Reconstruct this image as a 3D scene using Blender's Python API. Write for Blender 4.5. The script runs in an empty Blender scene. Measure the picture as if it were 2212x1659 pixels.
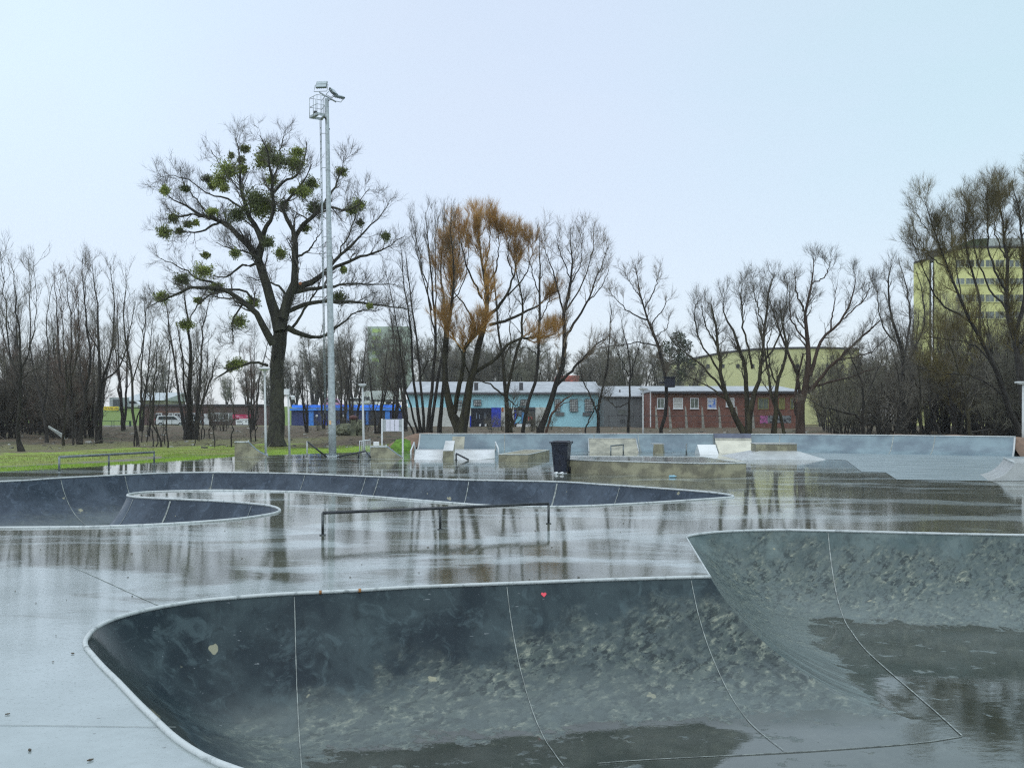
import bpy, bmesh, math, random
import numpy as np
from mathutils import Vector, Matrix
from mathutils.geometry import delaunay_2d_cdt, tessellate_polygon
random.seed(7)
RNG = np.random.default_rng(11)
SC = bpy.context.scene
COL = SC.collection
# ---------------------------------------------------------------- camera model
F, CX, HY, EYE = 2000.0, 1106.0, 897.0, 1.8     # focal length, principal column, horizon row, eye height (m)

def G(px, py, z=0.0):
    d = F * (EYE - z) / (py - HY)
    return Vector(((px - CX) / F * d, d, z))

def P(px, py, D):
    return Vector(((px - CX) / F * D, D, EYE - (py - HY) * D / F))

cam = bpy.data.cameras.new('camera')
cam.sensor_width = 36
cam.lens = F / 2212 * 36
cam.shift_y = (HY - 829.5) / 2212
cam.clip_end = 6000
camo = bpy.data.objects.new('camera', cam)
COL.objects.link(camo)
camo.location = (0, 0, EYE)
camo.rotation_euler = (math.pi / 2, 0, 0)
SC.camera = camo
SC.view_settings.view_transform = 'Standard'
SC.view_settings.look = 'None'
SC.view_settings.exposure = 0
SC.view_settings.gamma = 1
SC.cycles.use_denoising = False
SC.cycles.sample_clamp_indirect = 4.0
SC.cycles.blur_glossy = .3
SC.cycles.pixel_filter_type = 'BLACKMAN_HARRIS'
SC.cycles.filter_width = 1.25

# ---------------------------------------------------------------- node helper
class NT:
    def __init__(s, tree):
        s.t = tree
        s.n = tree.nodes
        s.n.clear()
    def add(s, typ, **kw):
        nd = s.n.new(typ)
        for k, v in kw.items():
            if k.startswith('i_'):
                s.put(nd.inputs[k[2:].replace('_', ' ')], v)
            else:
                setattr(nd, k, v)
        return nd
    def put(s, sock, v):
        if isinstance(v, bpy.types.NodeSocket):
            s.t.links.new(v, sock)
        elif isinstance(v, (tuple, list)) and len(v) == 3 and sock.type == 'RGBA':
            sock.default_value = (*v, 1)
        else:
            sock.default_value = v
    def noise(s, vec, scale, detail=4, rough=.55, dist=0):
        nd = s.add('ShaderNodeTexNoise')
        s.put(nd.inputs['Vector'], vec); s.put(nd.inputs['Scale'], scale)
        s.put(nd.inputs['Detail'], detail); s.put(nd.inputs['Roughness'], rough); s.put(nd.inputs['Distortion'], dist)
        return nd.outputs['Fac']
    def mapping(s, vec, scale=(1, 1, 1), rot=(0, 0, 0), loc=(0, 0, 0)):
        nd = s.add('ShaderNodeMapping')
        s.put(nd.inputs['Vector'], vec)
        nd.inputs['Scale'].default_value = scale
        nd.inputs['Rotation'].default_value = rot
        nd.inputs['Location'].default_value = loc
        return nd.outputs[0]
    def rng(s, v, a, b, c=0., d=1., smooth=True):
        nd = s.add('ShaderNodeMapRange')
        nd.interpolation_type = 'SMOOTHSTEP' if smooth else 'LINEAR'
        s.put(nd.inputs[0], v)
        for i, x in enumerate((a, b, c, d)):
            s.put(nd.inputs[i + 1], x)
        return nd.outputs[0]
    def mix(s, f, a, b, mode='MIX'):
        nd = s.add('ShaderNodeMixRGB', blend_type=mode)
        s.put(nd.inputs[0], f); s.put(nd.inputs[1], a); s.put(nd.inputs[2], b)
        return nd.outputs[0]
    def math(s, op, a, b=0., clamp=False):
        nd = s.add('ShaderNodeMath', operation=op, use_clamp=clamp)
        s.put(nd.inputs[0], a); s.put(nd.inputs[1], b)
        return nd.outputs[0]
    def bump(s, h, strength=.3, dist=.02, normal=None):
        nd = s.add('ShaderNodeBump')
        s.put(nd.inputs['Height'], h); s.put(nd.inputs['Strength'], strength); s.put(nd.inputs['Distance'], dist)
        if normal is not None:
            s.put(nd.inputs['Normal'], normal)
        return nd.outputs[0]
    def out(s, col, rough=.6, metal=0., normal=None, ior=1.5, coat=0., coat_rough=.05, spec=.5, alpha=None):
        b = s.add('ShaderNodeBsdfPrincipled')
        s.put(b.inputs['Base Color'], col); s.put(b.inputs['Roughness'], rough); s.put(b.inputs['Metallic'], metal)
        s.put(b.inputs['IOR'], ior); s.put(b.inputs['Coat Weight'], coat); s.put(b.inputs['Coat Roughness'], coat_rough)
        s.put(b.inputs['Specular IOR Level'], spec)
        if normal is not None:
            s.put(b.inputs['Normal'], normal)
        o = s.add('ShaderNodeOutputMaterial')
        s.t.links.new(b.outputs[0], o.inputs[0])
        return b

def newmat(name):
    m = bpy.data.materials.new(name)
    m.use_nodes = True
    return m, NT(m.node_tree)

def mat(name, col, rough=.6, var=.25, scale=2.5, col2=None, bump=.0, bscale=25., metal=0., stretch=(1, 1, 1), rnd=0., coat=0., thr=(.35, .65)):
    m, t = newmat(name)
    tc = t.add('ShaderNodeTexCoord').outputs['Object']
    v = t.mapping(tc, stretch)
    n = t.noise(v, scale, 6, .6)
    f = t.rng(n, thr[0], thr[1])
    a = col2 if col2 else tuple(c * (1 - var) for c in col)
    b = col if col2 else tuple(c * (1 + var) for c in col)
    c = t.mix(f, a, b)
    if rnd:
        oi = t.add('ShaderNodeObjectInfo').outputs['Random']
        k = t.rng(oi, 0, 1, 1 - rnd, 1 + rnd, False)
        hs = t.add('ShaderNodeHueSaturation')
        t.put(hs.inputs['Value'], k); t.put(hs.inputs['Color'], c)
        c = hs.outputs[0]
    nm = None
    if bump:
        nm = t.bump(t.noise(v, bscale, 4), bump, .02)
    t.out(c, rough, metal, nm, coat=coat)
    return m

# ---------------------------------------------------------------- world
w = bpy.data.worlds.new('World')
SC.world = w
w.use_nodes = True
t = NT(w.node_tree)
SUN_EL, SUN_AZ = math.radians(70), math.radians(200)
sky = t.add('ShaderNodeTexSky', sky_type='NISHITA', sun_disc=False, sun_elevation=SUN_EL, sun_rotation=SUN_AZ, air_density=1.0, dust_density=1.0, ozone_density=1.0)
tc = t.add('ShaderNodeTexCoord').outputs['Generated']
n = t.noise(t.mapping(tc, (1, 1, 2.6)), 2.1, 5, .55, .6)
sx = t.add('ShaderNodeSeparateXYZ'); t.put(sx.inputs[0], tc)
left = t.rng(sx.outputs[0], -.55, .0)
right = t.rng(sx.outputs[0], .05, .42)
veil = t.mix(right, t.mix(left, (.765, .915, 1.0), (.675, .765, .885)), (.585, .765, .80))
veil2 = t.mix(right, t.mix(left, (.75, .86, .985), (.695, .77, .875)), (.615, .765, .83))
veil = t.mix(t.rng(n, .35, .7), veil, veil2)
lowz = t.rng(sx.outputs[2], 0.02, .36)
veil = t.mix(lowz, (.70, .755, .84), veil)
b1 = t.add('ShaderNodeBackground'); t.put(b1.inputs[0], sky.outputs[0]); b1.inputs[1].default_value = .05
b2 = t.add('ShaderNodeBackground'); t.put(b2.inputs[0], veil); b2.inputs[1].default_value = .90
ad = t.add('ShaderNodeAddShader')
t.put(ad.inputs[0], b1.outputs[0]); t.put(ad.inputs[1], b2.outputs[0])
o = t.add('ShaderNodeOutputWorld'); t.put(o.inputs[0], ad.outputs[0])
sl = bpy.data.lights.new('sun', 'SUN')
sl.energy = 1.1
sl.angle = math.radians(115)
sl.color = (1, .99, .965)
so = bpy.data.objects.new('sun', sl); COL.objects.link(so)
so.rotation_euler = (-(math.pi / 2 - SUN_EL), 0, -SUN_AZ)
so.location = (0, 0, 60)

# ---------------------------------------------------------------- object helpers
def tag(o, label=None, cat=None, group=None, kind=None):
    if label: o['label'] = label
    if cat: o['category'] = cat
    if group: o['group'] = group
    if kind: o['kind'] = kind
    return o

def wloc(o):
    v = Vector((0, 0, 0))
    while o is not None:
        v += o.location
        o = o.parent
    return v

def thing(name, loc, label, cat, group=None):
    o = bpy.data.objects.new(name, None)
    o.empty_display_size = .2
    COL.objects.link(o)
    o.location = loc
    return tag(o, label, cat, group)

def link_mesh(name, me, material, parent=None, smooth=False):
    for m in (material if isinstance(material, (list, tuple)) else [material]):
        me.materials.append(m)
    o = bpy.data.objects.new(name, me)
    COL.objects.link(o)
    if parent is not None:
        wl = wloc(parent)
        me.transform(Matrix.Translation(-wl))
        o.parent = parent
    if smooth:
        me.polygons.foreach_set('use_smooth', [True] * len(me.polygons))
    return o

def dup(root, loc, rotz=0., scale=1., label=None, group=None, name=None):
    r = root.copy(); COL.objects.link(r)
    r.location = loc; r.rotation_euler = (0, 0, rotz); r.scale = (scale, scale, scale) if not isinstance(scale, tuple) else scale
    if name: r.name = name
    if label: r['label'] = label
    if group: r['group'] = group
    for ch in list(root.children):
        c = ch.copy(); COL.objects.link(c); c.parent = r
        for g in list(ch.children):
            d = g.copy(); COL.objects.link(d); d.parent = c
    return r

class MB:
    """collects shapes in world coordinates, links them as one mesh object"""
    def __init__(s):
        s.bm = bmesh.new()
    def face(s, pts):
        return s.bm.faces.new([s.bm.verts.new(p) for p in pts])
    def box(s, c, size, rz=0., taper=None, rot=None, bev=0.):
        M = rot if rot is not None else Matrix.Rotation(rz, 3, 'Z')
        c = Vector(c); x, y, z = (v / 2 for v in size)
        tx, ty = taper if taper else (1, 1)
        vs = []
        for dz, kx, ky in ((-z, 1, 1), (z, tx, ty)):
            for sx_, sy_ in ((-1, -1), (1, -1), (1, 1), (-1, 1)):
                vs.append(s.bm.verts.new(c + M @ Vector((sx_ * x * kx, sy_ * y * ky, dz))))
        fs = [s.bm.faces.new([vs[i] for i in q]) for q in ((3, 2, 1, 0), (4, 5, 6, 7), (0, 1, 5, 4), (1, 2, 6, 5), (2, 3, 7, 6), (3, 0, 4, 7))]
        if bev:
            es = list({e for f in fs for e in f.edges})
            bmesh.ops.bevel(s.bm, geom=es, offset=bev, segments=2, profile=.6, affect='EDGES')
        return s
    def prism(s, pts, vec, bev=0.):
        """closed solid: planar polygon pts swept along vec"""
        vec = Vector(vec)
        a = [s.bm.verts.new(p) for p in pts]
        b = [s.bm.verts.new(Vector(p) + vec) for p in pts]
        n = len(a)
        fs = [s.bm.faces.new(a), s.bm.faces.new(b[::-1])]
        for i in range(n):
            fs.append(s.bm.faces.new((a[i], b[i], b[(i + 1) % n], a[(i + 1) % n])))
        bmesh.ops.recalc_face_normals(s.bm, faces=fs)
        if bev:
            es = list({e for f in fs for e in f.edges})
            bmesh.ops.bevel(s.bm, geom=es, offset=bev, segments=2, profile=.6, affect='EDGES')
        return s
    def tube(s, pts, r, k=8, cap=True, r2=None, close=False):
        pts = [Vector(p) for p in pts]
        n = len(pts)
        rs = r if isinstance(r, (list, tuple)) else [r + ((r2 - r) * i / max(1, n - 1) if r2 is not None else 0) for i in range(n)]
        rings = []
        prev = None
        for i, p in enumerate(pts):
            if close:
                tg = (pts[(i + 1) % n] - pts[i - 1])
            else:
                tg = pts[min(i + 1, n - 1)] - pts[max(i - 1, 0)]
            tg.normalize()
            if prev is None:
                ref = Vector((0, 0, 1)) if abs(tg.z) < .9 else Vector((1, 0, 0))
                u = tg.cross(ref).normalized()
            else:
                u = (prev - tg * prev.dot(tg))
                u = u.normalized() if u.length > 1e-6 else tg.orthogonal().normalized()
            prev = u
            v = tg.cross(u)
            rings.append([s.bm.verts.new(p + (u * math.cos(2 * math.pi * j / k) + v * math.sin(2 * math.pi * j / k)) * rs[i]) for j in range(k)])
        m = n if close else n - 1
        for i in range(m):
            a, b = rings[i], rings[(i + 1) % n]
            for j in range(k):
                f = s.bm.faces.new((a[j], a[(j + 1) % k], b[(j + 1) % k], b[j]))
                f.smooth = True
        if cap and not close:
            s.bm.faces.new(rings[0][::-1]); s.bm.faces.new(rings[-1])
        return s
    def ball(s, c, r, sub=2, scale=(1, 1, 1)):
        bmesh.ops.create_icosphere(s.bm, subdivisions=sub, radius=1, matrix=Matrix.Translation(c) @ Matrix.Diagonal((r * scale[0], r * scale[1], r * scale[2], 1)))
        return s
    def cyl(s, a, b, r, k=16):
        return s.tube([a, b], r, k)
    def build(s, name, material, parent=None, smooth=False):
        me = bpy.data.meshes.new(name)
        s.bm.normal_update()
        s.bm.to_mesh(me); s.bm.free()
        return link_mesh(name, me, material, parent, smooth)

def catmull(pts, m):
    p = np.array([tuple(q) for q in pts], float)
    if len(p) == 2:
        u = np.linspace(0, 1, m)[:, None]
        return p[0] * (1 - u) + p[1] * u
    q = np.vstack([2 * p[0] - p[1], p, 2 * p[-1] - p[-2]])
    seg = np.linalg.norm(np.diff(p[:, :min(3, p.shape[1])], axis=0), axis=1)
    cum = np.concatenate([[0], np.cumsum(seg)])
    s_ = np.linspace(0, cum[-1], m)
    i = np.clip(np.searchsorted(cum, s_, side='right') - 1, 0, len(p) - 2)
    u = ((s_ - cum[i]) / np.maximum(seg[i], 1e-9))[:, None]
    a, b, c, d = q[i], q[i + 1], q[i + 2], q[i + 3]
    return .5 * (2 * b + (c - a) * u + (2 * a - 5 * b + 4 * c - d) * u ** 2 + (3 * b - a - 3 * c + d) * u ** 3)

def inside_poly(poly, pts):
    x, y = pts[:, 0], pts[:, 1]
    r = np.zeros(len(pts), bool)
    n = len(poly)
    for i in range(n):
        x1, y1 = poly[i]; x2, y2 = poly[(i + 1) % n]
        if y1 == y2: continue
        c = ((y1 > y) != (y2 > y)) & (x < (x2 - x1) * (y - y1) / (y2 - y1) + x1)
        r ^= c
    return r

def seg_dist(line, pts, chunk=4000):
    """distance from pts to an open polyline, plus index/param of the nearest place"""
    a = line[:-1]; b = line[1:]; ab = b - a; l2 = np.maximum((ab ** 2).sum(1), 1e-12)
    D = np.empty(len(pts))
    for s0 in range(0, len(pts), chunk):
        p = pts[s0:s0 + chunk]
        ap = p[:, None, :] - a[None]
        u = np.clip((ap * ab[None]).sum(2) / l2[None], 0, 1)
        d = np.linalg.norm(ap - u[..., None] * ab[None], axis=2)
        D[s0:s0 + chunk] = d.min(1)
    return D
# ---------------------------------------------------------------- materials of the park
def mat_deck():
    m, t = newmat('wet_deck')
    pos = t.add('ShaderNodeNewGeometry').outputs['Position']
    sp = t.add('ShaderNodeSeparateXYZ'); t.put(sp.inputs[0], pos)
    low = t.rng(sp.outputs[1], 7.0, 11.5, -.16, .035, False)          # more puddle, and its darker brown, towards the back of the deck
    pn = t.noise(t.mapping(pos, (.26, .60, 1), loc=(3.1, 1.7, 0)), 1.0, 5, .58, .4)
    pud = t.rng(t.math('ADD', pn, low), .43, .54)
    fine = t.noise(pos, 14, 6, .65)
    patch = t.noise(pos, .8, 5, .6)
    c = t.mix(t.rng(patch, .3, .7), (.27, .315, .305), (.36, .41, .405))
    c = t.mix(t.rng(fine, .35, .65, 0, .14), c, (.17, .19, .18))
    speck = t.noise(pos, 60, 2, .5)
    c = t.mix(t.rng(speck, .70, .74, 0, .5), c, (.45, .46, .43))
    speck2 = t.noise(t.mapping(pos, (1, 1, 1), loc=(9, 4, 0)), 23, 2, .5)
    c = t.mix(t.rng(speck2, .725, .75, 0, .8), c, (.06, .06, .045))
    brown = t.mix(t.rng(t.noise(pos, .5, 4, .6), .35, .65), (.036, .036, .016), (.090, .090, .056))  # puddle brown, deepened to carry the dark tree reflections in its colour
    c = t.mix(t.math('MULTIPLY', pud, .86), c, brown)
    rough = t.math('ADD', t.math('MULTIPLY', t.math('SUBTRACT', 1.0, pud), .06), t.rng(patch, .3, .7, .005, .022))
    h = t.math('MULTIPLY', t.noise(t.mapping(pos, (1, 1.5, 1)), 7, 5, .6), t.math('SUBTRACT', 1.15, pud))
    nm = t.bump(h, .05, .02)
    nm = t.bump(t.noise(t.mapping(pos, (.45, 1.2, 1)), 1.6, 3, .55), .022, .05, nm)
    nm = t.bump(t.noise(t.mapping(pos, (.55, 2.8, 1)), 12, 4, .6), .034, .010, nm)
    drop = t.noise(pos, 42, 1, .5)
    nm = t.bump(t.rng(drop, .63, .72), .10, .008, nm)
    t.out(c, rough, 0, nm, ior=t.rng(pud, 0, 1, 1.85, 1.34, False))
    return m

def mat_bowl(name, dark, lite, flk, floor_z, front=False, silt=(.25, .29, .275)):
    m, t = newmat(name)
    g = t.add('ShaderNodeNewGeometry')
    pos = g.outputs['Position']
    sp = t.add('ShaderNodeSeparateXYZ'); t.put(sp.inputs[0], pos)
    x, y, z = sp.outputs
    big = t.noise(pos, 1.1, 5, .6, .6)
    c = t.mix(t.rng(big, .32, .68), dark, lite)
    if front:            # paler, greener right pour; the ridge's shading contrast is painted into it
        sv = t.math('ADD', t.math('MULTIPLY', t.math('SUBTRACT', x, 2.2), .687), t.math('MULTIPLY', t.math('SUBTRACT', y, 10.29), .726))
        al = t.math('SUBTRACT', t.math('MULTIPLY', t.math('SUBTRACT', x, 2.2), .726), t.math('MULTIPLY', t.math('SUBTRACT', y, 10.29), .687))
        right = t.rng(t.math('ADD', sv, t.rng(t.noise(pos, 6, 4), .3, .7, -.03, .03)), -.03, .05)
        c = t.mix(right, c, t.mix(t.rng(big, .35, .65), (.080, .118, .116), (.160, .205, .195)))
        sn = t.add('ShaderNodeCombineXYZ'); t.put(sn.inputs[0], t.math('MULTIPLY', sv, 9.0)); t.put(sn.inputs[1], t.math('MULTIPLY', al, .75)); t.put(sn.inputs[2], t.math('MULTIPLY', z, .6))
        stk = t.noise(sn.outputs[0], 1.0, 6, .68, .25)
        sband = t.math('MULTIPLY', t.rng(sv, 1.9, 1.2), t.rng(sv, -.35, -.05))
        sband = t.math('MULTIPLY', sband, t.rng(al, .15, .8))
        smooth_side = t.math('MULTIPLY', sband, t.rng(sv, .0, .12))
    streak = t.noise(t.mapping(pos, (5, 5, .8)), 2.0, 5, .6, .3)
    c = t.mix(t.rng(streak, .5, .75, 0, .5), c, tuple(v * .5 for v in dark))
    mid = t.noise(pos, 4.0, 6, .68, 1.2)
    c = t.mix(t.rng(mid, .50, .68, 0, .55), c, tuple(v * 1.55 for v in lite))
    if front:
        c = t.mix(t.math('MULTIPLY', t.math('MULTIPLY', sband, t.rng(stk, .48, .56)), t.rng(al, .1, 1.6, .55, 1.0)), c, (.018, .026, .024))
        c = t.mix(t.math('MULTIPLY', t.math('MULTIPLY', sband, t.rng(stk, .45, .38)), .6), c, (.20, .235, .23))
        zt = t.rng(x, -2.6, 2.2, -.98, -.12, False)
    else:
        zt = t.rng(x, -20, 5, -.9, -.7, False)
    rag = t.math('ADD', t.math('SUBTRACT', z, zt), t.rng(t.noise(pos, 1.7, 5, .65), .25, .75, -.30, .30, False))
    zone = t.math('MULTIPLY', t.rng(rag, -.22, .10, 1, 0), flk)
    if front: zone = t.math('MULTIPLY', zone, t.math('SUBTRACT', 1.0, t.math('MULTIPLY', smooth_side, .85)))
    c = t.mix(t.math('MULTIPLY', zone, .5), c, t.mix(t.rng(mid, .35, .65), (.070, .090, .088), (.115, .135, .125)))
    patchy = t.rng(t.noise(t.mapping(pos, (1.6, 1.6, .7), loc=(7, 3, 1)), 1.6, 5, .62, .4), .34, .60, .35, 1.0)
    zone = t.math('MULTIPLY', zone, patchy)
    wv = t.add('ShaderNodeTexNoise'); t.put(wv.inputs['Vector'], pos); wv.inputs['Scale'].default_value = 4; wv.inputs['Detail'].default_value = 4
    dv = t.mix(.09, t.mapping(t.mapping(pos, (1, 1, 1), (.25, -.85, .35)), (1.6, 1.1, .72)), wv.outputs['Color'])
    n1 = t.noise(dv, 7.0, 6, .66, .2)
    n1s = t.noise(t.mapping(dv, (1, 1, 1), loc=(.018, -.010, .034)), 7.0, 6, .66, .2)
    n2 = t.noise(t.mapping(dv, (1, 1, 1), loc=(3, 1, 2)), 13, 5, .62, .3)
    f1 = t.math('MULTIPLY', t.rng(n1, .475, .515), zone)
    c = t.mix(t.math('MULTIPLY', f1, .70), c, t.mix(t.rng(n2, .4, .6), (.085, .110, .098), (.175, .200, .165)))
    f2 = t.math('MULTIPLY', t.math('MULTIPLY', t.rng(n2, .54, .60), t.rng(n1, .54, .58)), zone)
    c = t.mix(t.math('MULTIPLY', f2, .68), c, (.30, .315, .24))
    edge = t.math('MULTIPLY', t.rng(t.math('SUBTRACT', n1s, n1), .015, .075), zone)  # relief shading painted in: flakes get a dark edge on one side
    c = t.mix(t.math('MULTIPLY', edge, .62), c, tuple(v * .45 for v in dark))
    pale = t.noise(t.mapping(pos, (1, 1, 1), loc=(5, 2, 1)), 2.6, 3, .5)
    c = t.mix(t.rng(pale, .72, .735, 0, .8), c, (.36, .35, .24))
    scr = t.noise(t.mapping(pos, (2, 9, 14), (.2, .5, .3)), 3.0, 2, .5)
    c = t.mix(t.rng(scr, .73, .76, 0, .5), c, (.30, .33, .34))
    # silt and a film of water with a ragged edge at the bottom
    rg_ = t.rng(t.noise(t.mapping(pos, (1, 1.6, 1)), 2.0, 5, .58), .3, .7, -.034, .034, False)
    rg_ = t.math('ADD', rg_, t.rng(t.noise(t.mapping(pos, (1, 1, 1), (0, 0, .5)), 9, 5, .7), .3, .7, -.020, .020, False))
    ez = t.math('ADD', z, rg_)
    sl_ = t.rng(ez, floor_z + .04, floor_z + .40, 1, 0)
    c = t.mix(t.math('MULTIPLY', sl_, .36), c, t.mix(t.rng(mid, .35, .65), silt, tuple(v * .78 for v in silt)))
    wet = t.rng(ez, floor_z + .004, floor_z + .016, 1, 0)
    c = t.mix(t.math('MULTIPLY', wet, .85), c, t.mix(t.rng(big, .35, .65), (.030, .035, .024), (.062, .068, .055)))
    if front:            # wet film up the left wall; its dark reflection is put into the colour
        dl = t.math('ADD', t.math('MULTIPLY', t.math('SUBTRACT', x, -1.8), .803), t.math('MULTIPLY', t.math('SUBTRACT', y, 5.1), .597))
        wl = t.math('MULTIPLY', t.rng(t.math('ADD', dl, t.math('MULTIPLY', rg_, 2.2)), .62, .70, 1, 0), t.rng(y, 8.2, 7.4))
        wet = t.math('MAXIMUM', wet, wl)
        c = t.mix(t.math('MULTIPLY', wl, .8), c, (.030, .036, .030))
    rough = t.math('ADD', t.math('MULTIPLY', t.math('SUBTRACT', 1.0, wet), t.rng(mid, .3, .7, .24, .38)), .035)
    h = t.math('ADD', t.math('MULTIPLY', t.noise(pos, 26, 5, .65), .35), t.math('MULTIPLY', t.rng(n1, .42, .56), t.math('MULTIPLY', zone, .28)))
    h = t.math('MULTIPLY', h, t.math('SUBTRACT', 1.0, t.math('MULTIPLY', wet, .94)))
    nm = t.bump(h, .55, .012)
    nm = t.bump(t.noise(t.mapping(pos, (1, 2, 1)), 3.5, 3, .5), .05, .02, nm)
    t.out(c, rough, 0, nm, ior=1.6, spec=t.rng(wet, 0, 1, .13, .78, False))
    return m

M_DECK = mat_deck()
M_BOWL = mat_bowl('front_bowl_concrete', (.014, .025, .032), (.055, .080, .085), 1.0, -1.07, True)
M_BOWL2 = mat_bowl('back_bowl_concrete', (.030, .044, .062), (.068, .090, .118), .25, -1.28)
M_RAMP = mat('ramp_concrete', (.195, .275, .30), .36, .3, .7, (.105, .150, .180), .15, 12)
M_APRON = mat('apron_concrete', (.27, .33, .345), .36, .2, 1.2, (.19, .24, .25), .1, 9, stretch=(.5, 2, 1))
M_LIGHTC = mat('light_concrete', (.44, .46, .45), .3, .12, 2, None, .1, 14)
M_TANC = mat('tan_concrete', (.40, .39, .30), .5, .2, 2.2, (.235, .235, .185), .15, 20)
M_CREAM = mat('cream_concrete', (.62, .60, .48), .45, .1, 2.5, None, .1, 20)
M_GREYC = mat('weathered_concrete', (.33, .315, .205), .5, .25, 2.2, (.18, .17, .115), .3, 22, thr=(.4, .62))
M_STEEL = mat('galvanised_steel', (.42, .47, .48), .42, .18, 9, None, .08, 40, metal=.25)
M_COPING = mat('coping_steel', (.54, .58, .57), .38, .3, 11, (.30, .335, .33), .3, 30, metal=.1, thr=(.3, .5))
M_DARKST = mat('dark_steel', (.045, .05, .055), .38, .3, 8, None, 0, metal=.4)
M_GREYST = mat('grey_steel', (.24, .27, .27), .4, .3, 8, (.12, .14, .14), 0, metal=.4)
M_JOINT = mat('joint_sealant', (.25, .28, .26), .5, .4, 9)
M_WHITE = mat('white_paint', (.78, .80, .80), .4, .06, 3)
M_BIN = mat('dark_plastic', (.010, .014, .028), .38, .3, 4, None, .1, 20)
M_RED = mat('red_sticker', (.80, .07, .10), .35, .15, 40)
M_DARKWIN = mat('dark_glass', (.025, .03, .035), .12, .3, 2)
M_RUST = mat('rust_patch', (.35, .16, .05), .7, .3, 30)

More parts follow.
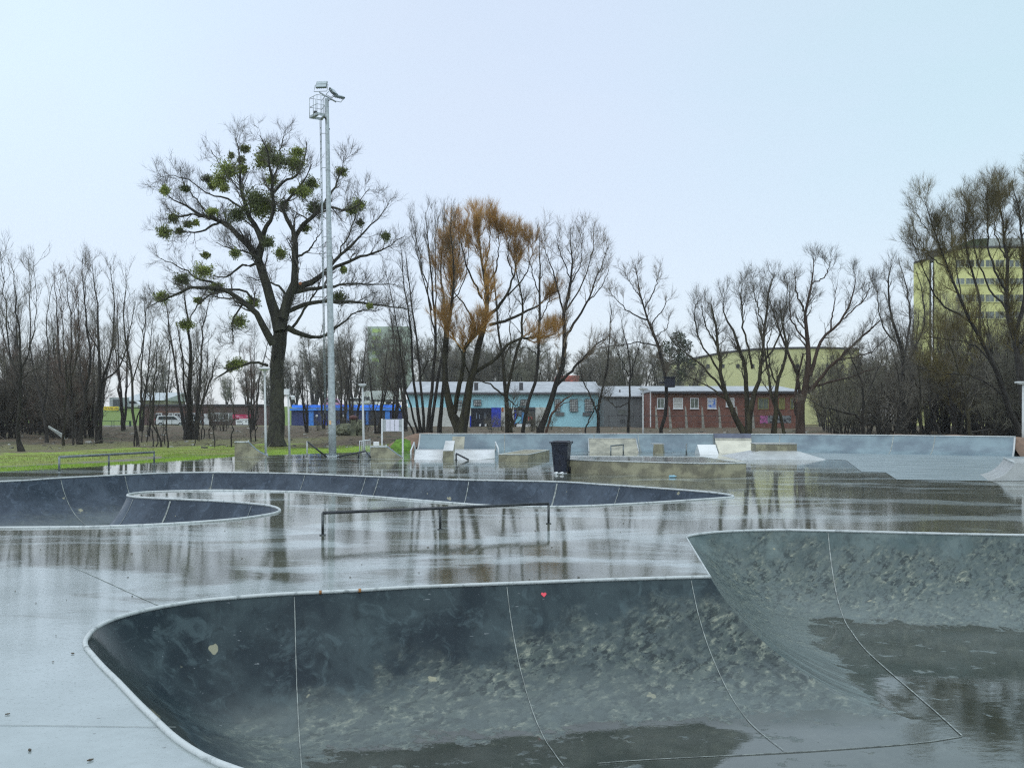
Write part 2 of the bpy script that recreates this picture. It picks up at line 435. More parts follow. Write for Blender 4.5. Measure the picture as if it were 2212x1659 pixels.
# ---------------------------------------------------------------- bowls
class Bowl:
    def __init__(s, groups, depth, width, sharp=None, k=.0):
        """groups: open polylines (Nx2) that together run round the lip; sharp=(i,j): outward corner between them"""
        s.groups = [np.array(g, float)[:, :2] for g in groups]
        loop = []
        for g in s.groups:
            loop += [tuple(p) for p in g]
        out = []
        for p in loop:
            if not out or (abs(p[0] - out[-1][0]) + abs(p[1] - out[-1][1])) > .015:
                out.append(p)
        if abs(out[0][0] - out[-1][0]) + abs(out[0][1] - out[-1][1]) < .015:
            out.pop()
        s.loop = np.array(out)
        a = s.loop; b = np.roll(a, -1, 0)
        s.ccw = (a[:, 0] * b[:, 1] - b[:, 0] * a[:, 1]).sum() > 0
        s.depth, s.width, s.k, s.sharp = depth, width, k, sharp
        th = 2 * math.atan(depth / width)
        s.R = width / math.sin(th)
    def dist(s, pts):
        ds = [seg_dist(g, pts) for g in s.groups]
        if s.sharp:
            i, j = s.sharp
            c = s.groups[i][-1]
            ti = s.groups[i][-1] - s.groups[i][-3]; ti /= np.linalg.norm(ti)
            tj = s.groups[j][1] - s.groups[j][0]; tj /= np.linalg.norm(tj)
            sg = 1 if s.ccw else -1
            ni = np.array([-ti[1], ti[0]]) * sg; nj = np.array([-tj[1], tj[0]]) * sg
            q = pts - c
            wedge = ((q @ ti) > 0) & ((q @ tj) < 0)
            ch = np.maximum(q @ ni, q @ nj)
            m = wedge & (np.minimum(ds[i], ds[j]) >= np.linalg.norm(q, axis=1) - 1e-6)
            ds[i] = np.where(m, ch, ds[i]); ds[j] = np.where(m, ch, ds[j])
        if len(ds) == 1:
            return ds[0]
        if s.k <= 0:
            return np.min(ds, axis=0)
        if s.sharp:          # the outward corner stays crisp, every inward one is rounded
            i, j = s.sharp
            ds = [np.minimum(ds[i], ds[j])] + [e for q_, e in enumerate(ds) if q_ not in (i, j)]
        d = ds[0]
        for e in ds[1:]:
            h = np.maximum(s.k - np.abs(d - e), 0) / s.k
            d = np.minimum(d, e) - h * h * s.k * .25
        return np.maximum(d, 0)
    def z(s, d):
        u = np.clip(s.width - d, 0, s.width)
        return -s.depth + s.R - np.sqrt(s.R ** 2 - u ** 2)
    def zat(s, p):
        p = np.array([p[:2]])
        return float(s.z(s.dist(p))[0])
    def normal_in(s, i):
        a = s.loop; n = len(a)
        t_ = a[(i + 1) % n] - a[i - 1]; t_ = t_ / np.linalg.norm(t_)
        v = np.array([-t_[1], t_[0]])
        return v if s.ccw else -v
    def mesh(s, name, grid, offs, material, parent, extra=None):
        L = s.loop; n = len(L)
        lo, hi = L.min(0), L.max(0)
        gx, gy = np.meshgrid(np.arange(lo[0], hi[0], grid), np.arange(lo[1], hi[1], grid))
        gx = gx + (np.arange(gx.shape[0]) % 2)[:, None] * grid / 2
        g = np.stack([gx.ravel(), gy.ravel()], 1)
        g = g[inside_poly(L, g)]
        g = g[s.dist(g) > .12]
        rings = []
        nrm = np.array([s.normal_in(i) for i in range(n)])
        for o in offs:
            c = L + nrm * o
            ok = inside_poly(L, c)
            d = s.dist(c)
            rings.append(c[ok & (np.abs(d - o) < .12 * o)])
        pts = np.vstack([L] + rings + [g] + ([extra] if extra is not None else []))
        vs = [Vector((float(a), float(b))) for a, b in pts]
        ed = [(i, (i + 1) % n) for i in range(n)]
        r = delaunay_2d_cdt(vs, ed, [], 0, 1e-5)
        v2 = np.array([(v.x, v.y) for v in r[0]])
        fc = np.array([f for f in r[2] if len(f) == 3])
        cen = v2[fc].mean(1)
        fc = fc[inside_poly(L, cen)]
        d = s.dist(v2)
        onl = seg_dist(np.vstack([L, L[:1]]), v2) < 1e-4
        z = np.where(onl, 0.0, s.z(d))
        me = bpy.data.meshes.new(name)
        me.from_pydata([(float(a), float(b), float(c)) for (a, b), c in zip(v2, z)], [], fc.tolist())
        me.update()
        bm = bmesh.new(); bm.from_mesh(me)
        bmesh.ops.delete(bm, geom=[v for v in bm.verts if not v.link_faces], context='VERTS')
        for f in bm.faces:
            if f.normal.z < 0: f.normal_flip()
        bm.to_mesh(me); bm.free()
        o_ = link_mesh(name, me, material, parent, smooth=True)
        me.set_sharp_from_angle(angle=math.radians(24))
        return o_
    def seam(s, start, parent, length=2.6, width=.022, end=None):
        """pale joint line that runs down the wall from a lip point"""
        i = int(np.argmin(np.linalg.norm(s.loop - np.array(start[:2]), axis=1)))
        p0 = s.loop[i]; nv = s.normal_in(i)
        tv = np.array([-nv[1], nv[0]])
        us = np.concatenate([np.linspace(.015, s.width, 26), np.linspace(s.width + .1, length, 6)]) if length > s.width else np.linspace(.015, length, 22)
        c = p0 + nv * us[:, None]
        jit = np.cumsum(RNG.normal(0, .0010, len(us)))
        c = c + tv * jit[:, None]
        if end is not None:
            e_ = np.array(end[:2]); L0 = np.linalg.norm(e_ - c[-1]); q_ = np.vstack([c[::5], c[-1] + nv * L0 * .30, e_ - (e_ - c[-1]) * .25 + nv * L0 * .06, e_]); c = catmull(q_, 60)
        c = c[inside_poly(s.loop, c)]
        zz = s.z(s.dist(c))
        b = MB()
        up = .006
        L_ = []; R_ = []
        for k in range(len(c)):
            wv = width * (.8 + .4 * RNG.random())
            zn = zz[k] + up
            L_.append(b.bm.verts.new((c[k][0] - tv[0] * wv / 2 - 0 * nv[0], c[k][1] - tv[1] * wv / 2, zn)))
            R_.append(b.bm.verts.new((c[k][0] + tv[0] * wv / 2, c[k][1] + tv[1] * wv / 2, zn)))
        # push away from the wall along its normal
        for k in range(len(c)):
            k2 = min(k + 1, len(c) - 1); k1 = max(k - 1, 0)
            ds_ = np.linalg.norm(c[k2] - c[k1]) + 1e-9
            sl_ = (zz[k2] - zz[k1]) / ds_
            nn = Vector((-sl_ * nv[0], -sl_ * nv[1], 1)).normalized() * .008
            for v in (L_[k], R_[k]):
                v.co.x += nn.x; v.co.y += nn.y; v.co.z += nn.z - up
        for k in range(len(c) - 1):
            f = b.bm.faces.new((L_[k], R_[k], R_[k + 1], L_[k + 1])); f.normal_update()
            if f.normal.z < 0: f.normal_flip()
        return b.build('joint', M_JOINT, parent)

def gl(px, m=None):
    pts = [tuple(G(*p))[:2] for p in px]
    return pts

left_edge = [(1.5, 4.22), (.2, 4.28)] + gl([(640, 1701), (560, 1681), (495, 1660), (449, 1641), (411, 1619.5), (373, 1592), (339, 1560), (296, 1518), (254, 1473.5), (220, 1440), (187, 1402)])
near_lip = gl([(187, 1402), (184, 1390), (190, 1376), (208, 1358), (251, 1337), (326, 1317), (419, 1301), (512, 1292), (605, 1285), (750, 1278), (885, 1270), (1090, 1262), (1300, 1254), (1535, 1247)])
side_edge = gl([(1535, 1247), (1483, 1161)])
back_lip = gl([(1483, 1161), (1492, 1158), (1515, 1154), (1570, 1149), (1680, 1146), (1800, 1148), (2212, 1157)]) + [(12, 13.55), (16, 13.3)]
east = [(16, 13.3), (17.6, 12), (18, 8), (17.6, 5.4), (16, 4.3), (9, 4.1), (4, 4.12), (1.5, 4.22)]
def sm(l, m): return [tuple(p) for p in catmull(l, m)]
B1 = Bowl([sm(left_edge, 40), sm(near_lip, 130), sm(side_edge, 24), sm(back_lip, 110), sm(east, 90)], 1.09, 1.86, sharp=(1, 2), k=.5)
far_lip = [(-18, 17), (-18.6, 20), (-17.3, 23.6)] + gl([(0, 1040.5), (130, 1033), (300, 1024.5), (380, 1021.8), (460, 1021), (620, 1023), (800, 1030), (1000, 1037), (1200, 1041), (1300, 1047), (1400, 1053.5), (1500, 1061), (1560, 1067), (1580, 1070.5)])
mid_lip = gl([(1580, 1070.5), (1584, 1072.5), (1575, 1075), (1500, 1080.5), (1400, 1087), (1260, 1094), (1150, 1095.5), (1050, 1092.5), (950, 1085), (800, 1073), (720, 1067.3), (640, 1063), (500, 1060), (430, 1060.3), (330, 1062.8), (290, 1066), (276, 1069)])
pen_lip = gl([(276, 1069), (277, 1072), (300, 1075), (360, 1078), (480, 1083.5), (560, 1090), (592, 1095.5), (603, 1100)])
nr_lip = gl([(603, 1100), (603, 1105), (580, 1112), (500, 1123), (350, 1133.5), (200, 1139), (100, 1140.3), (0, 1141)]) + [(-11, 14.6), (-15.5, 15), (-18, 17)]
B2 = Bowl([sm(far_lip, 150), sm(mid_lip, 130), sm(pen_lip, 60), sm(nr_lip, 110)], 1.3, 1.85)

fb = thing('skate_bowl', (2, 7, -1.09), 'large bowl of dark mottled concrete nearest the viewer with a red sticker under its lip', 'skate bowl')
cr = np.array(side_edge[0]); ti = B1.groups[1][-1] - B1.groups[1][-3]; ti /= np.linalg.norm(ti)
tj = B1.groups[2][1] - B1.groups[2][0]; tj /= np.linalg.norm(tj)
bis = ti - tj; bis /= np.linalg.norm(bis)
ridge = cr + bis * np.linspace(.05, 2.6, 60)[:, None]
OFFS = [.02, .05, .09, .14, .2, .28, .38, .5, .64, .8, 1.0, 1.2, 1.45, 1.7]
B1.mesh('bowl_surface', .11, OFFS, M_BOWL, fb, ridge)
for px, en in (((630, 1284), None), ((1090, 1262), None), ((1487, 1248.8), None)):
    B1.seam(G(*px), fb, 2.3 if en is None else 1.7, .008, en)
for px, en in (((1798, 1148), G(2078, 1588, -1.085)), ((2205, 1157), None)):
    B1.seam(G(*px), fb, 1.9 if en is not None else 3.6, .014, en)
fl_s = catmull([tuple(G(x_, y_, -1.085)) for x_, y_ in ((1290, 1648), (1400, 1640), (1742, 1622), (1980, 1604), (2078, 1590))], 40)
b = MB(); b.tube([V_ for V_ in (Vector(q_) for q_ in fl_s)], .004, 5); b.build('floor_joint', M_JOINT, fb)
for st in ((-2.35, 5.9),):
    pass
bb = thing('skate_bowl', (-4, 20, -1.3), 'dark blue grey bowl winding round a tongue of wet deck behind the flat rail', 'skate bowl')
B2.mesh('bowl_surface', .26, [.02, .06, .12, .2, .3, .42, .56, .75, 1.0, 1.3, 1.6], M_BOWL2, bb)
for px, wd in (((122, 1033.4), .03), ((265, 1026), .03), ((466, 1021), .05), ((655, 1024), .03), ((785, 1029.5), .03), ((812, 1030.5), .04), ((1010, 1037), .04), ((1205, 1041.5), .07), ((1340, 1049.7), .03)):
    B2.seam(G(*px), bb, 1.8, wd * .65)
for px, wd in (((372, 1078.5), .06), ((545, 1088.5), .02), ((290, 1074), .02)):
    B2.seam(G(*px), bb, 1.8, wd * .65)

def coping(pts, r, parent, dz=.008, mtl=None, gap=True):
    b = MB()
    b.tube([(p[0], p[1], dz) for p in pts], r, 10)
    return b.build('coping', mtl or M_COPING, parent)
coping(B1.groups[0], .020, fb); coping(B1.groups[1], .020, fb); coping(B1.groups[3], .021, fb)
coping(B1.groups[2], .012, fb, .0)
for g in B2.groups:
    coping(g, .026, bb, .006)
for px in ((692, 1281.0), (777, 1277.0)):
    b = MB(); p = G(*px); b.tube([p + Vector((-.012, -.003, .009)), p + Vector((.012, .003, .009))], .0212, 10)
    b.build('coping_rust', M_RUST, fb)
# end cap of the coping at the corner
# heart sticker on the near wall
pl = G(1168, 1259.5); i0 = int(np.argmin(np.linalg.norm(B1.loop - np.array(pl[:2]), axis=1)))
nv = B1.normal_in(i0); dd = .05
c2 = B1.loop[i0] + nv * .068
zc = float(B1.z(B1.dist(np.array([c2])))[0])
c3 = B1.loop[i0] + nv * .05; z3 = float(B1.z(B1.dist(np.array([c3])))[0])
dn = Vector((c2[0] - c3[0], c2[1] - c3[1], zc - z3)).normalized()
rt = Vector((-nv[1], nv[0], 0)); rt = rt if rt.x > 0 else -rt
nn = rt.cross(-dn).normalized()
if nn.y > 0: nn = -nn
ctr = Vector((c2[0], c2[1], zc)) + nn * .006
hp = []
for k in range(28):
    a = 2 * math.pi * k / 28
    hx = 16 * math.sin(a) ** 3; hy = 13 * math.cos(a) - 5 * math.cos(2 * a) - 2 * math.cos(3 * a) - math.cos(4 * a)
    hp.append(ctr + (rt * hx * 1.0 - dn * hy) * .0019)
b = MB(); b.prism(hp, -nn * .003)
tag(b.build('heart_sticker', M_RED), 'small red heart shaped sticker just under the coping of the nearest bowl', 'sticker')

# ---------------------------------------------------------------- deck
grass_edge = [(-300, 1042), (0, 1018), (200, 1007), (400, 994), (505, 985.5), (640, 981), (780, 976), (880, 973.5)]
deck_poly = [(-24, -10), (-24, 12), (-21, 20)] + gl(grass_edge) + [(-4.9, 48.6), (11.8, 48.2), (17.5, 45.6), (23, 42.2), (26, 37), (40, 34), (44, -10)]
deck_np = np.array(deck_poly)
def flat_poly(name, outer, holes, z, material):
    loops = [[Vector((p[0], p[1], z)) for p in outer]] + [[Vector((p[0], p[1], z)) for p in h] for h in holes]
    tr = tessellate_polygon(loops)
    vs = [v for l in loops for v in l]
    me = bpy.data.meshes.new(name)
    me.from_pydata([tuple(v) for v in vs], [], [tuple(t_) for t_ in tr]); me.update()
    bm = bmesh.new(); bm.from_mesh(me)
    for f in bm.faces:
        if f.normal.z < 0: f.normal_flip()
    bm.to_mesh(me); bm.free()
    return link_mesh(name, me, material)
tag(flat_poly('skatepark_deck', deck_poly, [B1.loop, B2.loop], 0.0, M_DECK), kind='structure')

def deck_strip(name, px, w_, z):
    pts = [G(*q) for q in px]
    d_ = (pts[-1] - pts[0]).normalized(); s_ = Vector((-d_.y, d_.x, 0)) * w_ / 2
    b = MB()
    L_ = [b.bm.verts.new(p - s_ + Vector((0, 0, z))) for p in pts]; R_ = [b.bm.verts.new(p + s_ + Vector((0, 0, z))) for p in pts]
    for k in range(len(pts) - 1):
        f = b.bm.faces.new((L_[k], L_[k + 1], R_[k + 1], R_[k])); f.normal_update()
        if f.normal.z < 0: f.normal_flip()
    return tag(b.build(name, M_JOINT), kind='structure')
deck_strip('deck_joint', [(157, 1224), (351, 1312)], .012, .004)
deck_strip('deck_joint', [(358, 1000.5), (800, 1008)], .035, .004)
deck_strip('deck_joint', [(-40, 1566), (380, 1571)], .006, .004)

# ---------------------------------------------------------------- terrain
TY = [-60, 45, 60, 100, 135, 160, 180, 215, 240, 3000]
TZ = [-.03, -.03, .10, .36, .28, -.1, 0., 3.6, 4.0, 4.0]
def poly_dist(pts):
    return seg_dist(np.vstack([deck_np, deck_np[:1]]), pts)
def terrain_z(x, y):
    x = np.asarray(x, float); y = np.asarray(y, float)
    z = np.interp(y, TY, TZ)
    # nothing rises beyond the brick building on the right
    k = np.clip((x - 30) / 40, 0, 1)
    z = z * (1 - k) + np.minimum(z, .4) * k
    am = np.clip((y - 30) / 30, .15, 1) * np.clip((400 - y) / 300, 0, 1)
    z = z + am * (.07 * np.sin(x * .7 + 1.3 * np.sin(y * .31)) * np.cos(y * .53 + x * .2) + .05 * np.sin(x * 1.9 + y * 1.1) * np.sin(y * 1.7 - x * .6))
    return z
def tz(x, y): return float(terrain_z([x], [y])[0])
xs = np.concatenate([[-2500, -900, -400, -200], np.arange(-120, -34, 4), np.arange(-34, 48, .8), np.arange(48, 120, 4), [150, 250, 500, 1200, 2500]])
ys = np.concatenate([[-60, -30, -15], np.arange(-10, 22, 2.), np.arange(22, 75, .6), np.arange(75, 245, 2.5), [260, 300, 400, 700, 1500, 3000]])
X, Y = np.meshgrid(xs, ys)
pts = np.stack([X.ravel(), Y.ravel()], 1)
Z = terrain_z(pts[:, 0], pts[:, 1])
ins = inside_poly(deck_np, pts); dd = poly_dist(pts)
sd = np.where(ins, -dd, dd)
Z = np.where(sd > 0, Z * np.clip(sd / 2, 0, 1) + (.02 * np.clip(sd / .5, 0, 1)), Z)
Z = np.where(ins, -.02 - 2.6 * np.clip((dd - .9) / 1.2, 0, 1), Z)
nx = len(xs); ny = len(ys)
idx = np.arange(nx * ny).reshape(ny, nx)
quads = np.stack([idx[:-1, :-1].ravel(), idx[:-1, 1:].ravel(), idx[1:, 1:].ravel(), idx[1:, :-1].ravel()], 1)
me = bpy.data.meshes.new('ground')
me.from_pydata(np.column_stack([pts, Z]).tolist(), [], quads.tolist()); me.update()
at = me.attributes.new('edge_distance', 'FLOAT', 'POINT')
at.data.foreach_set('value', sd.astype(np.float32))
m, t = newmat('ground')
av = t.add('ShaderNodeAttribute', attribute_name='edge_distance').outputs['Fac']
pos = t.add('ShaderNodeNewGeometry').outputs['Position']
sp = t.add('ShaderNodeSeparateXYZ'); t.put(sp.inputs[0], pos)
n1 = t.noise(t.mapping(pos, (.6, 1, 1)), .55, 6, .65)
n2 = t.noise(pos, 3.2, 6, .7)
n3 = t.noise(pos, 11, 5, .7)
dj = t.math('ADD', av, t.rng(n1, .25, .75, -2.2, 2.2, False))
leafm = t.mix(t.rng(n2, .3, .7), (.055, .040, .021), (.155, .112, .062))
leafm = t.mix(t.rng(n3, .55, .7, 0, .6), leafm, (.20, .16, .12))
leafm = t.mix(t.rng(t.noise(pos, .22, 4, .6), .52, .66, 0, .75), leafm, (.062, .072, .024))
green = t.mix(t.rng(n2, .3, .7), (.20, .32, .028), (.35, .47, .055))
olive = t.mix(t.rng(n2, .3, .7), (.19, .23, .035), (.30, .31, .07))
mud = t.mix(t.rng(n2, .3, .7), (.17, .15, .12), (.27, .245, .20))
c = t.mix(t.rng(dj, 1.0, 1.9), green, mud)
c = t.mix(t.rng(dj, 2.6, 3.2), c, t.mix(t.rng(n2, .56, .66), t.mix(t.rng(n1, .42, .58), green, olive), mud))
c = t.mix(t.rng(dj, 11.5, 12.6), c, t.mix(t.rng(n2, .3, .7), (.15, .12, .075), (.22, .175, .11)))
c = t.mix(t.rng(dj, 12.8, 14), c, t.mix(t.rng(n3, .35, .65), (.105, .110, .038), (.245, .23, .09)))
c = t.mix(t.rng(dj, 17, 24), c, leafm)
rightm = t.rng(sp.outputs[0], -14, -11)
nearg = t.mix(t.rng(dj, 4.0, 6.0), green, leafm)
c = t.mix(rightm, c, nearg)
farg = t.mix(t.rng(n2, .3, .7), (.10, .17, .025), (.19, .26, .045))
c = t.mix(t.math('MULTIPLY', t.rng(sp.outputs[1], 160, 172), t.rng(sp.outputs[0], 10, -20)), c, farg)
c = t.mix(t.math('MULTIPLY', t.rng(sp.outputs[1], 120, 128), t.rng(sp.outputs[1], 165, 150)), c, t.mix(t.rng(n1, .3, .7), (.13, .12, .06), (.16, .17, .05)))
t.out(c, .85, 0, t.bump(t.math('ADD', n3, t.math('MULTIPLY', n2, 2.)), .9, .08))
tag(link_mesh('ground', me, m, None, True), kind='structure')
# ---------------------------------------------------------------- the long quarter pipe at the far side
PATH = catmull([(-4.72, 47.2), (4, 47.15), (11.5, 46.6), (16.8, 44.4), (22.3, 41.0)], 121)
PS = np.concatenate([[0], np.cumsum(np.linalg.norm(np.diff(PATH, axis=0), axis=1))])
LEN = float(PS[-1])
def path_at(s_):
    k = max(0., min(LEN, s_))
    i = min(len(PS) - 2, max(0, int(np.searchsorted(PS, k, side='right')) - 1))
    a, b_ = PATH[i], PATH[i + 1]
    tg = Vector((b_[0] - a[0], b_[1] - a[1], 0)).normalized()
    p = Vector((a[0], a[1], 0)) + tg * (s_ - PS[i])
    return p, tg, Vector((tg.y, -tg.x, 0))
RH, RW = .835, 1.7
th = 2 * math.atan(RH / RW); RR = RW / math.sin(th)
def rz(d):
    u = max(0, RW - d)
    return RR - math.sqrt(RR * RR - u * u)
prof = [(d, rz(d)) for d in np.linspace(0, RW, 16)]
def ramp_pt(s_, d, z):
    p, tg, nc = path_at(s_)
    return p + nc * d + Vector((0, 0, z))
qp = thing('quarter_pipe', tuple(path_at(LEN / 2)[0]), 'very long curved concrete ramp with pale coping running along the far side of the park', 'skate ramp')
sec = prof + [(RW, -.05), (-.25, -.05), (-.25, RH - .004), (-.02, RH - .004)]
bm = bmesh.new()
NSEC = 64
rws = [[bm.verts.new(ramp_pt(LEN * i / NSEC, d, z)) for d, z in sec] for i in range(NSEC + 1)]
for r0, r1 in zip(rws, rws[1:]):
    for j in range(len(sec)):
        j2 = (j + 1) % len(sec)
        f = bm.faces.new((r0[j], r1[j], r1[j2], r0[j2])); f.smooth = j < len(prof) - 1
bm.faces.new(rws[0]); bm.faces.new(rws[-1][::-1])
bmesh.ops.recalc_face_normals(bm, faces=bm.faces)
me = bpy.data.meshes.new('ramp_surface'); bm.to_mesh(me); bm.free()
o = link_mesh('ramp_surface', me, M_RAMP, qp)
me.set_sharp_from_angle(angle=math.radians(30))
b = MB(); b.tube([ramp_pt(LEN * i / 40, 0, RH + .012) for i in range(41)], .03, 8); b.build('coping', M_COPING, qp)
def edge_strip(s_, name, mtl, w_, d0=0., d1=RW, off=.006, proud=.0):
    b = MB(); ds = np.linspace(d0, d1, 14); A = []; B = []; ncam = path_at(s_)[2]
    for d in ds:
        sl = math.atan2(max(0, RW - d), math.sqrt(RR ** 2 - max(0, RW - d) ** 2))
        nrm = ncam * math.sin(sl) + Vector((0, 0, math.cos(sl)))
        A.append(b.bm.verts.new(ramp_pt(s_ - w_ / 2, d, rz(d)) + nrm * off)); B.append(b.bm.verts.new(ramp_pt(s_ + w_ / 2, d, rz(d)) + nrm * off))
    for k in range(13):
        f = b.bm.faces.new((A[k], B[k], B[k + 1], A[k + 1])); f.normal_update()
        if f.normal.dot(ncam) < 0: f.normal_flip()
    return b.build(name, mtl, qp)
def s_at(px):
    # lip parameter for a picture column
    return float(np.interp((px - CX) / F, PATH[:, 0] / PATH[:, 1], PS))
edge_strip(.03, 'edge_strip', M_LIGHTC, .07, 0, RW * .98, .012)
edge_strip(LEN - .03, 'edge_strip', M_LIGHTC, .07, 0, RW * .98, .012)
for px in (1090, 1283, 1378, 1540.5, 1622, 1685, 1930, 2020):
    edge_strip(s_at(px), 'joint', M_JOINT, .045)
# tan repair patch
b = MB()
s0 = s_at(991)
for wv, d0, d1 in ((.62, .10, 1.72),):
    edge_strip(s0, 'repair_patch', M_TANC, wv, d0, d1, .009)

# earth bank behind the ramp
bank = MB()
nS = 60
prev = None
M_EARTH = mat('bare_earth', (.26, .165, .11), .9, .3, 1.6, (.15, .105, .075), .8, 9)
rows = []
for i in range(nS + 1):
    s_ = -2.6 + (LEN + 7.0) * i / nS
    k = max(0., min(1., (s_ + 1.9) / 1.9)) ** .55 * 1.08
    if s_ > LEN: k = max(0, 1 - (s_ - LEN) / 6.)
    row = []
    front = -.28 if 0 < s_ < LEN else (.9 if s_ <= 0 else .9)
    for j, (d, h) in enumerate(((front + .0, 0. if s_ <= 0 or s_ > LEN else .76), (-.35, .78), (-.9, .81), (-1.8, .8), (-3.0, .45), (-4.6, .12), (-6.5, -.1))):
        if s_ <= 0 or s_ > LEN: d = (.9, .3, -.6, -1.6, -2.8, -4.4, -6.5)[j]; h = (0, .55, .86, .8, .45, .12, -.1)[j]
        row.append(bank.bm.verts.new(ramp_pt(s_, d, h * k - .02 + RNG.normal(0, .018))))
    rows.append(row)
for i in range(nS):
    for j in range(6):
        bank.bm.faces.new((rows[i][j], rows[i + 1][j], rows[i + 1][j + 1], rows[i][j + 1]))
bmesh.ops.recalc_face_normals(bank.bm, faces=bank.bm.faces)
tag(bank.build('earth_bank', M_EARTH, None, True), kind='structure')
# grassy heap left of the ramp
b = MB()
p = G(878, 975)
bmesh.ops.create_uvsphere(b.bm, u_segments=28, v_segments=14, radius=1, matrix=Matrix.Translation((p.x - .28, p.y + 1.0, -.05)) @ Matrix.Diagonal((.75, 1.0, .62, 1)))
for v in b.bm.verts: v.co += Vector(RNG.normal(0, .03, 3))
M_GRASSY = mat('grassy_turf', (.15, .30, .035), .9, .35, 4, (.085, .17, .02), .9, 30)
tag(b.build('grassy_heap', M_GRASSY, None, True), 'small earth heap grown over with bright grass left of the long ramp', 'mound')

# pale lower floor in front of the ramp
ap = [(1751, 992), (1828, 994.3), (1861, 1019), (1913, 1020.5), (1937, 1036), (2127, 1038.6)]
pts_ = [Vector((p.x, p.y, .006)) for p in [G(*q) for q in ap]]
e1 = ramp_pt(LEN + 2.5, RW - .12, .05); e1b = Vector((e1.x + 1.0, pts_[-1].y, .006)); e0 = ramp_pt(s_at(1740), RW - .12, .02)
fl_ = pts_ + [e1b, e1, e0]
me = bpy.data.meshes.new('lower_skate_floor')
me.from_pydata([tuple(v) for v in fl_], [], [tuple(t_) for t_ in tessellate_polygon([[Vector((v.x, v.y, 0)) for v in fl_]])]); me.update()
bm = bmesh.new(); bm.from_mesh(me)
for f in bm.faces:
    if f.normal.z < 0: f.normal_flip()
bm.to_mesh(me); bm.free()
tag(link_mesh('lower_skate_floor', me, M_APRON), kind='structure')

# ramp cut off by the right edge
tip = G(2127, 1038.6)
q2 = thing('quarter_pipe', tip, 'short pale ramp curving up beside the long one and cut off by the right edge', 'skate ramp')
b = MB()
W2, H2 = .86, .49
R2 = (W2 ** 2 + H2 ** 2) / (2 * H2)
cv = [(u, R2 - math.sqrt(R2 ** 2 - u ** 2)) for u in np.linspace(0, W2, 16)]
vx = Vector((1, .05, 0)).normalized(); vy = Vector((-.42, -1, 0)).normalized()
b.prism([tip + vx * u + Vector((0, 0, z)) for u, z in cv] + [tip + vx * (W2 + 2.6) + Vector((0, 0, H2)), tip + vx * (W2 + 2.6)], -vy * 3)
b.build('ramp_surface', M_LIGHTC, q2)
b = MB(); b.tube([tip + vx * (W2) + Vector((0, 0, H2 + .01)) - vy * .0, tip + vx * W2 + Vector((0, 0, H2 + .01)) - vy * 3], .03, 8); b.build('coping', M_COPING, q2)

# ---------------------------------------------------------------- ledges, boxes, banks
def up(p, z): return Vector((p[0], p[1], z))
# big ledge
lg = [G(1225, 1021), G(1518, 1031), G(1612, 1030)]
dirb = Vector((-.35, 1, 0)).normalized()
lz = .405
bk = [P(1516, 986.8, F * (EYE - lz) / (986.8 - HY)), P(1227, 985.5, F * (EYE - lz) / (985.5 - HY))]
poly = [up(p, 0) for p in lg] + [up(bk[0], 0), up(bk[1], 0)]
t_ = thing('grind_ledge', tuple(lg[1]), 'large low concrete block with steel edges right of the dark bin', 'skate ledge')
b = MB(); b.prism(poly, (0, 0, lz)); b.build('block', M_GREYC, t_)
M_WETTOP = mat('wet_slab', (.23, .24, .22), .10, .2, 1.2, (.15, .16, .14), .12, 5)
inner = [Vector((p.x, p.y, lz + .003)) for p in poly]
cc = sum(inner, Vector()) / 5
b = MB(); b.face([cc + (p - cc) * .97 for p in inner]); b.build('wet_top', M_WETTOP, t_)
b = MB()
for i in range(5):
    a_, c_ = inner[i], inner[(i + 1) % 5]
    b.tube([a_ + Vector((0, 0, -.008)), c_ + Vector((0, 0, -.008))], .022, 6)
b.build('steel_edge', M_COPING, t_)
b = MB()
sp_ = G(1518, 1031)
# litter by the bin
M_PAPER = mat('white_plastic', (.75, .78, .78), .4, .1, 20)
M_BLUEP = mat('pale_blue_plastic', (.30, .55, .66), .35, .2, 20)
for px, lab in (((1202, 1024.5), 'crumpled white scrap lying at the foot of the dark bin'), ((1213.5, 1025), 'crumpled white scrap lying at the corner of the large concrete ledge')):
    b = MB(); b.ball(G(*px) + Vector((0, 0, .04)), .055, 2, (1.2, .9, .75))
    for v in b.bm.verts: v.co += Vector(RNG.normal(0, .008, 3))
    tag(b.build('litter', M_PAPER), lab, 'litter')
b = MB(); p = G(1453, 1031.5)
b.tube([p + Vector((-.1, 0, .035)), p + Vector((.05, .03, .035)), p + Vector((.09, .035, .035)), p + Vector((.12, .04, .035))], [.034, .034, .016, .014], 10)
tag(b.build('plastic_bottle', M_BLUEP), 'flattened pale blue plastic bottle lying in front of the large concrete ledge', 'bottle')

# manual pad left of bin
A_, B_, C_ = G(1077, 996.5), G(1140, 997), G(1187, 985)
hp_ = .27
poly = [up(A_, 0), up(B_, 0), up(C_, 0), up(C_ + (A_ - B_) * .98, 0)]
t_ = thing('manual_pad', tuple(A_), 'low square concrete platform left of the dark bin', 'skate ledge')
b = MB(); b.prism(poly, (0, 0, hp_)); b.build('block', M_GREYC, t_)
b = MB(); tp = [Vector((p.x, p.y, hp_)) for p in poly]
for i in range(4): b.tube([tp[i], tp[(i + 1) % 4]], .02, 6)
b.build('steel_edge', M_COPING, t_)

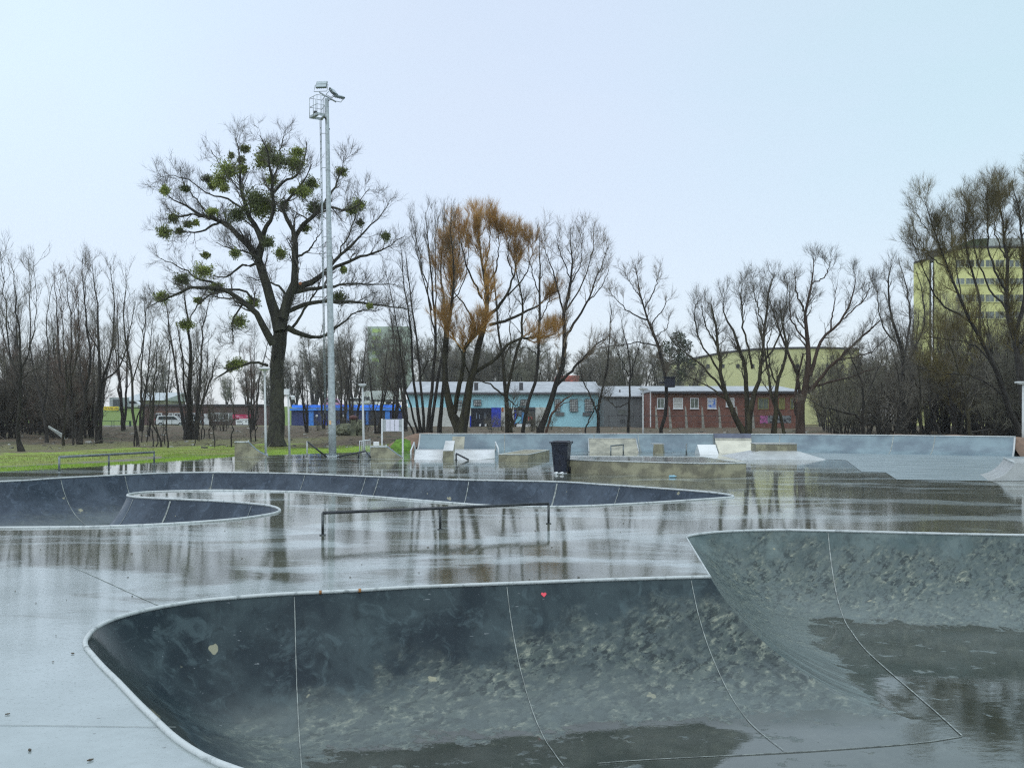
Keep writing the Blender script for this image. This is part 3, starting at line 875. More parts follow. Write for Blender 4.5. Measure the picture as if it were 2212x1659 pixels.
# white bank with hubba
def zq(x, y): return (930 + x / 9.617) / 1.0678, (990 + y / 9.617) / 1.0678
BH = .45
def bank_top(px, D): return P(px, HY + (EYE - BH) * F / D, D)
D0, D1 = 37.6, 40.4
def gx(px, D, z): return Vector(((px - CX) / F * D, D, z))
bz1 = .28
xL0, xR0 = zq(240, 0)[0], zq(1960, 0)[0]
t_ = thing('sloping_bank', tuple(gx(970, D0, 0)), 'wide white wet bank with a block down its middle and handrails at both ends', 'skate ramp')
M_WETWHITE = mat('wet_pale_sky_sheen', (.72, .74, .72), .22, .08, 1.5, None, .05, 8)  # on the bank, the white is reflected sky put into the base colour
lft = [gx(zq(240, 0)[0], D0, 0), gx(zq(870, 0)[0], D0, 0), gx(zq(900, 0)[0], D1, bz1), gx(zq(275, 0)[0], D1, bz1)]
rgt = [gx(zq(1115, 0)[0], D0, 0), gx(zq(1680, 0)[0], D0 - .2, 0), gx(zq(2030, 0)[0], D0 + 1.0, 0.02), gx(zq(2030, 0)[0], D1, bz1), gx(zq(1140, 0)[0], D1, bz1)]
b = MB()
for q in (lft, rgt):
    b.prism(q, (0, 0, -.35))
b.build('bank_slope', M_WETWHITE, t_)
b = MB()
b.prism([gx(zq(250, 0)[0], D1, bz1 - .004), gx(zq(2035, 0)[0], D1, bz1 - .004), gx(zq(2035, 0)[0], D1 + 1.3, bz1 - .004), gx(zq(250, 0)[0], D1 + 1.3, bz1 - .004)], (0, 0, -.5))
b.build('platform', M_LIGHTC, t_)
# hubba block
hw0, hw1 = zq(885, 0)[0], zq(1108, 0)[0]
b = MB()
hz0, hz1 = .35, .66
Dh0, Dh1 = 37.5, 40.5
A1 = gx(hw0, Dh0, 0); A2 = gx(hw1, Dh0, 0)
off = gx(zq(938, 0)[0], Dh1, 0) - A1
sidep = [A1, A1 + Vector((0, 0, hz0)), A1 + off + Vector((0, 0, hz1)), A1 + off]
b.prism(sidep, A2 - A1)
b.build('hubba_block', M_GREYC, t_)
b = MB()
tq = [A1 + Vector((0, 0, hz0 + .006)), A2 + Vector((0, 0, hz0 + .006)), A2 + off + Vector((0, 0, hz1 + .006)), A1 + off + Vector((0, 0, hz1 + .006))]
b.prism(tq, (0, 0, .02)); b.build('hubba_top', M_WETWHITE, t_)
# end handrails, free-standing rails
def rail(name, pts, posts, r, label, mtl, cat='grind rail', group=None, postmat=None):
    tt = thing(name, (pts[0][0], pts[0][1], 0), label, cat, group)
    b = MB(); b.tube(pts, r, 8); b.build('rail_bar', mtl, tt)
    for p in posts:
        b = MB(); b.tube([Vector((p[0], p[1], -.01 if len(p) < 4 else p[3])), Vector(p[:3])], r * .85, 8)
        b.tube([Vector((p[0], p[1], (0 if len(p) < 4 else p[3]) - .002)), Vector((p[0], p[1], (0 if len(p) < 4 else p[3]) + .012))], r * 2.0, 10)
        b.build('post', postmat or mtl, tt)
    return tt
def V(*a): return Vector(a)
e = gx(zq(170, 0)[0], D0 - .1, 0); f_ = gx(zq(243, 0)[0], D1, 0)
M_WSTEEL = mat('white_steel', (.62, .66, .66), .4, .1, 8)
rail('handrail', [V(e.x, e.y, .02), V(e.x, e.y, .36), V(f_.x, f_.y, .62), V(f_.x + .05, f_.y + .02, bz1 - .05)], [], .03, 'white sloping handrail at the left end of the white bank', M_WSTEEL, 'handrail')
e = gx(zq(2055, 0)[0], D0 + .9, 0); f_ = gx(zq(2048, 0)[0], D1, 0)
rail('handrail', [V(e.x + .12, e.y, .1), V(e.x + .1, e.y, .42), V(f_.x, f_.y, .64), V(f_.x, f_.y + .05, bz1 - .05)], [], .03, 'white sloping handrail at the right end of the white bank beside the low platform', M_WSTEEL, 'handrail')
p0 = gx(zq(1175, 0)[0], D0 - .55, 0); p1 = gx(zq(1450, 0)[0], D0 - .75, 0)
rail('grind_rail', [V(p0.x, p0.y, .27), V(p1.x, p1.y, .03)], [V(p0.x, p0.y, .27)], .036, 'short dark down rail in front of the white bank', M_DARKST)
e = G(zq(-60, 0)[0], 989)
# concrete wedges seen from the side
def wedge(pxs, D, depth, label, skew=(.12, 1, 0), material=None, white_edge=True):
    """pxs: picture outline of the near side: top-left, top-right, then curve down to the right foot"""
    base = [P(a, c, D) for a, c in pxs]
    foot = base[-1].z
    pts = [Vector((p.x, p.y, p.z - foot)) for p in base]
    poly = [Vector((pts[0].x, D, 0))] + pts[:-1] + [Vector((pts[-1].x, D, 0))]
    tt = thing('quarter_ramp', (pts[0].x, D, 0), label, 'skate ramp')
    sk = Vector(skew).normalized() * depth
    b = MB(); b.prism(poly, sk); b.build('ramp_body', material or M_GREYC, tt)
    if white_edge:
        b = MB(); b.tube([pts[0] + Vector((0, -.01, .005)), pts[1] + Vector((0, -.01, .005))], .03, 8); b.tube([pts[1] + Vector((0, -.01, .01)), pts[1] + sk + Vector((0, 0, .01))], .03, 8); b.build('coping', M_COPING, tt)
        b = MB()
        a_ = [p + Vector((0, 0, .005)) for p in pts[1:]]
        vs = [(p, p + sk) for p in a_]
        for k in range(len(vs) - 1):
            b.face([vs[k][0], vs[k][1], vs[k + 1][1], vs[k + 1][0]])
        bmesh.ops.remove_doubles(b.bm, verts=b.bm.verts, dist=.001)
        bmesh.ops.recalc_face_normals(b.bm, faces=b.bm.faces)
        for f in b.bm.faces:
            if f.normal.z < 0: f.normal_flip()
        b.build('riding_surface', M_RAMP, tt)
    return tt
def z1(x, y): return x / 2.9525, (820 + y / 2.765) / 1.0678
wedge([z1(1496, 549), z1(1582, 549), z1(1602, 570), z1(1632, 598), z1(1665, 620), z1(1705, 638), z1(1712, 641)], 3600 / (z1(0, 645)[1] - HY), 2.0, 'concrete quarter ramp with flat top standing alone before the huge tree trunk', (-.275, 1, 0))
def z6(x, y): return 599.4 + x / 7.381, 824.1 + y / 7.381
wedge([z6(1482, 1035), z6(1735, 1035), z6(1790, 1072), z6(1850, 1118), z6(1920, 1170), z6(1990, 1212), z6(2000, 1218)], 3600 / (z6(0, 1225)[1] - HY), 2.2, 'concrete ramp with a long slope to the right below the white notice board', (-.14, 1, 0))
# white guard rail behind it
gD = 41.5
tt = thing('guard_rail', tuple(gx(z6(1310, 0)[0], gD, 0)), 'white guard rail with upright bars left of the concrete ramp below the notice board', 'railing')
xa, xb = gx(z6(1312, 0)[0], gD, 0).x, gx(z6(1482, 0)[0], gD, 0).x
b = MB(); b.tube([V(xa, gD, .02), V(xa, gD, .64), V(xb, gD, .70)], .03, 6); b.build('rail_bar', M_WSTEEL, tt)
for k in range(1, 6):
    x_ = xa + (xb - xa) * k / 5.2
    b = MB(); b.tube([V(x_, gD, 0), V(x_, gD, .64 + .06 * k / 5.2)], .016, 6); b.build('upright_bar', M_WSTEEL, tt)
b = MB()
pc = P(*z6(1575, 1000), 39.8)
b.box((pc.x, 39.8, .485 + .09), (.24, .2, .18), .2, bev=.02)
wb = tag(b.build('white_box', M_WHITE), 'small white box standing on top of the concrete ramp below the notice board', 'box')
# low kinked black rail
pts_ = [G(*z6(950, 1222)), G(*z6(1408, 1222)), G(*z6(1480, 1226))]
rail('grind_rail', [V(pts_[0].x, pts_[0].y, .05), V(pts_[1].x, pts_[1].y, .30), V(pts_[2].x, pts_[2].y, .04)], [V(pts_[1].x - .3, pts_[1].y, .28)], .036, 'low kinked black rail between the floodlight mast and the white guard rail', M_DARKST)
# slanting rail left of the mast
pp = G(*z6(472, 1222)); pe = G(*z6(755, 1222))
rail('grind_rail', [V(pp.x, pp.y, .70), V(pe.x, pe.y + .4, .03)], [V(pp.x, pp.y, .72)], .035, 'slanting black handrail with one tall pale post left of the floodlight mast', M_DARKST, postmat=M_LIGHTC)
# flat rails
def flat_rail(posts, h, r, label, mtl, group=None, pm=None):
    pts = [G(*p) for p in posts]
    top = [V(p.x, p.y, hh) for p, hh in zip(pts, h)]
    return rail('grind_rail', top, top, r, label, mtl, group=group, postmat=pm)
flat_rail([(697, 1156), (951, 1143.5), (1185, 1131)], (.335, .335, .335), .024, 'long flat grind rail on three posts between the two bowls', M_DARKST, pm=mat('rail_post_steel', (.10, .115, .115), .4, .4, 14, (.035, .04, .04), 0, metal=.3))
flat_rail([(128, 1019), (235, 1010), (333, 1001.5)], (.47, .45, .43), .042, 'flat grind rail on three posts at the left by the grass', M_GREYST)
def z9(x, y): return (1340 + x / 3.95) / 1.0678, (990 + y / 3.95) / 1.0678
for a_, c_, lab in (((272, 250), (322, 246), 'small end on grind rail before the square tan bank'), ((960, 240), (990, 237), 'tiny end on grind rail between the small block and the white wedge')):
    p, q = G(*z9(*a_)), G(*z9(*c_))
    q = q + Vector((.1, .8, 0))
    hh = .47
    q = V(p.x + (q.x - p.x), p.y + 1.6, 0)
    rail('grind_rail', [V(p.x, p.y, hh), V(q.x + .35 * (lab[0] == 's'), q.y, hh)], [V(p.x, p.y, hh), V(q.x + .35 * (lab[0] == 's'), q.y, hh)], .035, lab, M_GREYST)
# tan banks against the long ramp
def rp(px, d, z):
    s_ = s_at(px); return ramp_pt(s_, d, z)
tt = thing('sloping_bank', tuple(rp(1318, RW, 0)), 'square tan concrete bank with pale edges set against the long ramp', 'skate ramp')
b = MB(); q = [rp(1268, 2.0, 0.0), rp(1371, 2.0, 0.0), rp(1371, .55, .62), rp(1270, .55, .62)]
b.prism(q, (0, 0, -.12)); b.build('bank_slope', M_TANC, tt)
b = MB()
for i, j in ((0, 3), (3, 2), (2, 1)): b.tube([q[i] + V(0, 0, .01), q[j] + V(0, 0, .01)], .03, 6)
b.build('steel_edge', M_LIGHTC, tt)
tt = thing('sloping_bank', tuple(rp(1582, RW, 0)), 'cream coloured bank below a dark upright panel set against the long ramp', 'skate ramp')
b = MB(); q = [rp(1545, 2.3, 0.0), rp(1624, 2.3, 0.0), rp(1623, .8, .54), rp(1542, .8, .54)]
b.prism(q, (0, 0, -.12)); b.build('bank_slope', M_CREAM, tt)
b = MB(); b.prism([rp(1542, .8, .535), rp(1623, .8, .535), rp(1623, .55, .66), rp(1542, .55, .66)], (0, 0, -.3)); b.build('bank_lip', M_TANC, tt)
b = MB(); b.prism([rp(1541.5, .56, .64), rp(1622.5, .56, .64), rp(1622.5, .3, .885), rp(1541.5, .3, .885)], V(0, .2, 0)); b.build('upright_panel', mat('dark_panel', (.075, .09, .13), .4, .2, 2), tt)
# small concrete block
tt = thing('small_ledge', tuple(G(*z9(690, 218))), 'small tapered concrete block in front of the long ramp', 'skate ledge')
p = G(*z9(655, 218)); w_ = (z9(745, 0)[0] - z9(655, 0)[0]) / F * p.y
b = MB(); b.prism([V(p.x, p.y, 0), V(p.x + w_, p.y - .1, 0), V(p.x + w_ * 1.45, p.y + .7, 0), V(p.x + .25, p.y + 1.0, 0)], (0, 0, .42))
for v in b.bm.verts:
    if v.co.z > .3: v.co.x = p.x + w_ * .6 + (v.co.x - p.x - w_ * .6) * .86; 
b.build('block', M_GREYC, tt)
b = MB(); b.box((p.x + w_ * .6, p.y + .4, .44), (w_ * 1.1, .7, .03), .1); b.build('slab_top', M_LIGHTC, tt)
# white wedge kicker
A_, B_ = G(*z9(1085, 232)), G(*z9(1255, 232))
tt = thing('kicker_wedge', tuple(A_), 'white wedge shaped kicker between the long ledge and the cream bank', 'skate ramp')
dep = V(.15, 2.0, 0)
b = MB(); b.prism([A_, A_ + dep, A_ + dep * .5 + V(0, 0, .43)], B_ - A_); b.build('wedge_body', M_WETWHITE, tt)
# funbox with box ledge
tt = thing('funbox', tuple(G(1690, 990)), 'broad pale funbox carrying a long concrete ledge on its flat top', 'skate ramp')
fy0 = G(1690, 992.5).y
def fx(px, dy, z): return V((px - CX) / F * fy0, fy0 + dy, z)
bot = [fx(1600, 0, 0), fx(1782, -.2, 0), fx(1800, 3.6, 0), fx(1602, 3.8, 0)]
top = [fx(1657, 1.2, .30), fx(1742, 1.1, .30), fx(1748, 2.5, .30), fx(1662, 2.6, .30)]
b = MB()
for i in range(4):
    b.face([bot[i], bot[(i + 1) % 4], top[(i + 1) % 4], top[i]])
b.face(top); b.face(bot[::-1])
bmesh.ops.remove_doubles(b.bm, verts=b.bm.verts, dist=.001); bmesh.ops.recalc_face_normals(b.bm, faces=b.bm.faces)
b.build('funbox_slopes', M_LIGHTC, tt)
b = MB(); q = [fx(1652, 1.3, .24), fx(1741, 1.2, .24), fx(1746, 2.3, .24), fx(1655, 2.4, .24)]
b.prism(q, (0, 0, .36)); b.build('ledge_block', M_GREYC, tt)
b = MB()
for i in range(4): b.tube([q[i] + V(0, 0, .36), q[(i + 1) % 4] + V(0, 0, .36)], .026, 6)
b.build('steel_edge', M_LIGHTC, tt)

# ---------------------------------------------------------------- wheelie bin
bp = G(1214, 1023.5); bp = V(bp.x, bp.y + .35, 0)
tt = thing('wheelie_bin', tuple(bp), 'dark navy wheelie bin with a lid behind the left end of the large concrete ledge', 'bin')
Rz = Matrix.Rotation(math.radians(-17), 3, 'Z')
def bl(x, y, z): return bp + Rz @ V(x, y, z)
b = MB()
rings = []
for z, hx, hy, yo in ((.03, .20, .22, 0), (.10, .205, .23, 0), (.55, .245, .27, .0), (.86, .265, .30, .0), (.90, .285, .32, 0), (.94, .285, .32, 0)):
    ring = []
    for k in range(24):
        a = 2 * math.pi * (k + .5) / 24
        cx_, sy_ = math.cos(a), math.sin(a)
        e_ = .28
        ring.append(b.bm.verts.new(bl(math.copysign(abs(cx_) ** e_, cx_) * hx, math.copysign(abs(sy_) ** e_, sy_) * hy + yo, z)))
    rings.append(ring)
for r0, r1 in zip(rings, rings[1:]):
    for k in range(24): b.bm.faces.new((r0[k], r0[(k + 1) % 24], r1[(k + 1) % 24], r1[k]))
b.bm.faces.new(rings[0][::-1]); b.bm.faces.new(rings[-1])
b.build('body', M_BIN, tt)
b = MB(); b.prism([bl(-.31, -.345, .945), bl(.30, -.345, .945), bl(.30, .33, .96), bl(-.31, .33, .96)], (0, 0, .035), .012); b.prism([bl(-.22, -.25, .979), bl(.22, -.25, .979), bl(.22, .22, .99), bl(-.22, .22, .99)], (0, 0, .025), .01)
b.build('lid', M_BIN, tt)
b = MB(); b.tube([bl(-.27, .36, .93), bl(-.27, .42, .97), bl(.27, .42, .97), bl(.27, .36, .93)], .018, 8); b.build('handle', M_BIN, tt)
b = MB()
for xx in (-.17, .0, .17): b.box(bl(xx, -.262, .55), (.02, .02, .55), math.radians(-17))
b.build('ribs', M_BIN, tt)
for xx in (-.19, .22):
    b = MB(); b.cyl(bl(xx - .03, .22, .1), bl(xx + .03, .22, .1), .1, 18); b.build('wheel', mat('tyre_rubber', (.012, .012, .012), .7), tt)
# ---------------------------------------------------------------- floodlight mast
mb_ = G(718.5, 986)
mx0, my0 = mb_.x, mb_.y
mtop = P(706, 214, my0)
tt = thing('floodlight_mast', tuple(mb_), 'tall tapering galvanised mast with ladder basket and floodlights standing on the wet deck', 'light mast')
pxm = F / my0
def mp(f): return V(mx0 + (mtop.x - mx0) * f, my0, mtop.z * f)
b = MB(); b.tube([mp(f) for f in np.linspace(0, 1, 12)], [.172 - .09 * f for f in np.linspace(0, 1, 12)], 16)
for f in (.28, .56, .8): b.tube([mp(f - .001), mp(f + .001)], .172 - .09 * f + .012, 16)
b.build('pole', M_STEEL, tt)
b = MB(); b.cyl(V(mx0, my0, -.01), V(mx0, my0, .03), .30, 20)
for k in range(8):
    a = k * math.pi / 4 + .2; b.cyl(V(mx0 + .25 * math.cos(a), my0 + .25 * math.sin(a), .03), V(mx0 + .25 * math.cos(a), my0 + .25 * math.sin(a), .07), .02, 6)
b.build('base_plate', M_STEEL, tt)
b = MB(); p = mp(.095); b.box((p.x - .05, my0 - .172, p.z), (.09, .012, .17)); b.build('sticker', mat('peach_label', (.70, .46, .25), .5, .1), tt)
def zm(x, y): return 636.8 + x / 8.856, 149.8 + y / 8.856
def mpx(x, y, dy=0): return P(*zm(x, y), my0 + dy)
b = MB(); b.tube([mpx(470, 448, -.25), mpx(790, 630, .25)], .035, 8); b.build('cross_arm', M_STEEL, tt)
M_LAMPBODY = mat('lamp_body', (.17, .21, .21), .4, .2, 6, None, 0, metal=.3)
M_LENS = mat('lamp_lens', (.42, .50, .52), .15, .1, 6)
def flood(c, w_, h_, yaw, pitch, yoke):
    M = Matrix.Rotation(yaw, 3, 'Z') @ Matrix.Rotation(pitch, 3, 'X')
    b = MB(); b.box(c, (w_, .075, h_), rot=M, bev=.012)
    for k in range(5): b.box(c + M @ V(-w_ * .4 + k * w_ * .2, .06, 0), (.012, .06, h_ * .85), rot=M)
    lamp = b.build('floodlight', M_LAMPBODY, tt)
    b = MB(); b.box(c + M @ V(0, -.041, h_ * .24), (w_ * .9, .01, h_ * .40), rot=M); b.box(c + M @ V(0, -.041, -h_ * .24), (w_ * .9, .01, h_ * .40), rot=M); b.build('lens', M_LENS, lamp)
    b = MB(); b.tube([c + M @ V(-w_ * .5, 0, 0), c + M @ V(-w_ * .6, 0, 0), V(*(yoke + (c + M @ V(-w_ * .6, 0, 0) - c) * 1.0)), V(*(yoke + (c + M @ V(w_ * .6, 0, 0) - c))), c + M @ V(w_ * .6, 0, 0), c + M @ V(w_ * .5, 0, 0)], .016, 6); b.build('yoke', M_STEEL, lamp)
flood(mpx(514, 303, -.3), .48, .36, math.radians(-6), math.radians(-28), mpx(490, 428, -.25))
flood(mpx(740, 430, .1), .40, .30, math.radians(68), math.radians(-38), mpx(655, 520, .0))
flood(mpx(845, 520, .3), .46, .30, math.radians(38), math.radians(-62), mpx(770, 610, .25))
# basket
bz0 = mpx(0, 965).z; bzt = bz0 + .88; bzm = bz0 + .48
c4 = [mpx(283, 0, -.15), mpx(425, 0, -.62), mpx(575, 0, -.42), mpx(520, 0, .12)]
c4 = [V(p.x, p.y, 0) for p in c4]
bsk = None
b = MB()
for i in range(4):
    a_, c_ = c4[i], c4[(i + 1) % 4]
    b.prism([a_ + V(0, 0, bz0), c_ + V(0, 0, bz0), c_ + V(0, 0, bz0 + .12), a_ + V(0, 0, bz0 + .12)], V(.012, .012, 0))
cc = sum(c4, Vector()) / 4
b.prism([p + V(0, 0, bz0 - .0) for p in (c4[0], c4[1], c4[1].lerp(c4[2], .25), c4[0].lerp(c4[3], .25))], (0, 0, .03))
b.prism([p + V(0, 0, bz0 - .0) for p in (c4[1].lerp(c4[2], .8), c4[2], c4[3], c4[0].lerp(c4[3], .8))], (0, 0, .03))
bsk = b.build('basket', M_STEEL, tt)
for zz in (bzt, bzm):
    b = MB(); b.tube([p + V(0, 0, zz) for p in c4], .016, 6, close=True); b.build('basket_rail', M_STEEL, bsk)
for i in range(4):
    for u in (0, .5):
        p = c4[i].lerp(c4[(i + 1) % 4], u); b = MB(); b.tube([p + V(0, 0, bz0), p + V(0, 0, bzt)], .014, 6); b.build('basket_post', M_STEEL, bsk)
b = MB()
for yv in (0, .08): b.tube([mp(.995 - yv) + V(-.0, 0, 0), mp(.995 - yv) + V(.11, -.02, 0)], .03, 6); b.tube([V(cc.x + .2, cc.y, bz0 + .06 + yv), mp(.94)], .03, 6)
b.box(V(cc.x - .13, cc.y, bz0 + .18), (.14, .12, .2), .3, bev=.02)
b.build('bracket', M_DARKST, tt)
# ladder
lz0, lz1 = 1.9, bz0 + .05
def lx(z): return mp(z / mtop.z).x - .29
M_LAD = mat('ladder_steel', (.30, .34, .35), .4, .2, 8, None, 0, metal=.3)
b = MB()
for dx, dy in ((-.055, .15), (.055, -.15)):
    b.tube([V(lx(z) + dx, my0 + dy, z) for z in (lz0, (lz0 + lz1) / 2, lz1)], .018, 6)
nr = int((lz1 - lz0) / .3)
for k in range(nr):
    z = lz0 + .15 + k * .3
    b.tube([V(lx(z) - .055, my0 + .15, z), V(lx(z) + .055, my0 - .15, z)], .014, 5)
for k in range(0, nr, 5):
    z = lz0 + .2 + k * .3; b.tube([V(lx(z), my0, z), mp(z / mtop.z)], .014, 5)
b.build('ladder', M_LAD, tt)

# ---------------------------------------------------------------- lamp posts, camera pole, notice board
M_POLE = mat('pale_grey_pole', (.55, .57, .56), .4, .08, 3)
def lamp(px, ybase, ytop, D, label, head='disc', hw=.34, lean=0.):
    base = P(px, ybase, D); base.z = tz(base.x, D) if ybase < 960 else max(0, base.z)
    top = P(px - lean, ytop, D)
    tt = thing('street_lamp', tuple(base), label, 'street lamp', 'slim pale lamp posts round the park')
    b = MB(); b.tube([base + V(0, 0, -.05), base.lerp(top, .25), top], [.062, .055, .042], 12); b.cyl(base, base + V(0, 0, .05), .11, 12); b.build('pole', M_POLE, tt)
    b = MB()
    if head == 'disc':
        rings = [(.05, -.10), (.10, -.02), (hw * .92, .03), (hw, .07), (hw * .8, .12), (hw * .35, .15), (.01, .16)]
        vs = [[b.bm.verts.new(top + V(r * math.cos(2 * math.pi * k / 24), r * math.sin(2 * math.pi * k / 24), z)) for k in range(24)] for r, z in rings]
        for r0, r1 in zip(vs, vs[1:]):
            for k in range(24): b.bm.faces.new((r0[k], r0[(k + 1) % 24], r1[(k + 1) % 24], r1[k]))
        b.bm.faces.new(vs[0][::-1]); b.bm.faces.new(vs[-1])
    else:
        b.box(top + V(0, 0, .04), (hw * 2, .30, .09), bev=.03); b.box(top + V(0, 0, -.03), (hw * 1.3, .2, .05), bev=.01)
    b.build('lamp_head', M_POLE, tt)
    return tt
lamp(574.5, 982.5, 800, 42.2, 'slim lamp post with a round flat head in front of the huge tree trunk', 'disc', .27, 3)
lamp(786, 980, 833, 43.5, 'slim lamp post with a flat head left of the white notice board', 'flat', .17, 3)
lamp(1389, 950, 841, 60, 'slim lamp post with a flat head before the left corner of the red brick building', 'flat', .28, 0)
lamp(2210, 965, 828, 42.5, 'slim lamp post with flat head at the right edge by the long ramp', 'flat', .33, 0)
# camera pole
base = P(625.5, 985, 41.5); base.z = 0
tt = thing('camera_pole', tuple(base), 'thin pale pole carrying a white box and a dome camera beside the huge tree trunk', 'camera pole')
top = P(622.5, 845, 41.5)
b = MB(); b.tube([base, top], [.05, .042], 10); b.build('pole', M_POLE, tt)
b = MB(); b.box(top + V(-.05, -.06, -.04), (.22, .16, .26), bev=.015); b.build('junction_box', M_WHITE, tt)
c_ = P(633, 861, 41.5)
b = MB(); b.ball(c_, .085, 3); b.cyl(c_ + V(0, 0, .02), c_ + V(0, 0, .13), .085, 14); b.tube([c_ + V(0, 0, .13), V(c_.x, c_.y, top.z - .2), V(top.x, top.y, top.z - .22)], .022, 6)
cb = b.build('dome_camera', M_WHITE, tt, True)
b = MB(); b.ball(c_ + V(0, 0, -.05), .065, 3); b.build('dome_glass', M_DARKWIN, cb, True)
# notice board
nD = 44.0
def nb(x, y): return P(*z6(x, y), nD)
xl, xr = nb(1667, 0).x, nb(1998, 0).x
tt = thing('notice_board', (xl, nD, 0), 'white notice board with three blank sheets on two tall posts', 'notice board')
zt, zb = nb(0, 600).z, nb(0, 798).z
for x_ in (xl, xr):
    b = MB(); b.box((x_, nD, (zt + .02) / 2), (.075, .075, zt + .02), bev=.008); b.build('post', M_WHITE, tt)
b = MB(); b.box(((xl + xr) / 2, nD + .01, (zt + zb) / 2), (xr - xl - .08, .05, zt - zb)); b.build('board', mat('board_grey', (.42, .45, .45), .5), tt)
for k in range(3):
    wv = (xr - xl - .34) / 3
    x_ = xl + .17 + wv * (k + .5)
    b = MB(); b.box((x_, nD - .024, (zt + zb) / 2), (wv - .03, .012, zt - zb - .05)); b.build('notice_sheet', mat('notice_paper', (.80, .79, .88), .35, .03), tt)
# ---------------------------------------------------------------- buildings (front faces at distance D, drawn by picture columns and rows)
M_ROOFPALE = mat('pale_roof_felt', (.46, .48, .50), .5, .2, 1.2, (.33, .35, .36), 0)
M_FASCIA = mat('dark_fascia', (.06, .06, .065), .6, .2, 3)
M_WINWHITE = mat('white_window_frame', (.66, .68, .68), .5, .08, 3)
M_BOARD = mat('pale_boarding', (.55, .55, .50), .6, .2, 6, (.38, .38, .35), 0, stretch=(.3, 1, 6))

def brick(name, c1, c2, mortar, sc=1.0):
    m, t = newmat(name)
    tc = t.add('ShaderNodeTexCoord').outputs['Object']
    sp = t.add('ShaderNodeSeparateXYZ'); t.put(sp.inputs[0], tc)
    cb = t.add('ShaderNodeCombineXYZ'); t.put(cb.inputs[0], t.math('ADD', sp.outputs[0], sp.outputs[1])); t.put(cb.inputs[1], sp.outputs[2])
    br = t.add('ShaderNodeTexBrick'); t.put(br.inputs['Vector'], cb.outputs[0])
    t.put(br.inputs['Color1'], c1); t.put(br.inputs['Color2'], c2); t.put(br.inputs['Mortar'], mortar)
    br.inputs['Scale'].default_value = 2.0 * sc; br.inputs['Mortar Size'].default_value = .012
    n = t.noise(tc, .9, 6, .65)
    c = t.mix(t.rng(n, .45, .7, 0, .55), br.outputs[0], tuple(v * .45 for v in c1))
    n2 = t.noise(t.mapping(tc, (2, 2, .35)), 1.3, 5, .6)
    c = t.mix(t.rng(n2, .55, .72, 0, .5), c, mortar)
    t.out(c, .8, 0, t.bump(n, .3, .02))
    return m

def stained(name, col, dark, scale=.8, rough=.7, amt=.75):
    m, t = newmat(name)
    tc = t.add('ShaderNodeTexCoord').outputs['Object']
    n = t.noise(tc, scale, 6, .65)
    dr = t.noise(t.mapping(tc, (3.0, 3.0, .28)), 1.4, 5, .65, .3)
    c = t.mix(t.rng(n, .42, .68, 0, amt * .6), col, dark)
    c = t.mix(t.rng(dr, .52, .7, 0, amt), c, dark)
    t.out(c, rough, 0, t.bump(t.noise(tc, 12, 4), .3, .02))
    return m

class Facade:
    """front face at depth D facing the camera; picture coordinates through the zoom function zf"""
    def __init__(s, D, zf): s.D, s.zf = D, zf
    def p(s, x, y, dy=0.): 
        q = P(*s.zf(x, y), s.D); q.y += dy; return q
    def rect(s, x0, y0, x1, y1, front, depth, name, mtl, parent, bev=0.):
        """box whose front lies `front` metres proud of the facade"""
        a, b_ = s.p(x0, y0), s.p(x1, y1)
        m = MB(); m.box(((a.x + b_.x) / 2, s.D - front + depth / 2, (a.z + b_.z) / 2), (b_.x - a.x, depth, a.z - b_.z), bev=bev)
        return m.build(name, mtl, parent)
    def window(s, x0, y0, x1, y1, parent, frame=M_WINWHITE, glass=M_DARKWIN, bars=(1, 0), fr=.09, sill=True, label=None):
        a, b_ = s.p(x0, y0), s.p(x1, y1)
        w_, h_ = b_.x - a.x, a.z - b_.z
        cx_, cz = (a.x + b_.x) / 2, (a.z + b_.z) / 2
        m = MB(); y = s.D
        m.box((cx_, y - .02, a.z - fr / 2), (w_, .1, fr)); m.box((cx_, y - .02, b_.z + fr / 2), (w_, .1, fr))
        m.box((a.x + fr / 2, y - .02, cz), (fr, .1, h_ - 2 * fr)); m.box((b_.x - fr / 2, y - .02, cz), (fr, .1, h_ - 2 * fr))
        for k in range(bars[0]): m.box((a.x + w_ * (k + 1) / (bars[0] + 1), y - .022, cz), (.05, .07, h_ - 2 * fr))
        for k in range(bars[1]): m.box((cx_, y - .024, b_.z + h_ * (k + 1) / (bars[1] + 1)), (w_ - 2 * fr, .06, .05))
        if sill: m.box((cx_, y - .1, b_.z - .03), (w_ + .1, .2, .06))
        f = m.build('window', frame, parent)
        if label: f['label'] = label
        m = MB(); m.box((cx_, y - .012, cz), (w_ - 2 * fr, .03, h_ - 2 * fr)); m.build('pane', glass, f)
        return f

def zB8(x, y): return 1311.1 + x / 4.724, 786.7 + y / 4.724
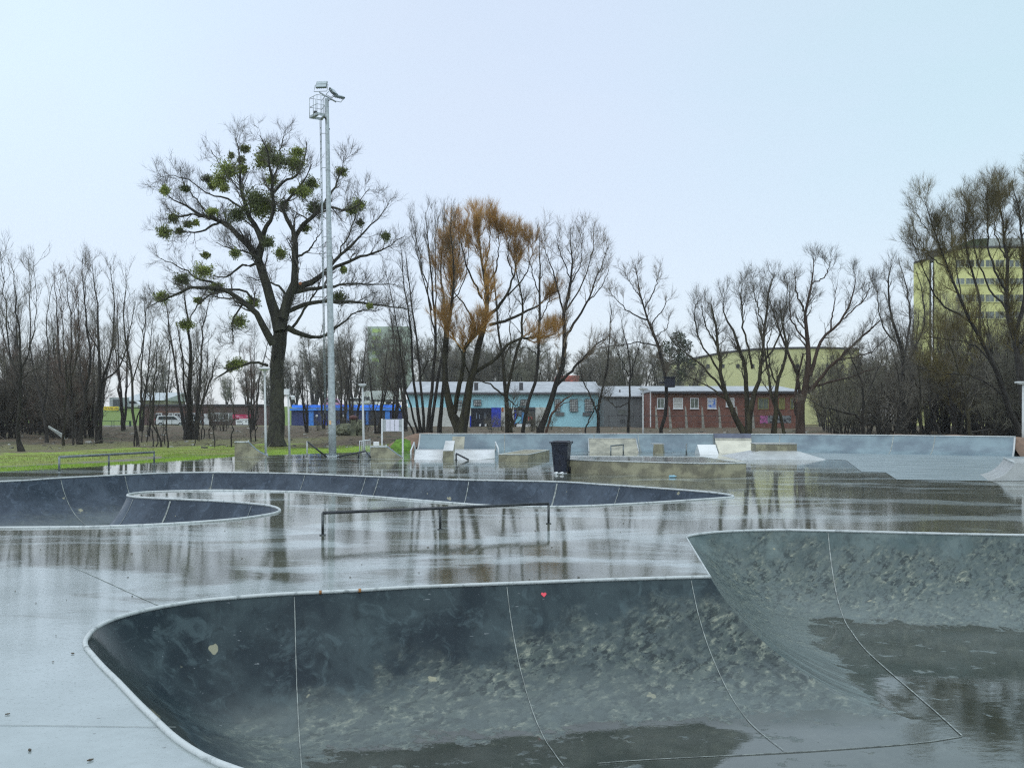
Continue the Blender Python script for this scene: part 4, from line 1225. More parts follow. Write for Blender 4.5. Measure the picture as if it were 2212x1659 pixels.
# red brick building
fc = Facade(105, zB8)
M_BRICK = brick('old_red_brick', (.225, .082, .050), (.155, .062, .044), (.17, .14, .12))
M_BRICKTOP = mat('brown_band', (.21, .105, .06), .7, .3, 3, (.12, .065, .045))
a, c_ = fc.p(462, 285), fc.p(1965, 655)
tt = thing('brick_building', ((a.x + c_.x) / 2, 105, c_.z), 'long low red brick building with pale flat roof behind the bare trees', 'building')
zb = c_.z - .3
b = MB(); b.box(((a.x + c_.x) / 2, 109, (a.z + zb) / 2), (c_.x - a.x, 8, a.z - zb)); b.build('wall', M_BRICK, tt)
fc.rect(465, 302, 1960, 340, .03, .05, 'cornice_band', M_BRICKTOP, tt)
rz0 = fc.p(0, 285).z
b = MB(); x0, x1 = a.x - .2, c_.x + .2
b.prism([V(x0, 104.5, rz0 + .01), V(x0, 104.5, rz0 + .12), V(x0, 113.5, rz0 + .95), V(x0, 113.5, rz0 + .01)], (x1 - x0, 0, 0)); b.build('roof', M_ROOFPALE, tt)
b = MB(); b.box(((x0 + x1) / 2, 104.42, rz0 - .03), (x1 - x0, .14, .2)); b.build('gutter', M_FASCIA, tt)
M_BLUEGLASS = mat('blue_curtain_glass', (.05, .16, .55), .15, .5, 1.5, (.55, .6, .65), 0, thr=(.45, .55))
M_DULLGLASS = mat('dull_green_glass', (.13, .15, .12), .3, .3, 2)
M_OLIVEPANEL = mat('olive_board', (.20, .19, .06), .6, .25, 4)
fc.window(510, 345, 588, 455, tt, glass=M_DULLGLASS)
fc.window(675, 345, 775, 455, tt, glass=M_BOARD, bars=(0, 3), label='window closed with pale horizontal boards')
fc.window(848, 345, 935, 455, tt, glass=M_DULLGLASS)
fc.window(1025, 345, 1115, 455, tt, glass=M_BLUEGLASS, label='window with a blue curtain behind the glass')
fc.window(1212, 345, 1300, 435, tt, glass=M_BOARD, bars=(0, 2), label='window closed with white boards behind the tree')
fc.window(1405, 345, 1465, 455, tt)
fc.window(1538, 345, 1650, 460, tt, frame=M_OLIVEPANEL, glass=M_DULLGLASS, sill=False)
fc.window(1752, 345, 1815, 460, tt, frame=M_OLIVEPANEL, glass=M_OLIVEPANEL, sill=False)
fc.window(1870, 345, 1930, 460, tt, frame=M_OLIVEPANEL, glass=M_DULLGLASS, sill=False)
M_GRAF = mat('graffiti_paint', (.42, .12, .30), .6, .6, 2.2, (.06, .06, .07), 0, thr=(.4, .55))
fc.rect(1560, 525, 1640, 605, .02, .03, 'graffiti', M_GRAF, tt)
fc.rect(1640, 525, 1880, 600, .02, .03, 'graffiti', mat('graffiti_grey', (.20, .22, .22), .6, .6, 3.5, (.03, .03, .035), 0, thr=(.42, .55)), tt)
fc.rect(438, 285, 448, 640, .12, .1, 'drain_pipe', M_WINWHITE, tt)
# concrete posts of the fence before it
tt = thing('concrete_fence', tuple(fc.p(640, 650, -3)), 'row of leaning weathered concrete fence posts with a wire before the red brick building', 'fence')
ff = Facade(101.5, zB8)
M_OLDC = mat('old_post_concrete', (.36, .35, .30), .8, .3, 4, (.20, .20, .17))
for x, lean in ((505, .02), (645, .14), (810, .1), (978, .03), (1152, .06), (1330, .12), (1490, .0)):
    p0 = ff.p(x + 8, 655); p1 = ff.p(x - 6 - lean * 30, 425)
    b = MB(); b.prism([p0 + V(-.16, 0, -.3), p0 + V(.16, 0, -.3), p1 + V(.08, 0, -.2), p1 + V(-.05, 0, 0)], (0, .18, 0)); b.build('post', M_OLDC, tt)
b = MB(); b.tube([ff.p(0, 526), ff.p(800, 526), ff.p(1560, 526)], .03, 5); b.tube([ff.p(0, 590), ff.p(800, 594), ff.p(1560, 590)], .015, 5); b.build('wire', M_FASCIA, tt)

# grey concrete shed between
fg = Facade(112, zB8)
M_GREYW = stained('dirty_grey_render', (.15, .165, .165), (.06, .062, .06), .7)
a, c_ = fg.p(-30, 335), fg.p(440, 660)
tt = thing('grey_shed', ((a.x + c_.x) / 2, 112, c_.z), 'dirty grey rendered shed between the red brick and the pale blue buildings', 'building')
b = MB(); b.box(((a.x + c_.x) / 2, 116, (a.z + c_.z) / 2 - .2), (c_.x - a.x, 8, a.z - c_.z + .4)); b.build('wall', M_GREYW, tt)
b = MB(); b.prism([V(a.x - .2, 111.6, a.z + .01), V(a.x - .2, 111.6, a.z + .12), V(a.x - .2, 118, a.z + 1.5), V(a.x - .2, 120.2, a.z + .01)], (c_.x - a.x + .3, 0, 0)); b.build('roof', M_ROOFPALE, tt)
fg.window(108, 462, 208, 515, tt, frame=M_GREYW, glass=M_DULLGLASS, bars=(4, 2), sill=False)
fg.window(128, 560, 190, 600, tt, frame=M_GREYW, glass=M_DARKWIN, bars=(2, 0), sill=False)
b = MB(); b.tube([fg.p(150, 300, 2), fg.p(150, 255, 2)], .1, 8); b.build('roof_pipe', M_FASCIA, tt)

# pale blue workshop
def zC(x, y): return 824.1 + x / 3.164, 449.5 + y / 3.164
fb_ = Facade(117, zC)
M_CYAN = stained('pale_blue_render', (.40, .74, .82), (.30, .45, .47), .7, .7, .42)
M_OFFW = stained('dirty_white_render', (.62, .63, .58), (.27, .28, .25), .8, .7, .5)
M_BLUEDOOR = mat('bright_blue_paint', (.010, .035, .42), .4, .25, 3)
M_BLACKIN = mat('dark_interior', (.010, .012, .018), .8, .2, 2)
a, m_, c_ = fb_.p(178, 1268), fb_.p(0, 1360), fb_.p(1490, 1505)
tt = thing('blue_workshop', ((a.x + c_.x) / 2, 117, c_.z), 'pale blue workshop with an open bright blue gate and barred windows', 'building')
xl, xr = a.x, c_.x
b = MB(); b.box(((xl + xr) / 2, 121.2, (a.z + c_.z) / 2 - .3), (xr - xl, 8, a.z - c_.z + .6)); b.build('wall', M_CYAN, tt)
for xa, xb in ((165, 612), (815, 905), (1052, 1122)):
    p, q = fb_.p(xa, 1361), fb_.p(xb, 1506)
    b = MB(); b.box(((p.x + q.x) / 2, 117.08, (p.z + q.z) / 2 - .2), (q.x - p.x, .3, p.z - q.z + .4)); b.build('lower_wall', M_OFFW, tt)
b = MB(); b.prism([V(xl - .25, 116.6, a.z + .01), V(xl - .25, 116.6, a.z + .2), V(xl - .25, 124, a.z + 1.75), V(xl - .25, 125.6, a.z + .01)], (xr - xl + .4, 0, 0)); b.build('roof', M_ROOFPALE, tt)
b = MB(); b.box(((xl + xr) / 2, 116.55, a.z - .02), (xr - xl + .4, .12, .22)); b.build('gutter', M_FASCIA, tt)
for x in (645, 955):
    p = fb_.p(x, 1255); b = MB(); b.box((p.x, 118, a.z + .8), (.5, .5, 1.2)); b.build('chimney', M_FASCIA, tt)
g_ = fb_.rect(612, 1366, 752, 1500, .06, .1, 'gateway', M_BLACKIN, tt)
for x in (648, 668, 705, 712):
    fb_.rect(x, 1400 + (x % 3) * 6, x + 4, 1440, .07, .02, 'tool', mat('pale_tool', (.20, .25, .32), .5), tt)
for x in (668, 706):
    fb_.rect(x, 1475, x + 12, 1490, .09, .05, 'white_sack', M_WHITE, tt)
d_ = fb_.rect(752, 1364, 816, 1502, .28, .08, 'gate_leaf', M_BLUEDOOR, tt)
fb_.rect(604, 1420, 613, 1502, .28, .08, 'gate_leaf', M_BLUEDOOR, tt)
fb_.rect(822, 1362, 834, 1392, .14, .08, 'orange_board', mat('orange_board', (.35, .11, .03), .6), tt)
g_ = fb_.rect(906, 1368, 1050, 1500, -.02, .1, 'doorway', mat('grey_interior', (.045, .05, .055), .8), tt)
fb_.rect(905, 1361, 1052, 1376, .12, .12, 'lintel', M_FASCIA, tt)
M_GRID = mat('grille_paint', (.30, .33, .32), .5)
M_PALEGL = mat('pale_dusty_glass', (.50, .53, .50), .35, .3, 2, (.20, .22, .22))
for x0, y0, x1, y1, bb_ in ((628, 1310, 682, 1352, (3, 1)), (948, 1308, 1002, 1350, (3, 1)), (508, 1312, 552, 1352, (2, 1)), (1182, 1305, 1222, 1390, (2, 4)), (1286, 1305, 1342, 1392, (3, 4)), (1388, 1304, 1446, 1390, (3, 4))):
    fb_.window(x0, y0, x1, y1, tt, frame=M_FASCIA, glass=M_PALEGL, bars=bb_, fr=.05, sill=False)
for x0, x1 in ((1190, 1250), (1375, 1430)):
    fb_.rect(x0, 1395, x1, 1420, .03, .04, 'grey_patch', M_GREYW, tt)
fb_.rect(505, 1356, 555, 1376, .3, .28, 'awning', mat('grey_awning', (.28, .31, .30), .6), tt)
# blue and white machine and person in the doorway
def zD(x, y): return (1160 + x / 20.74) / 1.0678, (920 + y / 20.74) / 1.0678
fd = Facade(116.2, zD)
zfl = fb_.p(0, 1500).z
tt2 = thing('workshop_trolley', tuple(fd.p(760, 1340)), 'blue cabinet on a white base standing in the workshop doorway', 'trolley')
fd.rect(560, 560, 640, 1200, .1, .25, 'frame', M_BLUEDOOR, tt2)
M_LBLUE = mat('light_blue_panel', (.18, .47, .58), .4, .1)
fd.rect(600, 850, 890, 1160, .12, .28, 'front_panel', M_LBLUE, tt2)
fd.rect(600, 560, 890, 820, .0, .1, 'back_panel', mat('grey_blue_panel', (.17, .21, .25), .5, .4, 5), tt2)
fd.rect(900, 640, 1040, 1160, .02, .2, 'side_panel', mat('mid_blue_panel', (.05, .22, .46), .5), tt2)
fd.rect(650, 1200, 1370, 1350, .14, .5, 'base', M_WHITE, tt2, bev=.05)
fd.rect(590, 1170, 640, 1310, .16, .1, 'foot', M_BLACKIN, tt2)

def skin_person(name, verts, edges, parent, mtl):
    me = bpy.data.meshes.new(name)
    me.from_pydata([v[:3] for v in verts], edges, [])
    o = bpy.data.objects.new(name, me); COL.objects.link(o)
    o.modifiers.new('skin', 'SKIN'); sb = o.modifiers.new('sub', 'SUBSURF'); sb.levels = sb.render_levels = 1
    for i, v in enumerate(verts):
        me.skin_vertices[0].data[i].radius = (v[3], v[3] * (v[4] if len(v) > 4 else 1))
    me.skin_vertices[0].data[0].use_root = True
    bpy.context.view_layer.update()
    dg = bpy.context.evaluated_depsgraph_get()
    m2 = bpy.data.meshes.new_from_object(o.evaluated_get(dg))
    bpy.data.objects.remove(o); m2.name = name
    return link_mesh(name, m2, mtl, parent, True)
pf = P(*zD(1410, 1345), 115.4); px0, pz0 = pf.x, zfl
pt = thing('person', (px0, 115.4, pz0), 'person in a red jacket and dark jeans stooping in the workshop doorway', 'person')
def pv(x, y, z, r, k=1): return (px0 + x, 115.4 + y, pz0 + z, r, k)
M_JACKET = mat('red_jacket', (.55, .02, .03), .7, .2, 8); M_JEANS = mat('dark_jeans', (.018, .025, .05), .8, .3, 10); M_SKIN = mat('skin', (.45, .27, .20), .6, .05)
skin_person('body', [pv(-.03, 0, .93, .15), pv(-.15, -.18, 1.18, .16), pv(-.26, -.32, 1.36, .14), pv(-.34, -.42, 1.45, .06), pv(-.40, -.50, 1.53, .095), pv(-.12, -.38, 1.32, .07), pv(-.10, -.48, 1.08, .05), pv(-.2, -.62, .92, .04), pv(-.42, -.28, 1.30, .07), pv(-.48, -.42, 1.06, .05), pv(-.46, -.58, .90, .04), pv(.06, 0, .86, .10), pv(.08, -.06, .48, .075), pv(.12, .02, .08, .05), pv(-.14, 0, .86, .10), pv(-.18, -.08, .48, .075), pv(-.12, .02, .08, .05), pv(-.22, -.68, .84, .03), pv(-.46, -.64, .82, .03)],
            [(0, 1), (1, 2), (2, 3), (3, 4), (2, 5), (5, 6), (6, 7), (2, 8), (8, 9), (9, 10), (0, 11), (11, 12), (12, 13), (0, 14), (14, 15), (15, 16), (7, 17), (10, 18)], pt, M_SKIN)
skin_person('jacket', [pv(-.05, 0, .95, .185), pv(-.15, -.18, 1.18, .205), pv(-.26, -.32, 1.36, .18), pv(-.12, -.38, 1.32, .10), pv(-.10, -.48, 1.08, .075), pv(-.18, -.60, .95, .06), pv(-.42, -.28, 1.30, .10), pv(-.48, -.42, 1.06, .075), pv(-.46, -.55, .93, .06)],
            [(0, 1), (1, 2), (2, 3), (3, 4), (4, 5), (2, 6), (6, 7), (7, 8)], pt, M_JACKET)
skin_person('trousers', [pv(-.03, .01, .93, .18), pv(.06, 0, .84, .125), pv(.08, -.06, .48, .10), pv(.12, .02, .10, .08), pv(-.14, 0, .84, .125), pv(-.18, -.08, .48, .10), pv(-.12, .02, .10, .08)],
            [(0, 1), (1, 2), (2, 3), (0, 4), (4, 5), (5, 6)], pt, M_JEANS)
for x in (.12, -.12):
    b = MB(); b.ball((px0 + x, 115.32, pz0 + .06), .1, 2, (.75, 1.5, .6)); b.build('shoe', M_WHITE, pt, True)
b = MB(); b.ball((px0 - .40, 115.4 - .47, pz0 + 1.57), .105, 2, (1, 1, .9)); b.build('hair', mat('dark_hair', (.02, .015, .012), .7), pt, True)

# blue garages
fg2 = Facade(133, lambda x, y: (599.4 + x / 7.381, 824.1 + y / 7.381))
M_NAVY = stained('navy_wall', (.032, .050, .17), (.016, .024, .07), .9, .6, .5)
M_BFAS = mat('blue_fascia', (.05, .26, .85), .45, .15, 2)
M_BPANEL = mat('light_blue_door', (.06, .24, .70), .45, .2, 2)
a, c_ = fg2.p(215, 462), fg2.p(2042, 706)
tt = thing('blue_garages', ((a.x + c_.x) / 2, 133, c_.z), 'long low navy garage block with bright blue fascia and light blue doors', 'building')
zb = fg2.p(0, 790).z
b = MB(); b.box(((a.x + c_.x) / 2, 136.2, (a.z + zb) / 2), (c_.x - a.x, 6, a.z - zb)); b.build('wall', M_NAVY, tt)
fg2.rect(205, 432, 2050, 462, .35, 6.8, 'fascia', M_BFAS, tt)
fg2.rect(215, 372, 1890, 420, -.5, 5.6, 'parapet', M_BFAS, tt)
fg2.rect(230, 708, 740, 775, -.15, .2, 'plinth', M_LIGHTC, tt)
fg2.rect(1320, 706, 2035, 772, .0, .4, 'plinth', M_LIGHTC, tt)
for x0, x1, y1 in ((500, 576, 706), (1410, 1452, 690), (1716, 1792, 640), (1105, 1150, 620)):
    fg2.rect(x0, 464, x1, y1, .06, .1, 'garage_door', M_BPANEL, tt)
fg2.rect(1480, 470, 1716, 700, -.0, .12, 'garage_door', mat('dark_doors', (.02, .022, .03), .5, .3, 2), tt)
for x in (612, 1036):
    fg2.rect(x, 528, x + 32, 562, .09, .06, 'number_plate', M_WHITE, tt)
fg2.rect(740, 610, 800, 760, .3, .2, 'open_door', M_BLUEDOOR, tt)

# brown brick row on the left with a red banner
def zE(x, y): return 206 + x / 5.368, 824.1 + y / 5.368
fe = Facade(152, zE)
M_BROWNB = brick('brown_brick', (.115, .060, .050), (.085, .050, .045), (.13, .11, .10))
a, c_ = fe.p(560, 285), fe.p(2000, 505)
tt = thing('brown_building', ((a.x + c_.x) / 2, 152, c_.z), 'long low brown brick building with white window frames behind the parked cars', 'building')
b = MB(); b.box(((a.x + c_.x) / 2, 156, (a.z + c_.z) / 2 - .3), (c_.x - a.x, 8, a.z - c_.z + .6)); b.build('wall', M_BROWNB, tt)
fe.rect(555, 264, 2010, 284, .4, 8.8, 'roof', M_FASCIA, tt)
fe.rect(690, 346, 1240, 364, .06, .1, 'cornice_band', M_BRICKTOP, tt)
for x0, x1 in ((696, 775), (850, 905), (912, 992), (1110, 1165), (1366, 1440), (1478, 1550)):
    fe.window(x0, 366, x1, 455, tt, bars=(1, 0), fr=.13)
fe.rect(1258, 375, 1325, 500, .05, .1, 'door', M_WINWHITE, tt)
fe.rect(1325, 360, 1590, 440, .02, .05, 'render_panel', mat('pale_green_render', (.22, .25, .24), .6, .3, 3), tt)
# red banner and white sign
fs = Facade(146, lambda x, y: ((520 + x / 23.7) / 1.0678, (930 + y / 23.7) / 1.0678))
M_CRIM = mat('crimson_banner', (.42, .020, .085), .5, .2, 5)
tt = thing('banner', tuple(fs.p(900, 1200)), 'crimson banner with pale lettering above the white sign at the brown brick building', 'banner')
fs.rect(390, 610, 1400, 850, .05, .06, 'cloth', M_CRIM, tt)
def text3d(body, c, h, mtl, parent, name='lettering', wmax=None, thick=.02):
    cu = bpy.data.curves.new(name, 'FONT'); cu.body = body; cu.size = h * 1.4; cu.align_x = 'CENTER'; cu.align_y = 'CENTER'; cu.extrude = thick
    o = bpy.data.objects.new(name, cu); COL.objects.link(o)
    bpy.context.view_layer.update()
    dg = bpy.context.evaluated_depsgraph_get(); me = bpy.data.meshes.new_from_object(o.evaluated_get(dg)); bpy.data.objects.remove(o)
    xs_ = [v.co.x for v in me.vertices]
    k = 1.0 if not wmax or not xs_ else min(1.0, wmax / max(1e-6, max(xs_) - min(xs_)))
    me.transform(Matrix.Translation(c) @ Matrix.Rotation(math.pi / 2, 4, 'X') @ Matrix.Diagonal((k, 1, 1, 1)))
    me.name = name
    return link_mesh(name, me, mtl, parent)
b = MB()
for x0, y0, x1, y1 in ((560, 680, 760, 705), (590, 765, 985, 785), (1120, 760, 1310, 782), (1120, 680, 1330, 700)):
    p, q = fs.p(x0, y0), fs.p(x1, y1); b.box(((p.x + q.x) / 2, 145.93, (p.z + q.z) / 2), (q.x - p.x, .02, p.z - q.z))
b.build('lettering', mat('pink_lettering', (.75, .45, .55), .5), tt)
tt = thing('sign', tuple(fs.p(1000, 1300)), 'white sign board with dark lettering standing under the crimson banner', 'sign')
fs.rect(590, 910, 1450, 1180, .25, .08, 'board', M_WHITE, tt)
M_INK = mat('dark_ink', (.03, .05, .06), .6)
p, q = fs.p(640, 950), fs.p(970, 1040)
text3d('Lakier', V((p.x + q.x) / 2, 145.73, (p.z + q.z) / 2), p.z - q.z, M_INK, tt, wmax=q.x - p.x)
b = MB()
for x0, y0, x1, y1 in ((650, 1115, 760, 1130), (800, 1100, 840, 1140), (920, 1100, 970, 1150), (1110, 970, 1180, 1030), (1270, 900, 1310, 1180)):
    p, q = fs.p(x0, y0), fs.p(x1, y1); b.box(((p.x + q.x) / 2, 145.735, (p.z + q.z) / 2), (q.x - p.x, .02, p.z - q.z))
b.build('lettering', M_INK, tt)
fs.rect(760, 838, 1400, 880, .15, .2, 'lamp_bar', M_WHITE, tt)
fs.rect(1265, 900, 1300, 1420, .27, .08, 'post', M_FASCIA, tt)
fs.rect(1385, 930, 1440, 1215, .27, .02, 'post', M_WHITE, tt)

# white roofed hall up the slope
fh = Facade(228, zE)
a, c_ = fh.p(270, 130), fh.p(790, 275)
tt = thing('white_hall', ((a.x + c_.x) / 2, 228, c_.z), 'pale hall with a wide whitish roof on the slope above the brown brick building', 'building')
b = MB(); b.box(((a.x + c_.x) / 2, 236, c_.z - .5), (c_.x - a.x, 14, 3.2)); b.build('wall', M_GREYC, tt)
b = MB(); b.prism([V(a.x, 228.5, c_.z + 1.11), V(a.x, 227.5, c_.z + 1.2), V(a.x + 1, 240, a.z + .3), V(a.x + 1, 243, c_.z + 1.11)], (c_.x - a.x, 0, 0)); b.build('roof', stained('pale_roof', (.52, .56, .57), (.25, .29, .30), 1.5), tt)
# yellow sign on the slope
fy = Facade(205, zE)
tt = thing('yellow_sign', tuple(fy.p(185, 340)), 'yellow banner with dark lettering on the fence at the top of the grass slope', 'banner')
fy.rect(95, 290, 268, 332, .05, .06, 'cloth', mat('yellow_banner', (.70, .52, .02), .5, .1, 4), tt)
b = MB()
for k, x in enumerate((120, 146, 160, 178, 196, 222, 236, 250)):
    p, q = fy.p(x, 304 + (k % 3) * 4), fy.p(x + 11, 318); b.box(((p.x + q.x) / 2, 204.92, (p.z + q.z) / 2), (q.x - p.x, .03, p.z - q.z), rot=Matrix.Rotation(.5 * (-1) ** k, 3, 'Y'))
b.build('lettering', M_INK, tt)
for x in (110, 255):
    fy.rect(x, 285, x + 8, 370, .0, .08, 'post', M_FASCIA, tt)
tt = thing('site_cabin', tuple(fy.p(200, 290)), 'pale grey cabin with dark panels above the yellow banner', 'cabin')
fy.rect(118, 182, 262, 290, -2, 4, 'wall', mat('cabin_grey', (.33, .36, .38), .5, .2), tt)
fy.rect(160, 205, 240, 285, -1.93, .1, 'dark_panel', mat('cabin_dark', (.05, .06, .07), .4), tt)
fy.rect(244, 180, 256, 292, -1.85, .1, 'corner_post', M_WHITE, tt)
# sports court fence
fcx = Facade(118, zE)
M_GREENST = mat('green_steel', (.02, .06, .045), .5, .2); M_ORANGE = mat('orange_board_paint', (.55, .25, .10), .6, .3, 2, (.40, .15, .06))
tt = thing('court_fence', tuple(fcx.p(240, 600)), 'dark green court fence with an orange kick board between the left tree trunks', 'fence')
fcx.rect(75, 545, 412, 606, .0, .06, 'kick_board', M_ORANGE, tt)
for x in (75, 190, 215, 300, 395, 412):
    fcx.rect(x, 456, x + 5, 606, .06, .05, 'post', M_GREENST, tt)
fcx.rect(392, 458, 410, 520, .03, .04, 'gate_panel', M_GREENST, tt)
fcx.rect(80, 456, 412, 462, .09, .02, 'rail', M_GREENST, tt)
fcx.rect(80, 540, 412, 546, .09, .02, 'rail', M_GREENST, tt)
fcx.rect(80, 510, 412, 532, -.5, .1, 'white_line_board', M_LIGHTC, tt)
# low wall strip across the wood
tt = thing('garden_edge', tuple(P(480, 933, 108)), 'long low dark timber edging at the far side of the leaf litter', 'edging')
b = MB(); p, q = P(265, 932, 112), P(560, 934, 104); b.tube([p, q], .16, 6); b.build('beam', M_FASCIA, tt)
# green mesh fence posts near cars
tt = thing('mesh_fence', tuple(P(430, 925, 135)), 'low wire fence with thin posts in front of the parked cars', 'fence')
b = MB()
p, q = P(330, 922, 138), P(500, 922, 132)
for k in range(9):
    r_ = p.lerp(q, k / 8); b2 = MB(); b2.tube([V(r_.x, r_.y, tz(r_.x, r_.y) - .05), V(r_.x, r_.y, tz(r_.x, r_.y) + 1.3)], .035, 5); b2.build('post', M_GREENST, tt)
for h in (.3, .8, 1.28): b.tube([V(p.x, p.y, tz(p.x, p.y) + h), V(q.x, q.y, tz(q.x, q.y) + h)], .015, 4)
b.build('wire', M_GREENST, tt)
# leaning pale board at the left
p = P(122, 938, 62)
b = MB(); b.prism([p + V(-.55, 0, .55), p + V(.45, .1, -.05), p + V(.45, .25, -.42), p + V(-.62, .15, .42)], (0, .05, .03))
tag(b.build('discarded_board', mat('wet_board', (.55, .60, .57), .4, .2, 3)), 'pale discarded board leaning on the ground between the left tree trunks', 'board')

# tower blocks
M_SKYGLASS = mat('block_window_glass', (.13, .155, .14), .2, .6, .35, (.23, .27, .25), 0, thr=(.45, .55))
M_YEL = stained('yellow_render', (.74, .75, .30), (.58, .60, .27), .15, .7, .5)
M_YELLOW2 = stained('pale_yellow_render', (.66, .67, .34), (.52, .54, .29), .15, .7, .4)
def zR(x, y): return 1404.8 + x / 2.725, 374.6 + y / 2.725
fy1 = Facade(158, zR)
a = fy1.p(1557, 530); gz = tz(70, 160)
tt = thing('apartment_block', (a.x + 14, 162, gz), 'tall yellow apartment block with rows of windows behind the trees at the right edge', 'building')
q = fy1.p(1650, 505); p = fy1.p(1672, 505)
ray = V(a.x / 158 * 14, 14, 0)
def slab(x0, x1, z0, z1, y_, name, mtl):
    b = MB(); b.prism([V(x0, y_, gz), V(x1, y_, gz), V(x1, y_, z1), V(x0, y_, z0)], ray); return b.build(name, mtl, tt)
slab(a.x, q.x, a.z, q.z, 158.5, 'side_wall', M_YEL)
slab(q.x, p.x, q.z + .2, q.z + .3, 159.2, 'stair_strip', mat('stair_glass', (.05, .06, .06), .3, .4, 1))
b = MB(); b.prism([V(a.x - .1, 158.3, a.z + .01), V(q.x, 158.3, q.z + .01), V(q.x, 158.3, q.z + .3), V(a.x - .1, 158.3, a.z + .3)], ray); b.build('roof_edge', M_FASCIA, tt)
r_ = fy1.p(1900, 440); e_ = fy1.p(2600, 440)
b = MB(); b.prism([V(p.x, 158, gz), V(e_.x, 158, gz), V(e_.x, 158, r_.z), V(fy1.p(1850, 0).x, 158, r_.z), V(p.x, 158, fy1.p(0, 492).z)], ray); b.build('front_wall', M_YEL, tt)
b = MB(); b.prism([V(p.x - .2, 157.7, fy1.p(0, 492).z + .01), V(fy1.p(1850, 0).x, 157.7, r_.z + .01), V(e_.x, 157.7, r_.z + .01), V(e_.x, 157.7, r_.z + .3), V(fy1.p(1850, 0).x, 157.7, r_.z + .3), V(p.x - .2, 157.7, fy1.p(0, 492).z + .3)], ray); b.build('roof_edge', M_FASCIA, tt)
g1 = [fy1.p(1840, 438), fy1.p(1950, 380), fy1.p(2045, 372), fy1.p(2045, 438)]
b = MB(); b.prism([v + V(0, 3, .31) for v in g1], (0, 5, 0)); b.build('roof_gable', mat('dark_green_roof', (.055, .085, .035), .7, .3, .6), tt)
b = MB()
for x0, y0, x1, y1 in ((1742, 432, 1780, 470), (1795, 415, 1835, 450)):
    u, v = fy1.p(x0, y0), fy1.p(x1, y1); b.box(((u.x + v.x) / 2, 165, (u.z + v.z) / 2), (v.x - u.x, 2, u.z - v.z + .8))
b.build('roof_plant', M_FASCIA, tt)
b = MB(); u, v = fy1.p(2060, 360), fy1.p(2400, 440); b.box(((u.x + v.x) / 2, 166, (u.z + v.z) / 2 + .31), (v.x - u.x, 6, u.z - v.z)); b.build('roof_house', mat('pale_roof_house', (.42, .46, .42), .6, .2), tt)
for r0, r1 in ((508, 555), (616, 656), (712, 760), (812, 858)):
    for k in range(9):
        x0 = 1796 + k * 58
        fy1.window(x0, r0, x0 + 55, r1, tt, frame=M_YELLOW2, bars=(1, 0), fr=.10, glass=M_SKYGLASS)
# lower yellow block
fy2 = Facade(178, zR)
tt = thing('yellow_hall', tuple(fy2.p(600, 1240)), 'wide lower pale yellow block with a gently curved roof above the red brick building', 'building')
top = [(105, 1132), (250, 1096), (420, 1062), (600, 1042), (800, 1034), (1010, 1032), (1230, 1040)]
gz2 = 0.
b = MB(); b.prism([fy2.p(x, y) for x, y in top] + [V(fy2.p(1230, 0).x, 178, gz2), V(fy2.p(105, 0).x, 178, gz2)], (fy2.p(105, 0).x / 178 * 16, 16, 0)); b.build('wall', M_YELLOW2, tt)
b = MB()
tp_ = [fy2.p(x, y) + V(0, -.3, .02) for x, y in top]
b.prism(tp_ + [v + V(0, 0, .35) for v in tp_[::-1]], (fy2.p(105, 0).x / 178 * 16, 16, 0)); b.build('roof_edge', M_FASCIA, tt)
for k in range(12):
    x0 = 150 + k * 88
    fy2.window(x0, 1120, x0 + 26, 1150, tt, frame=M_YELLOW2, bars=(0, 0), fr=.1, sill=False)
# pale far slabs, red roof house
fw = Facade(330, lambda x, y: ((330 + x / 2.676) / 1.0678, (260 + y / 2.676) / 1.0678))
M_FARW = stained('pale_green_panels', (.42, .50, .43), (.36, .44, .30), .06, .7, .4)
tt = thing('apartment_block', tuple(fw.p(1450, 1620)), 'far pale green and white apartment block showing through the trees right of the mast', 'building')
a, c_ = fw.p(1385, 1320), fw.p(1640, 1690)
b = MB(); b.box(((a.x + c_.x) / 2, 336, (a.z + c_.z) / 2), (c_.x - a.x, 12, a.z - c_.z)); b.build('wall', M_FARW, tt)
M_LIME = mat('lime_panels', (.40, .55, .16), .6, .1)
for k in range(6):
    fw.rect(1415, 1335 + k * 45, 1468, 1358 + k * 45, .1, .2, 'balcony', M_LIME, tt); fw.rect(1520, 1340 + k * 45, 1600, 1352 + k * 45, .1, .2, 'window_band', M_DULLGLASS, tt)
fr_ = Facade(185, zC)
tt = thing('red_roof_house', tuple(fr_.p(1280, 1210)), 'small house with an orange red roof behind the pale blue workshop', 'house')
fr_.rect(1180, 1195, 1372, 1330, 0, 6, 'wall', M_OFFW, tt)
u, v = fr_.p(1172, 1200), fr_.p(1380, 1140)
b = MB(); b.prism([V(u.x, 184.5, u.z), V(u.x + .8, 188, v.z), V(u.x, 191.5, u.z)], (v.x - u.x, 0, 0)); b.build('roof', mat('red_tiles', (.36, .075, .045), .7, .25, 1.5), tt)

